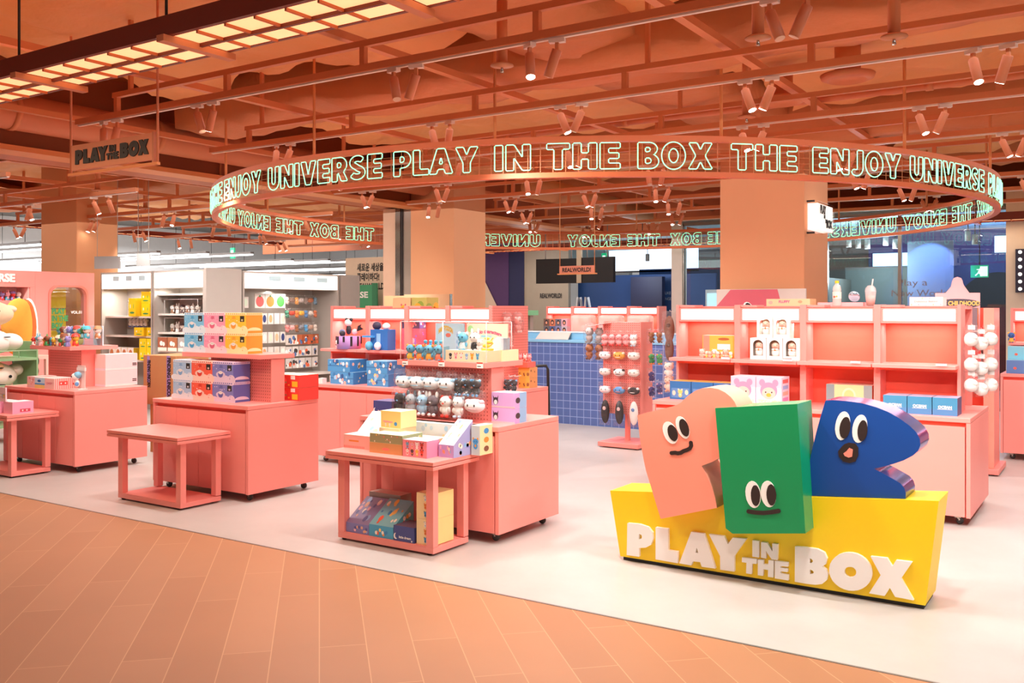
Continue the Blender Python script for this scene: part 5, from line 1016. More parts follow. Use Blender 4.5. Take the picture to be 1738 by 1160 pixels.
gift_box('backing_card', 'pastel landscape backing card behind the parade of figures', 'card', -8.79, 5.40, 1.135, .47, .012, .19, '#cfe4ee', '#e8f0f2', '#cfe4ee', lambda b, w, d, h: [b.quad((w * .36, -.0006, 0), (w * .68, -.0006, 0), (w * .68, -.0006, h), (w * .36, -.0006, h), mat('#f6d9e2')), b.disc(w * .18, h * .2, w * .15, h * .25, -.0006, mat('#b9d88a'), 14), b.disc(w * .82, h * .25, w * .13, h * .3, -.0008, mat('#a8d4e4'), 14), b.disc(w * .5, h * .7, w * .05, h * .14, -.0008, WHITE, 10)])
# left cabinet top
STR = '#f5b6ad'
gift_box('gift_box', 'candy striped pink box set on the left cabinet', 'box', -8.432, 4.885, .745, .155, .21, .1, '#f6c3ba', '#fdf1ea', '#f6c3ba', lambda b, w, d, h: [b._add([(w + .0005, d * (.03 + .1 * k), 0), (w + .0005, d * (.08 + .1 * k), 0), (w + .0005, d * (.08 + .1 * k), h), (w + .0005, d * (.03 + .1 * k), h)], [(0, 1, 2, 3)], mat('#f08a84')) for k in range(10)] + [b._add([(w + .001, d * .22, h * .35), (w + .001, d * .62, h * .35), (w + .001, d * .62, h * .72), (w + .001, d * .22, h * .72)], [(0, 1, 2, 3)], mat('#d84a40')), b.text('CANDY', h * .2, w * .5, -.0008, h * .45, mat('#d8607a'), .02)] + [b._add([(w + .0014, d * (.32 + .2 * k) + .008 * math.cos(t), h * .53 + .008 * math.sin(t)) for t in (0, 1, 2, 3, 4, 5)], [tuple(range(6))], WHITE) for k in range(2)])
gift_box('gift_box', 'sea and sand printed box left of the striped box', 'box', -8.6, 4.885, .745, .166, .21, .1, '#bfe2f0', '#fdf6ea', '#cfe6ee', lambda b, w, d, h: [b.quad((0, -.0005, 0), (w, -.0005, 0), (w, -.0005, h * .35), (0, -.0005, h * .35), mat('#f4d27a')), b.quad((0, -.0006, h * .35), (w, -.0006, h * .35), (w, -.0006, h * .48), (0, -.0006, h * .48), mat('#4f9fdc')), b.disc(w * .45, h * .7, w * .18, h * .12, -.0008, mat('#2f6fb8'), 12)])
gift_box('gift_box', 'pale striped box at the left end of the left cabinet', 'box', -8.74, 4.89, .745, .135, .21, .105, '#f4c4c0', '#fdf4ee', '#f4c4c0', dots(['#f0908a', '#ffffff', '#f7dca0'], 9, 4, r=.08))
for k in range(2):
    gift_box('foam_case', '%s pearly pink case stacked at the right of the left cabinet' % ['lower', 'upper'][k], 'box', -8.335, 5.33, .745 + .155 * k, .17, .345, .154, '#f6d0ca', '#fbf2ee', '#f6d2d2', lambda b, w, d, h: [b._add([(w + .0005, 0, 0), (w + .0005, d, 0), (w + .0005, d, h * .12), (w + .0005, 0, h * .12)], [(0, 1, 2, 3)], mat('#cfe0dc')), b.quad((0, -.0005, 0), (w, -.0005, 0), (w, -.0005, h * .12), (0, -.0005, h * .12), mat('#d6d8e4'))] + [b._add([(w + .0007, d * .84, h * (.24 + q)), (w + .0007, d * .97, h * (.24 + q)), (w + .0007, d * .97, h * (.3 + q)), (w + .0007, d * .84, h * (.3 + q))], [(0, 1, 2, 3)], BLACK) for q in (0, .1)], 'pearly pink cases')
r = thing('figure_display', 'clear pouch display with a white and blue toy on the left cabinet', 'toy figure', (-8.13, 5.03, .745))
MB(mat('#f6d3cc', .3)).box(-.06, .06, .03, .036, 0, .22).box(-.065, .065, .025, .04, .17, .20, mat('#fbe4de', .3)).box(-.06, .07, -.04, .05, 0, .006, WHITE).build('backing_card', r)
b = MB(mat('#f4f2ee', .3)); b.ell(-.03, -.01, .115, .042, .035, .036).ell(-.01, 0, .13, .036, .034, .034, mat('#7cc0dc', .3)).ell(-.01, -.005, .055, .025, .025, .035).ell(-.045, -.01, .05, .02, .012, .012, mat('#e2453c', .3)).ell(.012, -.02, .05, .012, .02, .02, mat('#5f9ed8', .3)).ell(-.035, -.045, .118, .006, .004, .01, BLACK); b.build('figure', r)
# boxes on the left nesting table
for k, (x, y, w_, nm) in enumerate([(-8.55, 4.42, .155, 'left'), (-8.375, 4.47, .15, 'right')]):
    gift_box('gift_box', '%s lilac pink box on the left nesting table' % nm, 'box', x, y, .56, w_, .19, .105, '#eeb2c6', '#f9eceb', '#e8a6c4', lambda b, w, d, h: [b._add([(w + .0006, d * .35, h * .12), (w + .0006, d * .85, h * .12), (w + .0006, d * .85, h * .38), (w + .0006, d * .35, h * .38)], [(0, 1, 2, 3)], mat('#c0485a'))] + [b._add([(w + .001, d * (.48 + .2 * q) + .008 * math.cos(t), h * .25 + .008 * math.sin(t)) for t in (0, 1, 2, 3, 4, 5)], [tuple(range(6))], mat('#f4dce0')) for q in range(2)], 'lilac pink boxes')
gift_box('backing_card', 'upright picture card with small animals on the left lilac pink box', 'card', -8.42, 4.46, .666, .1, .012, .125, '#f2d2da', '#f6eef0', '#f2d2da', lambda b, w, d, h: [critter(b, w * (.25 + .25 * k), h * .2, h * .3, ['#f6efe6', '#c9c3ce', '#f3c544'][k], ['#e2453c', '#8a8fa0', '#4fb4c8'][k]) for k in range(3)])
toy(-8.47, 4.46, .666, .06, '#f3d244', '#7fbf8a', 'round', 'small yellow and green toy beside the picture card', None)
# --- acrylic cases on the middle riser
def acrylic(label, x, y, z, w_, d, h):
    r = thing('acrylic_case', label, 'display case', (x, y, z), 0, 'acrylic cases')
    t = .003
    MB(CLEAR).box(0, w_, 0, t, 0, h).box(0, w_, d - t, d, 0, h).box(0, t, t, d - t, 0, h).box(w_ - t, w_, t, d - t, 0, h).box(0, w_, 0, d, h, h + t).build('cover', r)
    e = MB(mat('#fdf4f0', .2, alpha=.75, noise=0)); 
    for a, b2 in (((0, 0, 0), (0, 0, h)), ((w_, 0, 0), (w_, 0, h)), ((0, 0, h), (w_, 0, h)), ((w_, 0, h), (w_, d, h)), ((w_, d, 0), (w_, d, h)), ((0, 0, h), (0, d, h))): e.tube([a, b2], .0028, 4)
    e.build('edge', r); return r
acrylic('clear acrylic case over the blue toys at left of the middle riser', -4.235, 5.02, 1.14, .37, .3, .265)
acrylic('clear acrylic case over the cream display at right of the middle riser', -3.86, 5.02, 1.14, .355, .3, .265)
gift_box('backing_card', 'pale blue backing card with yellow arched lettering in the left acrylic case', 'card', -4.13, 5.28, 1.142, .255, .01, .25, '#b7d3e0', '#e6f0f4', '#b7d3e0', lambda b, w, d, h: [b.text('HANGYODON', h * .13, w * .36, -.0008, h * .8, mat('#dca81c'), .08, arch=h * .1, width=w * .5), b.disc(w * .45, h * .66, w * .09, h * .06, -.001, mat('#e2604a'), 14), b.disc(w * .82, h * .5, w * .14, h * .34, -.0006, mat('#bcd8ea'), 16)] + [b.disc(w * (.76 + .12 * (k % 2)), h * (.3 + .18 * (k // 2)), w * .03, h * .06, -.001, mat('#8fb8dc'), 10) for k in range(6)])
gift_box('backing_card', 'cream backing card with pink arched lettering in the right acrylic case', 'card', -3.855, 5.28, 1.142, .345, .01, .25, '#ecdcc0', '#f8f0e4', '#ecdcc0', lambda b, w, d, h: [b.text('Sanrio characters', h * .1, w * .5, -.0008, h * .74, mat('#e0607a'), .06, arch=h * .1, width=w * .72), b.disc(w * .1, h * .85, w * .07, h * .1, -.0007, mat('#a8d88f'), 12), b.quad((w * .36, -.0008, h * .62), (w * .62, -.0008, h * .62), (w * .62, -.0008, h * .68), (w * .36, -.0008, h * .68), mat('#8fc8d0')), b.disc(w * .8, h * .35, w * .18, h * .3, -.0006, mat('#faf4e6'), 18), b.disc(w * .3, h * .45, w * .1, h * .12, -.0006, mat('#f4d8b4'), 14)])
tag(MB(mat('#86c6da')).box(-4.15, -3.96, 5.12, 5.22, 1.14, 1.232).build('step_block'), 'sky blue display step behind the blue toys', 'display step')
for i in range(4):
    toy(-4.185 + .083 * i, 5.07, 1.141, .115, '#63b4d4', ['#d8b43c', '#f0953c', '#e8a43c', '#e07a5a'][i], 'round', '%s large turquoise toy from the left in the left acrylic case' % ORD[i], 'turquoise toys in the acrylic case')
    toy(-4.125 + .046 * i, 5.16, 1.233, .048, '#5fb0c8', ['#e2453c', '#4f9fdc', '#3f9a58', '#e07a5a'][i], 'plain', '%s tiny turquoise toy from the left on the blue step' % ORD[i], 'tiny toys on the blue step')
gift_box('step_block', 'cream display box with six printed figures in the right acrylic case', 'display step', -3.855, 5.04, 1.141, .345, .16, .075, '#f8ecc4', '#fbf6e6', '#f6e2b4', lambda b, w, d, h: [critter(b, w * (.12 + .13 * k), h * .18, h * .52, ['#2c2828', '#f0b6bc', '#f4efe8', '#8fc0e0', '#f0b43c', '#63b4d4'][k], ['#e8d8d8', '#e2453c', '#e2453c', '#f0f0f0', '#e2603c', '#3f86b8'][k]) for k in range(6)])
toy(-3.76, 5.11, 1.217, .13, '#63b4d4', '#d7e6ea', 'round', 'tall turquoise toy on a scooter on the cream step', None); toy(-3.66, 5.11, 1.217, .13, '#f2efec', '#2c2828', 'ears', 'white toy with black hood on the cream step', None)
toy(-3.608, 5.09, 1.217, .08, '#f6f2ee', '#f4d2d0', 'round', 'small fluffy white toy on the cream step', None)
b = MB(mat('#f2cf3c', .35)); b.box(-.035, .035, -.02, .02, 0, .012).ell(-.01, 0, .03, .03, .016, .014).ell(.012, 0, .055, .028, .014, .012).ell(-.005, 0, .08, .02, .012, .01).bar((.02, 0, .03), (.045, 0, .05), .006, .006).bar((.02, 0, .06), (.045, 0, .085), .006, .006)
tag(b.build('toy_figure', None, (-3.55, 5.1, 1.217)), 'yellow stacked plane toy on the cream step', 'toy figure')
gift_box('gift_box', 'small pale blue carton at the right end of the middle riser', 'box', -3.53, 5.22, 1.216, .025, .08, .08, '#c6d6e0', '#e2eaee', '#bccfdc'); tag(MB(mat('#f6e2b4')).box(-3.535, -3.50, 5.2, 5.4, 1.14, 1.215).build('step_block'), 'cream step at the right end of the middle riser', 'display step')
# --- shelves of the long cabinet behind the centre
def blue_art(seed):
    def art(b, w, d, h):
        b.quad((0, -.0005, h * .46), (w, -.0005, h * .46), (w, -.0005, h * .52), (0, -.0005, h * .52), mat('#2f6fa8'))
        dots(['#f6dc8a', '#8fd0ee', '#2a5f9c', '#f2f4f2', '#3c86c0', '#f0b6a4'], 14, seed, .1, .9, .11)(b, w, d, h)
    return art
for k, (x, z, w_, lb) in enumerate([(-6.51, .76, .30, 'lower patterned blue carton in the left bay behind the centre'), (-6.545, .88, .29, 'upper patterned blue carton in the left bay behind the centre'), (-6.03, .76, .26, 'lower patterned blue carton in the second bay behind the centre'), (-6.04, .88, .26, 'upper patterned blue carton in the second bay behind the centre')]):
    gift_box('gift_box', lb, 'box', x, 6.66, z, w_, .26, .118, '#4b9ad0', '#9fcfe6', '#3f86c4', blue_art(k), 'patterned blue cartons')
r = thing('toy_group', 'dark dancing toy on a striped violet drum in the left bay', 'toy figure', (-6.52, 6.93, 1.091))
b = MB(mat('#b58ac4')); b.lathe([(0, 0), (.12, 0), (.12, .125), (0, .13)], n=20)
for k in range(10): b.box(.1205 * math.cos(k * .63) - .008, .1205 * math.cos(k * .63) + .008, .1205 * math.sin(k * .63) - .008, .1205 * math.sin(k * .63) + .008, .03 + .02 * (k % 3), .125, DARK)
b.build('drum', r)
b = MB(mat('#2c2830')); b.ell(0, 0, .19, .03, .03, .05).ell(.0, -.01, .26, .04, .035, .035, mat('#f2efec')).ell(-.03, 0, .29, .02, .015, .02).ell(.03, 0, .29, .02, .015, .02).ell(-.09, 0, .16, .035, .03, .035, mat('#4a6f9c')).ell(.08, 0, .17, .03, .03, .03, mat('#f0c6cc')).ell(-.04, -.05, .15, .03, .03, .03); b._add([(.1, 0, .17), (.2, 0, .2), (.16, 0, .22), (.17, 0, .25), (.12, 0, .23)], [(0, 1, 2, 3, 4)]); b.build('figure', r)
toy(-6.6, 6.86, 1.091, .1, '#f6efec', '#f3b8c0', 'round', 'small white and pink toy left of the violet drum', None)
r = thing('toy_group', 'blue toy carousel in the second bay behind the centre', 'toy figure', (-6.07, 6.92, 1.091))
b = MB(mat('#2f6fb8')); b.box(-.1, .12, -.06, .06, 0, .2).box(-.18, -.04, -.09, -.06, .12, .14, mat('#4f9fdc')).box(-.02, .03, -.062, -.06, .04, .16, mat('#8fc0e8')); b.build('stand', r)
MB(mat('#39304a')).ell(-.05, -.02, .235, .05, .04, .04).build('figure', r); MB(WHITE).ell(.07, -.02, .23, .04, .04, .035).build('figure', r); MB(WHITE).ell(-.1, -.08, .04, .04, .04, .045, mat('#63b4d4')).ell(.02, -.09, .04, .035, .035, .04, mat('#f0e6ee')).build('figure', r)
gift_box('gift_box', 'violet carton with round prints standing in the second bay', 'box', -5.93, 7.05, 1.3, .22, .1, .1, '#5a4a80', '#8a7ab0', '#4a3c70', dots(['#f0a8b8', '#f4e6c0', '#8fd0a0', '#e2453c'], 12, 14, r=.12)); gift_box('gift_box', 'rose carton under the violet one in the second bay', 'box', -5.93, 7.05, 1.091, .22, .1, .208, '#d8627a', '#e8a0a8', '#c8506a', dots(['#8f6ad0', '#f0c0d0'], 8, 15, r=.08))
gift_box('gift_box', 'small white folded box at the left end of the long cabinet', 'box', -6.64, 6.62, .76, .06, .06, .05, '#ece6e0', '#f6f2ee'); tag(MB(WHITE).lathe([(0, 0), (.012, 0), (.012, .065), (0, .068)], n=10).build('bottle', None, (-6.62, 6.78, .76)), 'small white tube at the left end of the long cabinet', 'bottle')
for k in range(2): gift_box('gift_box', '%s yellow brown carton stacked at the right end of the long cabinet' % ['lower', 'upper'][k], 'box', -4.72, 7.28, .76 + .095 * k, .12, .14, .094, '#e8a848', '#f0c878', '#e0a064', dots(['#8a5a34'], 4, 17, r=.12), 'yellow brown cartons')
gift_box('display_box', 'open pink tray of small pink toys on the yellow brown cartons', 'box', -4.74, 7.25, .951, .14, .14, .05, '#e8604c', '#f0908a', '#e8746a')
for i in range(5): toy(-4.71 + .025 * i, 7.3 + .02 * (i % 2), 1.0, .07, ['#f2b8c0', '#e2453c', '#f6efe6', '#f0908a', '#f2a0a8'][i], '#e2604a', 'ears', '%s small toy from the left in the pink tray' % ORD[i], 'toys in the pink tray')
gift_box('gift_box', 'beige carton with a small bear print on top of the back shelves', 'box', -6.6, 7.7, 1.40, .24, .2, .21, '#e8cf9c', '#f2e2bc', '#dcc088', lambda b, w, d, h: critter(b, w * .6, h * .1, h * .5, '#f3c544', '#d8607a'))
gift_box('gift_box', 'green and yellow carton beside the beige one on the back shelves', 'box', -6.34, 7.7, 1.40, .2, .2, .21, '#c3c66a', '#e8e0a8', '#b8b860', dots(['#f0b43c', '#8fae4a'], 6, 12, r=.2)); cabinet('pink cabinet backing the shelves behind the centre', -6.66, -5.6, 7.62, 8.2, 1.39, 2)
# --- right shelf unit
g = '#f2c05a'
gift_box('toy_box', 'orange box set with small bears in the left bay of the right shelves', 'box', -2.98, 7.44, 1.086, .31, .12, .185, '#f2b04a', '#f6a090', '#f0a45a', lambda b, w, d, h: [b.quad((w * .02, -.0006, h * .0), (w * .2, -.0006, 0), (w * .2, -.0006, h), (w * .02, -.0006, h), mat('#f08a74')), b.disc(w * .6, h * .84, w * .16, h * .06, -.001, mat('#a85a2c'), 14), b.quad((w * .42, -.0007, h * .36), (w * .78, -.0007, h * .36), (w * .78, -.0007, h * .62), (w * .42, -.0007, h * .62), mat('#c6d6dc'))])
random.seed(8)
for i in range(8): toy(-2.96 + .034 * i, 7.38 + .02 * (i % 2), 1.086, .06 + .02 * (i % 3 == 0), ['#f6c8bc', '#f8e2c8', '#f3b6a0', '#f6efe6'][i % 4], ['#f0a08a', '#f3c566'][i % 2], 'round', '%s small pastel bear before the orange box set' % ORD[i], 'pastel bears on the right shelves')
def doll_box(label, x, z):
    r = thing('doll_box', label, 'toy box', (x, 7.37, z), 0, 'white doll boxes'); w_, d, h = .128, .12, .172
    W_ = mat('#f6f0ea', .5, noise=.01); b = MB(W_)
    n = 12; arc = [(w_ * .5 + .042 * math.cos(math.pi * k / n), .115 + .042 * math.sin(math.pi * k / n)) for k in range(n + 1)] + [(w_ * .5 - .042, .03), (w_ * .5 + .042, .03)]
    b.slab([[(0, 0), (w_, 0), (w_, h), (0, h)], arc[::-1]], 0, .004); b.box(0, .004, .004, d, 0, h).box(w_ - .004, w_, .004, d, 0, h).box(0, w_, d - .004, d, 0, h, mat('#d9c0ac', .6)).box(0, w_, .004, d, h - .004, h).box(0, w_, .004, d, 0, .004)
    b.build('carton', r)
    p = MB(mat('#f2c2ae', .5)); cx = w_ / 2
    p.ell(cx, .045, .112, .036, .032, .034, None, 14, 9).ell(cx, .055, .122, .042, .036, .036, mat('#8a6248', .7), 14, 9).ell(cx, .018, .104, .014, .012, .010, mat('#f0a08a', .5)).ell(cx, .045, .055, .038, .03, .04, mat('#f4ece4', .6)).ell(cx - .014, .018, .116, .003, .002, .004, BLACK, 6, 5).ell(cx + .014, .018, .116, .003, .002, .004, BLACK, 6, 5).ell(cx, .017, .078, .008, .006, .008, mat('#c88a3c', .4)).ell(cx - .014, .017, .082, .014, .006, .007, WHITE).ell(cx + .014, .017, .082, .014, .006, .007, WHITE)
    p.build('doll', r); return r
d0 = doll_box('white doll box at the left of the lower row', -2.545, 1.086)
for lb, x, z in [('white doll box in the middle of the lower row', -2.412, 1.086), ('white doll box at the right of the lower row', -2.279, 1.086), ('white doll box at the left of the upper row', -2.49, 1.259), ('white doll box at the right of the upper row', -2.356, 1.259)]: dup(d0, (x, 7.37, z), None, lb)
def teddy_art(b, w, d, h):
    b.quad((0, -.0004, h * .62), (w, -.0004, h * .62), (w, -.0004, h), (0, -.0004, h), mat('#f2b8c8')); F1 = mat('#e28aa8'); F2 = mat('#f6bcae')
    b.disc(w * .5, h * .52, w * .34, h * .3, -.0008, F1, 20).disc(w * .24, h * .8, w * .12, h * .13, -.0007, F1, 12).disc(w * .76, h * .8, w * .12, h * .13, -.0007, F1, 12).disc(w * .5, h * .42, w * .27, h * .22, -.001, F2, 18).disc(w * .5, h * .36, w * .1, h * .07, -.0012, mat('#f0a83c'), 12).disc(w * .38, h * .46, w * .03, h * .03, -.0012, BLACK, 8).disc(w * .62, h * .46, w * .03, h * .03, -.0012, BLACK, 8)
    b.text('TEDDY MINI', h * .14, w * .5, -.0014, h * .05, mat('#f8e2a8'), .04, width=w * .85)
    for q in range(4): b._add([(w + .0006, d * .15, h * (.12 + .22 * q)), (w + .0006, d * .85, h * (.12 + .22 * q)), (w + .0006, d * .85, h * (.26 + .22 * q)), (w + .0006, d * .15, h * (.26 + .22 * q))], [(0, 1, 2, 3)], mat(['#c88ac0', '#f0b0a0', '#8fb0e0', '#d86a6a'][q]))
for k, x in enumerate((-2.63, -2.425)): gift_box('toy_box', ['left', 'right'][k] + ' pink and blue bear box on the counter behind the green block', 'toy box', x, 7.16, .745, .2, .2, .215, '#c9dcf0', '#f2e6ee', '#e8d2e4', teddy_art, 'pink bear boxes')
def navy_bear(b, w, d, h):
    b.quad((w * .08, -.0006, h * .1), (w * .92, -.0006, h * .1), (w * .92, -.0006, h * .62), (w * .08, -.0006, h * .62), mat('#5a86b8')); critter(b, w * .5, h * .12, h * .4, '#f0c46a', '#f6e2c0', -.001); b.disc(w * .2, h * .35, w * .08, h * .14, -.001, mat('#f2c8b0'), 10).disc(w * .8, h * .4, w * .08, h * .14, -.001, mat('#f2d8b0'), 10)
for k, x in enumerate((-3.17, -2.98, -2.79)): gift_box('toy_box', '%s deep blue carton from the left behind the salmon block' % ORD[k], 'toy box', x, 7.2, .745, .185, .19, .15, '#2f6aa4', '#e0b060', '#2a5f98', navy_bear, 'deep blue cartons')
gift_box('toy_box', 'tan carton with silver ends on the counter behind the blue block', 'toy box', -1.95, 7.40, .745, .34, .18, .165, '#f0c490', '#e8dcc8', '#e87a4c', lambda b, w, d, h: [b.quad((0, -.0006, 0), (w * .18, -.0006, 0), (w * .18, -.0006, h), (0, -.0006, h), mat('#9fb6bc', .25, .5)), b.quad((w * .82, -.0006, 0), (w, -.0006, 0), (w, -.0006, h), (w * .82, -.0006, h), mat('#9fb6bc', .25, .5)), b.disc(w * .5, h * .5, w * .15, h * .36, -.0006, mat('#f6dcae'), 20), b.disc(w * .5, h * .5, w * .11, h * .27, -.0008, mat('#efc07e'), 20)])
for k in range(3): gift_box('toy_box', '%s teal boxed set from the left on the counter behind the blue block' % ORD[k], 'toy box', -1.475 + .165 * k, 7.13, .745, .16, .2, .125, '#3f86ac', '#a49cb4', '#3a4c78', lambda b, w, d, h: [b.quad((0, -.0004, 0), (w, -.0004, 0), (w, -.0004, h * .35), (0, -.0004, h * .35), mat('#4a7fb0')), b.text('OCEAN', h * .15, w * .5, -.0008, h * .4, WHITE, .05), b.quad((w * .2, -.0008, h * .34), (w * .8, -.0008, h * .34), (w * .8, -.0008, h * .36), (w * .2, -.0008, h * .36), WHITE)], 'teal boxed sets')
tag(MB(WHITE).box(-1.13, -1.05, 7.17, 7.172, .745, .775).build('price_card'), 'small white price tag before the right teal set', 'price tag')
for i, (x, z) in enumerate([(-2.74, 1.086), (-2.24, 1.086), (-1.73, 1.086), (-1.14, 1.086)]): tag(MB(WHITE).box(x, x + .07, 7.24, 7.243, z, z + .022).box(x, x + .07, 7.239, 7.24, z + .017, z + .022, mat('#d8402e')).build('price_card'), '%s white price tag from the left along the right shelves' % ORD[i], 'price tag', 'price tags on the right shelves')
# on top of the right shelf unit
tag(MB(PINK).box(-3.2, -1.0, 7.70, 8.0, 1.49, 1.515).box(-3.2, -1.0, 7.98, 8.0, .745, 1.49).build('top_board'), 'pink top board along the right shelf unit', 'shelf')
r = thing('drink_bottle', 'clear plastic bottle with yellow cap on the right shelf unit', 'bottle', (-1.96, 7.76, 1.515))
MB(mat('#f3ece2', .1, alpha=.55)).lathe([(0, 0), (.03, 0), (.034, .008), (.034, .11), (.03, .12), (.034, .13), (.03, .155), (.014, .178), (.013, .188)], n=20).build('bottle', r); MB(mat('#f4e8da', .3)).lathe([(0.0345, .06), (.0345, .115)], n=20).build('label', r); MB(mat('#f2c81c')).lathe([(.016, .185), (.016, .205), (0, .206)], n=14).build('cap', r)
MB(mat('#e2603c')).ell(-.012, -.034, .075, .009, .002, .008).ell(.006, -.034, .078, .007, .002, .007, mat('#f0a83c')).build('printed_fruit', r)
r = thing('drink_cup', 'clear takeaway cup of pink drink with dome lid and straw', 'cup', (-1.70, 7.76, 1.515))
MB(mat('#f5eeea', .1, alpha=.35)).lathe([(0, .002), (.03, .002), (.043, .115)], n=20).build('cup', r); MB(mat('#f0c0b6', .4)).lathe([(0, .03), (.032, .03), (.038, .085), (0, .085)], n=20).lathe([(0, .004), (.029, .004), (.0315, .03), (0, .03)], n=20, m=mat('#9a5a3c', .4)).build('drink', r)
MB(mat('#faf6f2', .1, alpha=.3)).lathe([(.046, .115), (.043, .12), (.038, .145), (.022, .162), (.01, .165)], n=20).build('dome_lid', r); MB(mat('#f2c9bc')).tube([(-.006, 0, .05), (.018, 0, .215)], .005, 8).build('straw', r)
gift_box('gift_box', 'pale box with pink lettering lying on the right shelf unit', 'box', -1.40, 7.7, 1.515, .235, .18, .068, '#e9e2dc', '#f4ece6', '#e0dcd8', lambda b, w, d, h: [b.text('Delicious Baking', h * .2, w * .5, -.0008, h * .42, mat('#e8a09c'), .02, width=w * .7)] + [b.disc(w * (.06 + .11 * k), h * (.16 + .7 * (k % 2)), .006, .006, -.0007, mat(['#f3c5a0', '#a8cfe0', '#f0b6c0'][k % 3]), 8) for k in range(9)])
gift_box('gift_box', 'peach box with coloured lettering lying on the right shelf unit', 'box', -2.52, 7.7, 1.515, .36, .18, .06, '#f3c99a', '#f8e2c4', '#f0c08c', lambda b, w, d, h: [b.text('FLUFFY', h * .35, w * .42, -.0008, h * .45, mat('#e0608a'), .05), b.disc(w * .1, h * .5, h * .3, h * .25, -.0007, mat('#f0a89a'), 12), b.disc(w * .78, h * .6, h * .3, h * .2, -.0007, mat('#f6a07a'), 12)])
gift_box('gift_box', 'thin pink box behind the clear bottle', 'box', -2.12, 7.78, 1.515, .36, .15, .03, '#f2b4b4', '#f6cccc', '#f2b4b4'); 
r = thing('round_mirror', 'round shiny disc leaning behind the bottle on the shelf unit', 'mirror', (-1.86, 7.9, 1.546)); b = MB(mat('#c8dcec', .1, .8)); b.M = Matrix.Rotation(R(-70), 4, 'X'); b.lathe([(0, 0), (.042, 0), (.046, .006), (0, .012)], 0, -.0, 0, 28); b.M = None; b.build('disc', r, (0, 0, .045))
# counter items at the left of the right cabinet
r = thing('water_bottle', 'clear water bottle with red cap on the right cabinet', 'bottle', (-3.16, 7.30, .745)); r.location = (-3.23, 7.55, .745)
MB(mat('#e8eef0', .08, alpha=.4)).lathe([(0, 0), (.03, 0), (.034, .01), (.032, .04), (.034, .05), (.032, .08), (.034, .09), (.033, .15), (.014, .19), (.013, .2)], n=18).build('bottle', r); MB(mat('#d8503c')).lathe([(.016, .198), (.016, .22), (0, .222)], n=12).build('cap', r)
for i, (z, s) in enumerate([(1.33, .16), (1.16, .14), (.98, .12), (.86, .12)]): bag_plush(-3.30, 7.5, z, [('#7a4a34', '#5a3424', 'pouch'), ('#6a4434', '#4a2c20', 'pouch'), ('#efe2da', '#d8b8a8', 'bear'), ('#e8c4b0', '#d09a80', 'bear')][i], ['upper brown pouch', 'lower brown pouch', 'white bagged plush', 'peach bagged plush'][i] + ' hung at the left end of the right shelves', 'plush toy', 'goods at the left shelf end', s)
# right edge stand
for k in range(2): gift_box('toy_box', '%s red carton on the wire-front shelf at the right' % ['lower', 'upper'][k], 'toy box', -1.40, 9.36, .862 + .165 * k, .3, .2, .163, '#d8362c', '#f2e6e0', '#f4efea', lambda b, w, d, h: [b.disc(w * .68, h * .7, w * .05, h * .08, -.0006, mat('#f0a83c'), 5), b.quad((w * .7, -.0006, h * .1), (w * .95, -.0006, h * .1), (w * .95, -.0006, h * .28), (w * .7, -.0006, h * .28), WHITE)], 'red cartons at the right')
r = thing('header_card', 'pink die-cut header card with dark lettering band at the right', 'display card', (-1.32, 9.55, 1.24))
pts = [(-.19, 0), (.19, 0), (.19, .40), (.10, .40), (.055, .47), (.045, .5)] + [(.045 * math.cos(R(a)), .51 + .04 * math.sin(R(a))) for a in (0, 45, 90, 135, 180)] + [(-.055, .46), (-.1, .40), (-.19, .40)]
MB(mat('#f4b9bc', .5)).slab([pts], 0, .012).build('card', r); b = MB(mat('#4b4658', .5)); b.disc(0, .3, .2, .045, -.003, None, 24); b.text('MY CHILDHOOD', .04, .02, -.005, .285, mat('#f3c56a'), .04, width=.34); b.build('lettering', r)
gift_box('toy_box', 'orange framed picture carton under the pink header card', 'toy box', -1.44, 9.46, 1.222, .3, .06, .28, '#7d6a72', '#f0b04a', '#f0b04a', dots(['#f2b8c0', '#8fa8c8', '#c84a3c'], 8, 31, r=.12))
for k in range(3): gift_box('toy_box', '%s sky blue carton on the cabinet at the right edge' % ORD[k], 'toy box', -1.0 + .33 * (k % 2), 10.45 + (.0 if k < 2 else .12), .852 + (0 if k < 2 else .132), .3, .2, .13, ['#5a7fb8', '#6a9fd0', '#7fc8dc'][k], '#a8d4e6', '#8ab8dc', lambda b, w, d, h: [critter(b, w * .62, h * .1, h * .55, '#3f5a9c', '#f2efec'), b.disc(w * .25, h * .4, w * .05, h * .1, -.0006, mat('#e2604a'), 10)], 'sky blue cartons at the right edge')
for i in range(6): toy(-.98 + .15 * i, 10.72, 1.151, .11, ['#2f5fa8', '#8fc0e0', '#2c2828', '#e2453c', '#f0b43c', '#2c2828'][i], ['#f0b43c', '#f2efec', '#f2b8c0', '#f6efe6', '#3f9a58', '#e2604a'][i], KN[i % 5], '%s toy figure from the left on the shelf at the right edge' % ORD[i], 'toy figures at the right edge')
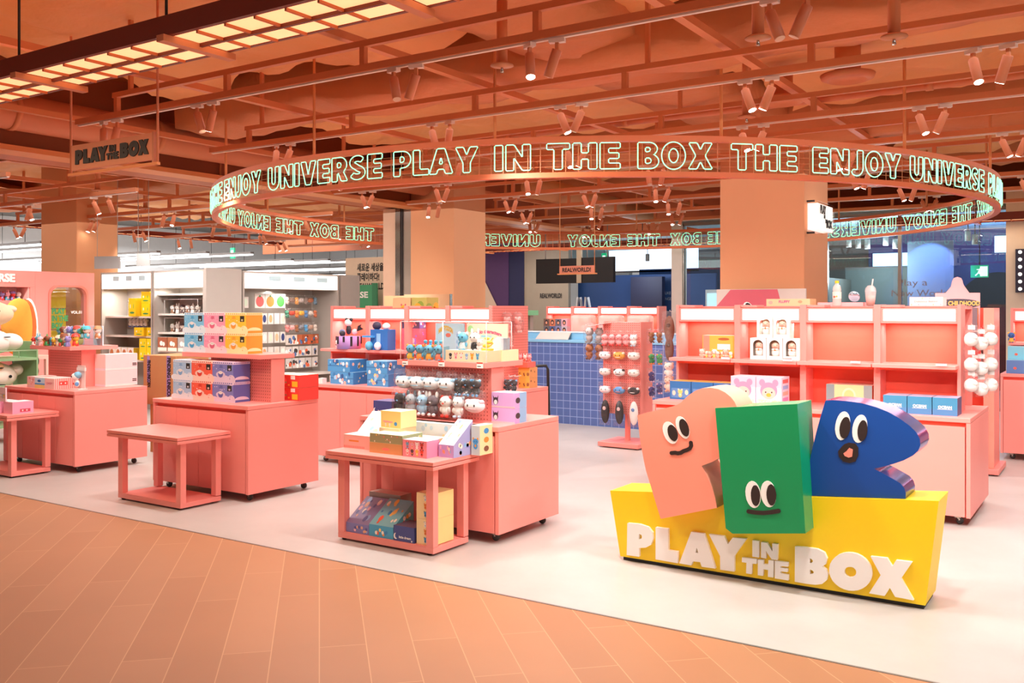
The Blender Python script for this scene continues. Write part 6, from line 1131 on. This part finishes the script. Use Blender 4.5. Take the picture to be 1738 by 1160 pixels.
# --- far shelves beyond the register
for i in range(3):
    r = thing('storage_case', '%s translucent case of toys from the left beyond the register' % ORD[i], 'storage case', (-8.045 + .54 * i, 14.04, 1.05), 0, 'translucent cases beyond the register')
    MB(mat('#f8eee8', .25, alpha=.45)).box(0, .42, 0, .22, 0, .33).build('case', r, bev=.05); 
    for q in range(3): MB(mat(['#f2b8a0', '#e8e0d8', '#c9a08a'][q])).ell(.1 + .12 * q, .1, .09, .05, .05, .07).ell(.14 + .1 * q, .12, .24, .04, .04, .05).build('toy', r)
for i in range(8): gift_box('toy_box', '%s checked window carton in the left bay beyond the register, %s row' % (ORD[i % 4], ['lower', 'upper'][i // 4]), 'toy box', -8.58 + .12 * (i % 4), 14.05, 1.052 + .13 * (i // 4), .115, .12, .128, ['#6a6a72', '#5a6a9c', '#8a8fc0', '#c9c0cc', '#7a5a50', '#d07a5a', '#6f6f80', '#e0b0c0'][i], None, None, lambda b, w, d, h: b.disc(w * .5, h * .5, w * .3, h * .36, -.0006, mat('#2c2830'), 12).disc(w * .5, h * .45, w * .18, h * .2, -.0008, mat('#e8a080'), 10), 'window cartons beyond the register')
for i in range(14):
    toy(-9.2 + .13 * (i % 7), 12.72, 1.16 + .12 * (i // 7), .1, CO[i], CO[(i + 5) % 14], KN[i % 5], '%s %s toy from left, %s shelf of the grey display case' % (ORD[i % 7], CN[i], ['lower', 'upper'][i // 7]), 'toys in the grey display case')
# hand truck
r = thing('hand_truck', 'black folding hand truck standing before the blue tiled counter', 'hand truck', (-5.42, 8.84, 0), R(10))
b = MB(BLACK); b.tube([(-.07, -.1, .82), (-.03, -.06, .86), (.05, 0, .86), (.07, 0, .82), (.075, 0, .6), (.09, .0, .06)], .016, 8).tube([(.075, 0, .6), (-.07, 0, .58), (-.09, 0, .06)], .014, 8); b.build('handle', r); MB(DARK).box(-.14, .14, -.28, .02, .03, .05).build('toe_plate', r)
for x in (-.12, .12): o = MB(BLACK).lathe([(0, -.02), (.07, -.02), (.075, 0), (.07, .02), (0, .02)], n=16).build('wheel', r, (x, .05, .077)); o.rotation_euler = (0, R(90), 0)
# --- cardboard cartons
def carton(label, x, y, z, w_, d, h, rot=0, tape=True, flaps=False):
    r = thing('cardboard_carton', label, 'carton', (x, y, z), rot, 'brown shipping cartons')
    MB(CARD).box(0, w_, 0, d, 0, h).build('carton', r, bev=.004)
    if tape:
        b = MB(mat('#9a86c8', .4)); b.box(w_ * .12, w_ * .2, -.001, 0, h * .45, h * .98).box(w_ * .72, w_ * .82, -.001, 0, 0, h).build('tape', r)
        MB(BLACK).text('FINDING UNICORN', .045, w_ * .14, -.002, h * .9, BLACK, .05, face='d', align='L', width=h * .55).build('lettering', r); t = MB(BLACK); t.text('FINDING UNICORN', .05, w_ * .745, -.002, h * .96, BLACK, .05, face='d', align='L', width=h * .9); t.build('lettering', r)
    if flaps: MB(mat('#8a5c38', .8))._add([(0, 0, h), (w_, 0, h), (w_ * 1.15, -.12, h + .1), (.05, -.14, h + .12)], [(0, 1, 2, 3)])._add([(w_, 0, h), (w_, d, h), (w_ + .16, d * .9, h + .05), (w_ + .18, -.05, h + .04)], [(0, 1, 2, 3)]).build('flap', r)
carton('big brown carton with violet lettered tape between left cabinets', -8.56, 6.02, .50, .48, .44, .51, R(5), True, False); carton('brown carton at the bottom between the left cabinets', -8.5, 6.06, 0, .44, .42, .499, R(5), False)
carton('open brown carton on the floor before the peg wall', -7.72, 7.95, .28, .62, .4, .5, R(12), False, True); carton('lower brown carton before the peg wall', -7.75, 8.0, 0, .6, .42, .279, R(12), False)
# --- left: pink wall unit with arch window
r = thing('wall_unit', 'pink wall unit with raised white lettering and arched window', 'wall unit', (-12.4, 5.6, 0))
n = 8; y0, y1, z0, z1, rr = 1.66, 2.19, .70, 1.79, .13
ar = [(y0, z0), (y1, z0)] + [(y1 - rr + rr * math.cos(math.pi / 2 * k / n), z1 - rr + rr * math.sin(math.pi / 2 * k / n)) for k in range(n + 1)] + [(y0 + rr - rr * math.sin(math.pi / 2 * k / n), z1 - rr + rr * math.cos(math.pi / 2 * k / n)) for k in range(n + 1)]
def rotx(mb):                                             # built in x,z then turned to face +x
    mb.v = [(-p[1], p[0], p[2]) for p in mb.v]; return mb
rotx(MB(PINK).slab([[(1.45, 0), (2.32, 0), (2.32, 2.0), (1.45, 2.0)], ar[::-1]], 0, .12)).build('arch_panel', r)
o2 = [(p[0] + (.025 if p[0] > (y0 + y1) / 2 else -.025) , p[1] + (.025 if p[1] > 1.2 else -.02)) for p in ar]
rotx(MB(mat('#ee8070', .35)).slab([o2, ar[::-1]], -.02, 0)).build('arch_trim', r)
MB(GLASS).box(-.06, -.05, y0, y1, z0, z1).build('window_pane', r)
b = MB(mat('#2f8a50', .5)); 
for t, z in (('PLAY', 1.42), ('IN THE', 1.32), ('BOX', 1.22)): b = MB(mat('#2f8a50', .5)); b.text(t, .075, y0 + .05, -.045, z, None, .06, 0, 'L', 'r', width={'PLAY': .2, 'IN THE': .24, 'BOX': .17}[t]).build('lettering', r)
b = MB(WHITE); b.text('VOL.01', .04, y0 + .33, -.045, 1.42, WHITE, .03, 0, 'L', 'r'); b.build('lettering', r)
MB(PINK).box(-.3, 0, -1.0, 1.45, 1.78, 2.0).box(-.3, 0, 1.38, 1.45, 0, 1.78).box(-.32, -.3, -1, 1.45, 0, 2.0, mat('#f4c0b8', .5)).box(-.3, -.02, 1.36, 1.38, 0, 1.78, mat('#f0c4ba', .5)).build('frame', r, bev=.003)
for z in (1.28, 1.60, .9): MB(PINK).box(-.3, -.02, -1, 1.38, z - .05, z).build('shelf', r)
MB(WHITE).text('UNIVERSE', .105, 1.17, .012, 1.85, WHITE, .05, .012, 'R', 'r', width=.62).build('lettering', r)
for i in range(9): toy(-12.55, 6.3 + .075 * i, 1.60, .13, CO[(i * 2) % 14], CO[(i * 5 + 3) % 14], KN[i % 5], '%s small toy from the left on the top shelf of the pink wall unit' % ORD[i], 'toys on the pink wall unit')
# green plush rack
r = thing('plush_rack', 'green metal rack of large plush at the left frame edge', 'rack', (-10.35, 5.4, 0))
GM = mat('#8fb485', .45)
MB(GM).box(-.5, .0, .50, .52, 0, 1.12).build('side_panel', r, bev=.003); MB(GM).box(-.5, 0, -1.0, -.98, 0, 1.12).build('side_panel', r, bev=.003)
for z in (.2, .56, .94):
    s = MB(GM).box(-.5, .0, -.98, .5, z - .03, z).build('shelf', r); w2 = MB(mat('#a8c49c', .4, .3)); w2.tube([(-.005, -.98, z + .08), (-.005, .5, z + .08)], .006)
    for q in range(5): w2.tube([(-.005, -.9 + q * .3, z), (-.005, -.9 + q * .3, z + .08)], .004)
    w2.build('wire_rail', s)
def big_plush(name, label, x, y, z, parts, rot=R(90)):
    r = MB(); 
    for c, col in parts: r.ell(*c, mat(col, .9, noise=.05, scale=25), 18, 12)
    return tag(r.build(name, None, (x, y, z), rot), label, 'plush toy', 'large plush on the green rack')
EYE = '#17130f'
big_plush('plush_cushion', 'large cream round plush topmost on the green rack', -10.6, 5.46, 1.435, [((0, 0, 0), .0) for _ in ()] + [((0, 0, .0, .3, .2, .15), '#efd0ac'), ((.24, 0, .05, .1, .1, .05), '#f0d6b8'), ((.05, -.19, .03, .012, .01, .014), EYE), ((-.12, -.19, .03, .012, .01, .014), EYE), ((-.03, -.2, -.02, .03, .008, .008), '#a8603c')])
big_plush('plush_cushion', 'large white plush with blue cap and dark brows on the green rack', -10.6, 5.46, 1.115, [((-.05, 0, .0, .34, .22, .16), '#f4ece4'), ((-.2, -.02, .09, .22, .2, .1), '#3f8ab4'), ((.25, -.03, .0, .13, .16, .1), '#f6ece4'), ((-.17, -.2, .04, .07, .02, .025), EYE), ((.02, -.19, .1, .02, .02, .05), EYE), ((-.08, -.21, -.04, .12, .012, .01), EYE), ((.14, -.19, .06, .04, .01, .007), EYE)])
big_plush('plush_cushion', 'large white plush with tan brow patch on the middle rack shelf', -10.6, 5.46, .735, [((-.02, 0, .0, .36, .22, .17), '#efe0d0'), ((0, -.03, .11, .16, .2, .08), '#dca87a'), ((.33, 0, .06, .08, .1, .07), '#efe4d8'), ((-.12, -.22, .0, .018, .012, .018), EYE), ((.17, -.2, .0, .018, .012, .018), EYE), ((.03, -.21, .1, .06, .012, .01), EYE), ((-.08, -.21, .11, .05, .012, .01), EYE), ((.05, -.22, -.09, .06, .014, .012), EYE)])
big_plush('plush_cushion', 'tall orange bread shaped plush cushion behind the rack', -11.45, 6.3, 1.262, [((0, 0, 0, .21, .13, .36), '#f0a43c'), ((.1, .03, 0, .13, .14, .35), '#d8662c'), ((.16, .06, 0, .09, .14, .36), '#f4ece0')])
big_plush('plush_cushion', 'pink plush partly hidden behind the orange cushion', -11.75, 6.56, 1.13, [((0, 0, 0, .16, .14, .22), '#f2bfae'), ((.02, 0, .22, .1, .1, .1), '#f4d0c0')])
big_plush('plush_cushion', 'black cat plush with pointed ears beside the green rack', -11.13, 6.2, .73, [((0, 0, 0, .16, .12, .14), EYE), ((-.1, 0, .13, .05, .05, .08), EYE), ((.12, 0, .12, .05, .05, .08), EYE), ((0, -.11, .14, .08, .04, .03), '#f2efec'), ((0, 0, -.18, .1, .1, .08), EYE)])
tag(MB(mat('#f0c8bc', .6)).box(-11.32, -10.95, 6.05, 6.45, 0, .46).box(-11.32, -10.95, 6.05, 6.45, .46, .47, WHITE).build('display_plinth'), 'pale pink plinth under the black cat plush', 'plinth')
tag(MB(mat('#e8b0a0', .6)).box(-11.98, -11.33, 6.0, 6.7, .86, .9).box(-11.98, -11.93, 6.58, 6.7, 0, .86).box(-11.38, -11.33, 6.58, 6.7, 0, .86).build('display_plinth'), 'pink shelf plinth under the orange bread cushion', 'plinth')
for i in range(4): big_plush('plush_cushion', '%s small dark plush from the near end on the bottom rack shelf' % ORD[i], -10.55, 4.75 + .22 * i, .31, [((0, 0, 0, .1, .1, .1), ['#4a3c3a', '#efe4d8', '#5a463c', '#2a2628'][i]), ((0, -.08, .1, .08, .06, .07), ['#2a2628', '#d8c8b8', '#4a3a34', '#3a3434'][i])])
# --- grey shelving
def grey_unit(label, x, y, rot, w_, zs, depth=.42, h=2.02):
    r = thing('shelving_unit', label, 'shelving', (x, y, 0), rot, 'grey shelving with lit headers')
    MB(GREY).box(0, w_, depth, depth + .02, 0, h).build('back_panel', r); MB(GREY).box(0, .03, 0, depth, 0, h).build('side_panel', r); MB(GREY).box(w_ - .03, w_, 0, depth, 0, h).build('side_panel', r)
    hd = MB(GREY).box(.03, w_ - .03, .02, depth, h - .04, h).box(.03, w_ - .03, .03, .05, h - .25, h - .04).build('header', r); lp = MB(LIGHTBOX).box(.03, w_ - .03, .0, .03, h - .24, h - .03).build('light_panel', hd)
    for q in range(3): MB(mat('#c4e2ea', .5)).quad((w_ * (.25 + .25 * q), -.001, h - .13), (w_ * (.37 + .25 * q), -.001, h - .13), (w_ * (.37 + .25 * q), -.001, h - .06), (w_ * (.25 + .25 * q), -.001, h - .06)).build('printed_patch', lp)
    for z in zs: MB(mat('#d9d2ca', .5)).box(.03, w_ - .03, .06, depth, z - .025, z).build('shelf', r)
    c, s_ = math.cos(rot), math.sin(rot); lamp('AREA', 'header_lamp', (x + c * w_ / 2 - s_ * .12, y + s_ * w_ / 2 + c * .12, h - .27), 14, (1, .95, .9), w_ * .8, None, size_y=.08)
    return r
grey_unit('grey lit shelving stacked with yellow cartons', -12.68, 8.2, 0, 1.22, [.75, 1.1, 1.38]); grey_unit('grey lit shelving with clear cases of white plush', -11.44, 8.2, 0, 1.1, [.62, .9, 1.16, 1.42, 1.7])
grey_unit('grey lit peg wall of bagged goods and cards', -10.32, 8.84, R(90), 1.9, [.5], .55)
tag(MB(GREY).box(-10.34, -10.3, 8.2, 8.80, 0, 2.04).build('end_panel'), 'plain grey end panel between the two grey units', 'panel'); tag(MB(mat('#9a9088', .55)).box(-10.36, -10.3, 10.78, 11.2, 0, 2.02).build('end_panel'), 'plain grey end panel right of the peg wall', 'panel')
YB = lambda b, w, d, h: [b.disc(w * .5, h * .2, w * .34, h * .06, -.0008, mat('#2f8a50'), 12), b.disc(w * .25, h * .55, w * .06, h * .12, -.0007, WHITE, 10), b.disc(w * .72, h * .55, w * .05, h * .14, -.0007, mat('#6fae4a'), 10)]
for i, (x, y, z, w_, h) in enumerate([(-11.82, 8.28, 1.38, .2, .19), (-11.61, 8.28, 1.38, .13, .19), (-11.82, 8.28, 1.572, .2, .16), (-11.61, 8.28, 1.572, .13, .16), (-11.9, 8.22, 1.1, .22, .12), (-11.67, 8.26, 1.1, .2, .12), (-11.78, 8.22, .752, .16, .17), (-11.61, 8.22, .752, .14, .17), (-11.78, 8.22, .924, .16, .14), (-11.61, 8.22, .924, .14, .14), (-12.0, 8.2, 1.38, .16, .26)]):
    gift_box('yellow_carton', '%s bright yellow carton counted up the stack in the left grey shelving' % ORD[i], 'carton', x, y, z, w_, .2, h, '#f5cf14', '#f8dc4a', '#d8ab10', YB, 'yellow cartons in the grey shelving')
for i in range(4): gift_box('window_carton', '%s white carton with oval windows in the left grey shelving' % ORD[i], 'toy box', -12.55 + .15 * i, 8.25, .752, .14, .15, .17, '#f4efe9', '#f8f6f2', '#f0c830', lambda b, w, d, h: b.disc(w * .5, h * .5, w * .3, h * .36, -.0006, mat('#c87a4c'), 14), 'oval window cartons')
for i in range(10): bag_plush(-12.35 + .09 * (i % 5), 8.5, 1.55 - .25 * (i // 5), [('#c98a4a', '#8a5430', 'bear'), ('#f2e8dc', '#5a6a9c', 'bear')][i // 5], '%s bagged plush in the %s row of the left grey shelving' % (ORD[i % 5], ['brown', 'white'][i // 5]), 'plush toy', 'bagged plush in the left grey shelving', .12)
n = 0
for z in (1.42, 1.16):
    acrylic('clear case of white plush on the %s shelf of the middle grey unit' % ('second' if z > 1.3 else 'third'), -11.32, 8.3, z, .72, .22, .2)
for z, nm in ((1.42, 'second'), (1.16, 'third')):
    for i in range(6): toy(-11.27 + .11 * i, 8.4, z + .001, .13, ['#f6f2ee', '#e9e2da', '#f4ece2'][i % 3], ['#8a5a3c', '#f6f2ee', '#3a3434'][i % 3], KN[i % 5], '%s white toy from the left on the %s shelf of the middle grey unit' % (ORD[i], nm), 'white toys in the middle grey unit')
for i in range(5): gift_box('photo_carton', '%s picture carton from the left on the lower shelves of the middle grey unit' % ORD[i], 'toy box', -11.36 + .22 * i if i < 3 else -11.3 + .27 * (i - 3), 8.22, .901 if i < 3 else .621, .2, .16, .19, ['#9a5a40', '#a86a48', '#a8a4a0', '#e8d8c4', '#9fd0e4'][i], '#f0e8de', None, lambda b, w, d, h: [b.quad((0, -.0005, 0), (w, -.0005, 0), (w, -.0005, h * .25), (0, -.0005, h * .25), mat('#f2e6d6')), b.disc(w * .4, h * .55, w * .18, h * .18, -.0008, WHITE, 12), b.disc(w * .65, h * .5, w * .14, h * .16, -.0008, mat('#f4ece2'), 12)], 'picture cartons in the middle grey unit')
# peg wall goods (facing +x)
random.seed(17)
rows = [(1.62, 'bag', ['#c9b4a8', '#8a6a5a', '#e8a050', '#d0c0b8', '#a08a80', '#b86a40', '#6a8aa0']), (1.42, 'bag', ['#3f8a6a', '#e04a34', '#f0853c', '#f3b43c', '#4f86c0', '#e8dccf', '#d8703c']), (1.20, 'bag', ['#f0908a', '#f2a09a', '#a8683c', '#8a8f98', '#4f9fd0', '#c9a08a', '#e8dccf']),
        (1.02, 'card', ['#d8ccc2', '#e8dccf', '#b8623c', '#a8542f', '#b8623c', '#a85a38']), (.84, 'card', ['#cfc8c2', '#d8d2cc', '#c9c2bc', '#d8d2cc', '#cfc8c2']), (.66, 'card', ['#c9c4c0', '#cfcac6', '#d4cfca', '#c9c4c0', '#cfc8c2'])]
MB(GREY)
for ri, (z, kind, cols) in enumerate(rows):
    for i, c in enumerate(cols):
        y = 9.92 + i * (.68 / len(cols))
        if kind == 'bag': bag_plush(-10.62, y, z, (c, shade(c, .75), ['bear', 'wide'][i % 2]), '%s bagged toy from the left in the %s right-hand row of the peg wall' % (ORD[i], ORD[ri]), 'plush toy', 'goods on the peg wall', .1, R(90))
        else: gift_box('hanging_card', '%s carded toy from the left in the %s right-hand row of the peg wall' % (ORD[i], ORD[ri]), 'carded toy', -10.62, y, z - .08, .12, .01, .15, c, c, c, dots(['#3a3434', '#d8603c', '#f2efec', '#4f6fa0'], 5, i + ri * 9, .15, .7, .16, False), 'goods on the peg wall', R(90))
for i, c in enumerate(['#e0605c', '#f08a3c', '#4f9a4c']): gift_box('hanging_card', ['strawberry red', 'orange pear', 'green clover'][i] + ' shaped cushion card at the top of the peg wall', 'carded toy', -10.6, 9.30 + .2 * i, 1.5, .19, .012, .21, '#e8e0d8', '#e8e0d8', None, (lambda cc: lambda b, w, d, h: b.disc(w * .5, h * .45, w * .4, h * .38, -.0008, mat(cc), 18).disc(w * .5, h * .82, w * .1, h * .08, -.001, mat('#4f8a4c'), 10))(c), 'cushion cards on the peg wall', R(90))
for ri, z in enumerate((1.36, 1.08, .86, 1.6)):
    for i in range(5 if ri < 3 else 2):
        y = (9.33 if ri < 3 else 8.98) + i * .12; c = ['#e0b08a', '#d8c8b8', '#2f3f70', '#f2e8de', '#e8a070', '#c9d8c0', '#f0d0c8'][(i * 2 + ri) % 7]
        gift_box('hanging_card', '%s carded goods from the left in the %s left-hand row of the peg wall' % (ORD[i], ORD[ri]), 'carded toy', -10.62, y, z - .1, .1, .02, .16, '#d9d0c8', None, None, (lambda cc: lambda b, w, d, h: b.disc(w * .5, h * .5, w * .34, h * .36, -.0008, mat(cc), 12))(c), 'goods on the peg wall', R(90))

for i, (y, z) in enumerate([(7.2, .9), (7.46, .9), (7.2, 1.2), (7.46, 1.2), (7.2, 1.5), (7.46, 1.5)]): gift_box('yellow_carton', '%s yellow carton counted up the stack seen through the arched window' % ORD[i], 'carton', -13.0, y, z, .25, .24, .28, '#f5cf14', '#f8dc4a', '#f2c812', None, 'yellow cartons behind the arched window')
tag(MB(GREY).box(-13.05, -12.72, 7.15, 7.75, .85, .9).box(-13.05, -13.0, 7.15, 7.2, 0, .85).box(-13.05, -13.0, 7.7, 7.75, 0, .85).box(-12.77, -12.72, 7.15, 7.2, 0, .85).box(-12.77, -12.72, 7.7, 7.75, 0, .85).build('display_plinth'), 'grey stand under the yellow cartons behind the arch', 'plinth')

# small things around the shop
for i, (x, y, z, w_) in enumerate([(-11.9, 7.6, 2.04, .4), (-11.1, 7.7, 2.06, .2)]):
    r = thing('hanging_sign', ['wide grey blank hanging board over the left grey shelving', 'narrow grey blank hanging board over the middle grey unit'][i], 'sign', (x, y, z), R(20), 'blank hanging boards')
    MB(mat('#8f8d8a', .35)).box(0, w_, 0, .02, 0, .17).build('panel', r)
    for q in (.1, .9): MB(GREY).tube([(w_ * q, .01, .17), (w_ * q, .01, 1.86)], .004, 5).build('hanger_rod', r)
r = thing('step_ladder', 'pale folding step ladder before the dark blue rear wall', 'ladder', (-9.55, 16.9, 0)); LM = mat('#b9bcc0', .4, .5)
for x in (0, .3): MB(LM).bar((x * .8 + .03, -.25, 0), (x * .6 + .06, 0, 1.72), .03, .05).build('rail', r); MB(LM).bar((x * .8 + .25, .3, 0), (x * .6 + .1, .03, 1.72), .03, .05).build('rail', r)
for k in range(5): MB(LM).box(.04, .28, -.24 + .045 * k, -.16 + .045 * k, .28 + .3 * k, .30 + .3 * k).build('step', r)
r = thing('drinks_fridge', 'glowing pale blue upright fridge behind the glass by the right column', 'fridge', (-6.75, 17.0, 0))
MB(mat('#cfd8dc', .4)).box(0, .5, 0, .5, 0, 1.85).build('body', r); MB(mat('#bfe6f4', .3, emit=.9, noise=0)).box(.04, .46, -.02, 0, .3, 1.78).build('door', r)
r = thing('ceiling_speaker', 'small grey box speaker at the upper left edge of the view', 'speaker', (-6.62, 3.15, 2.9)); r.location = (-6.50, 3.0, 2.96)
MB(mat('#b7b2ac', .5)).box(-.12, .02, -.05, .05, 0, .1).build('body', r); MB(GREY).tube([(-.05, 0, .1), (-.05, 0, .99)], .01).build('hanger_rod', r)
for q in (True, False):
    if not usedp[q]: bpy.data.objects.remove(pro[q])
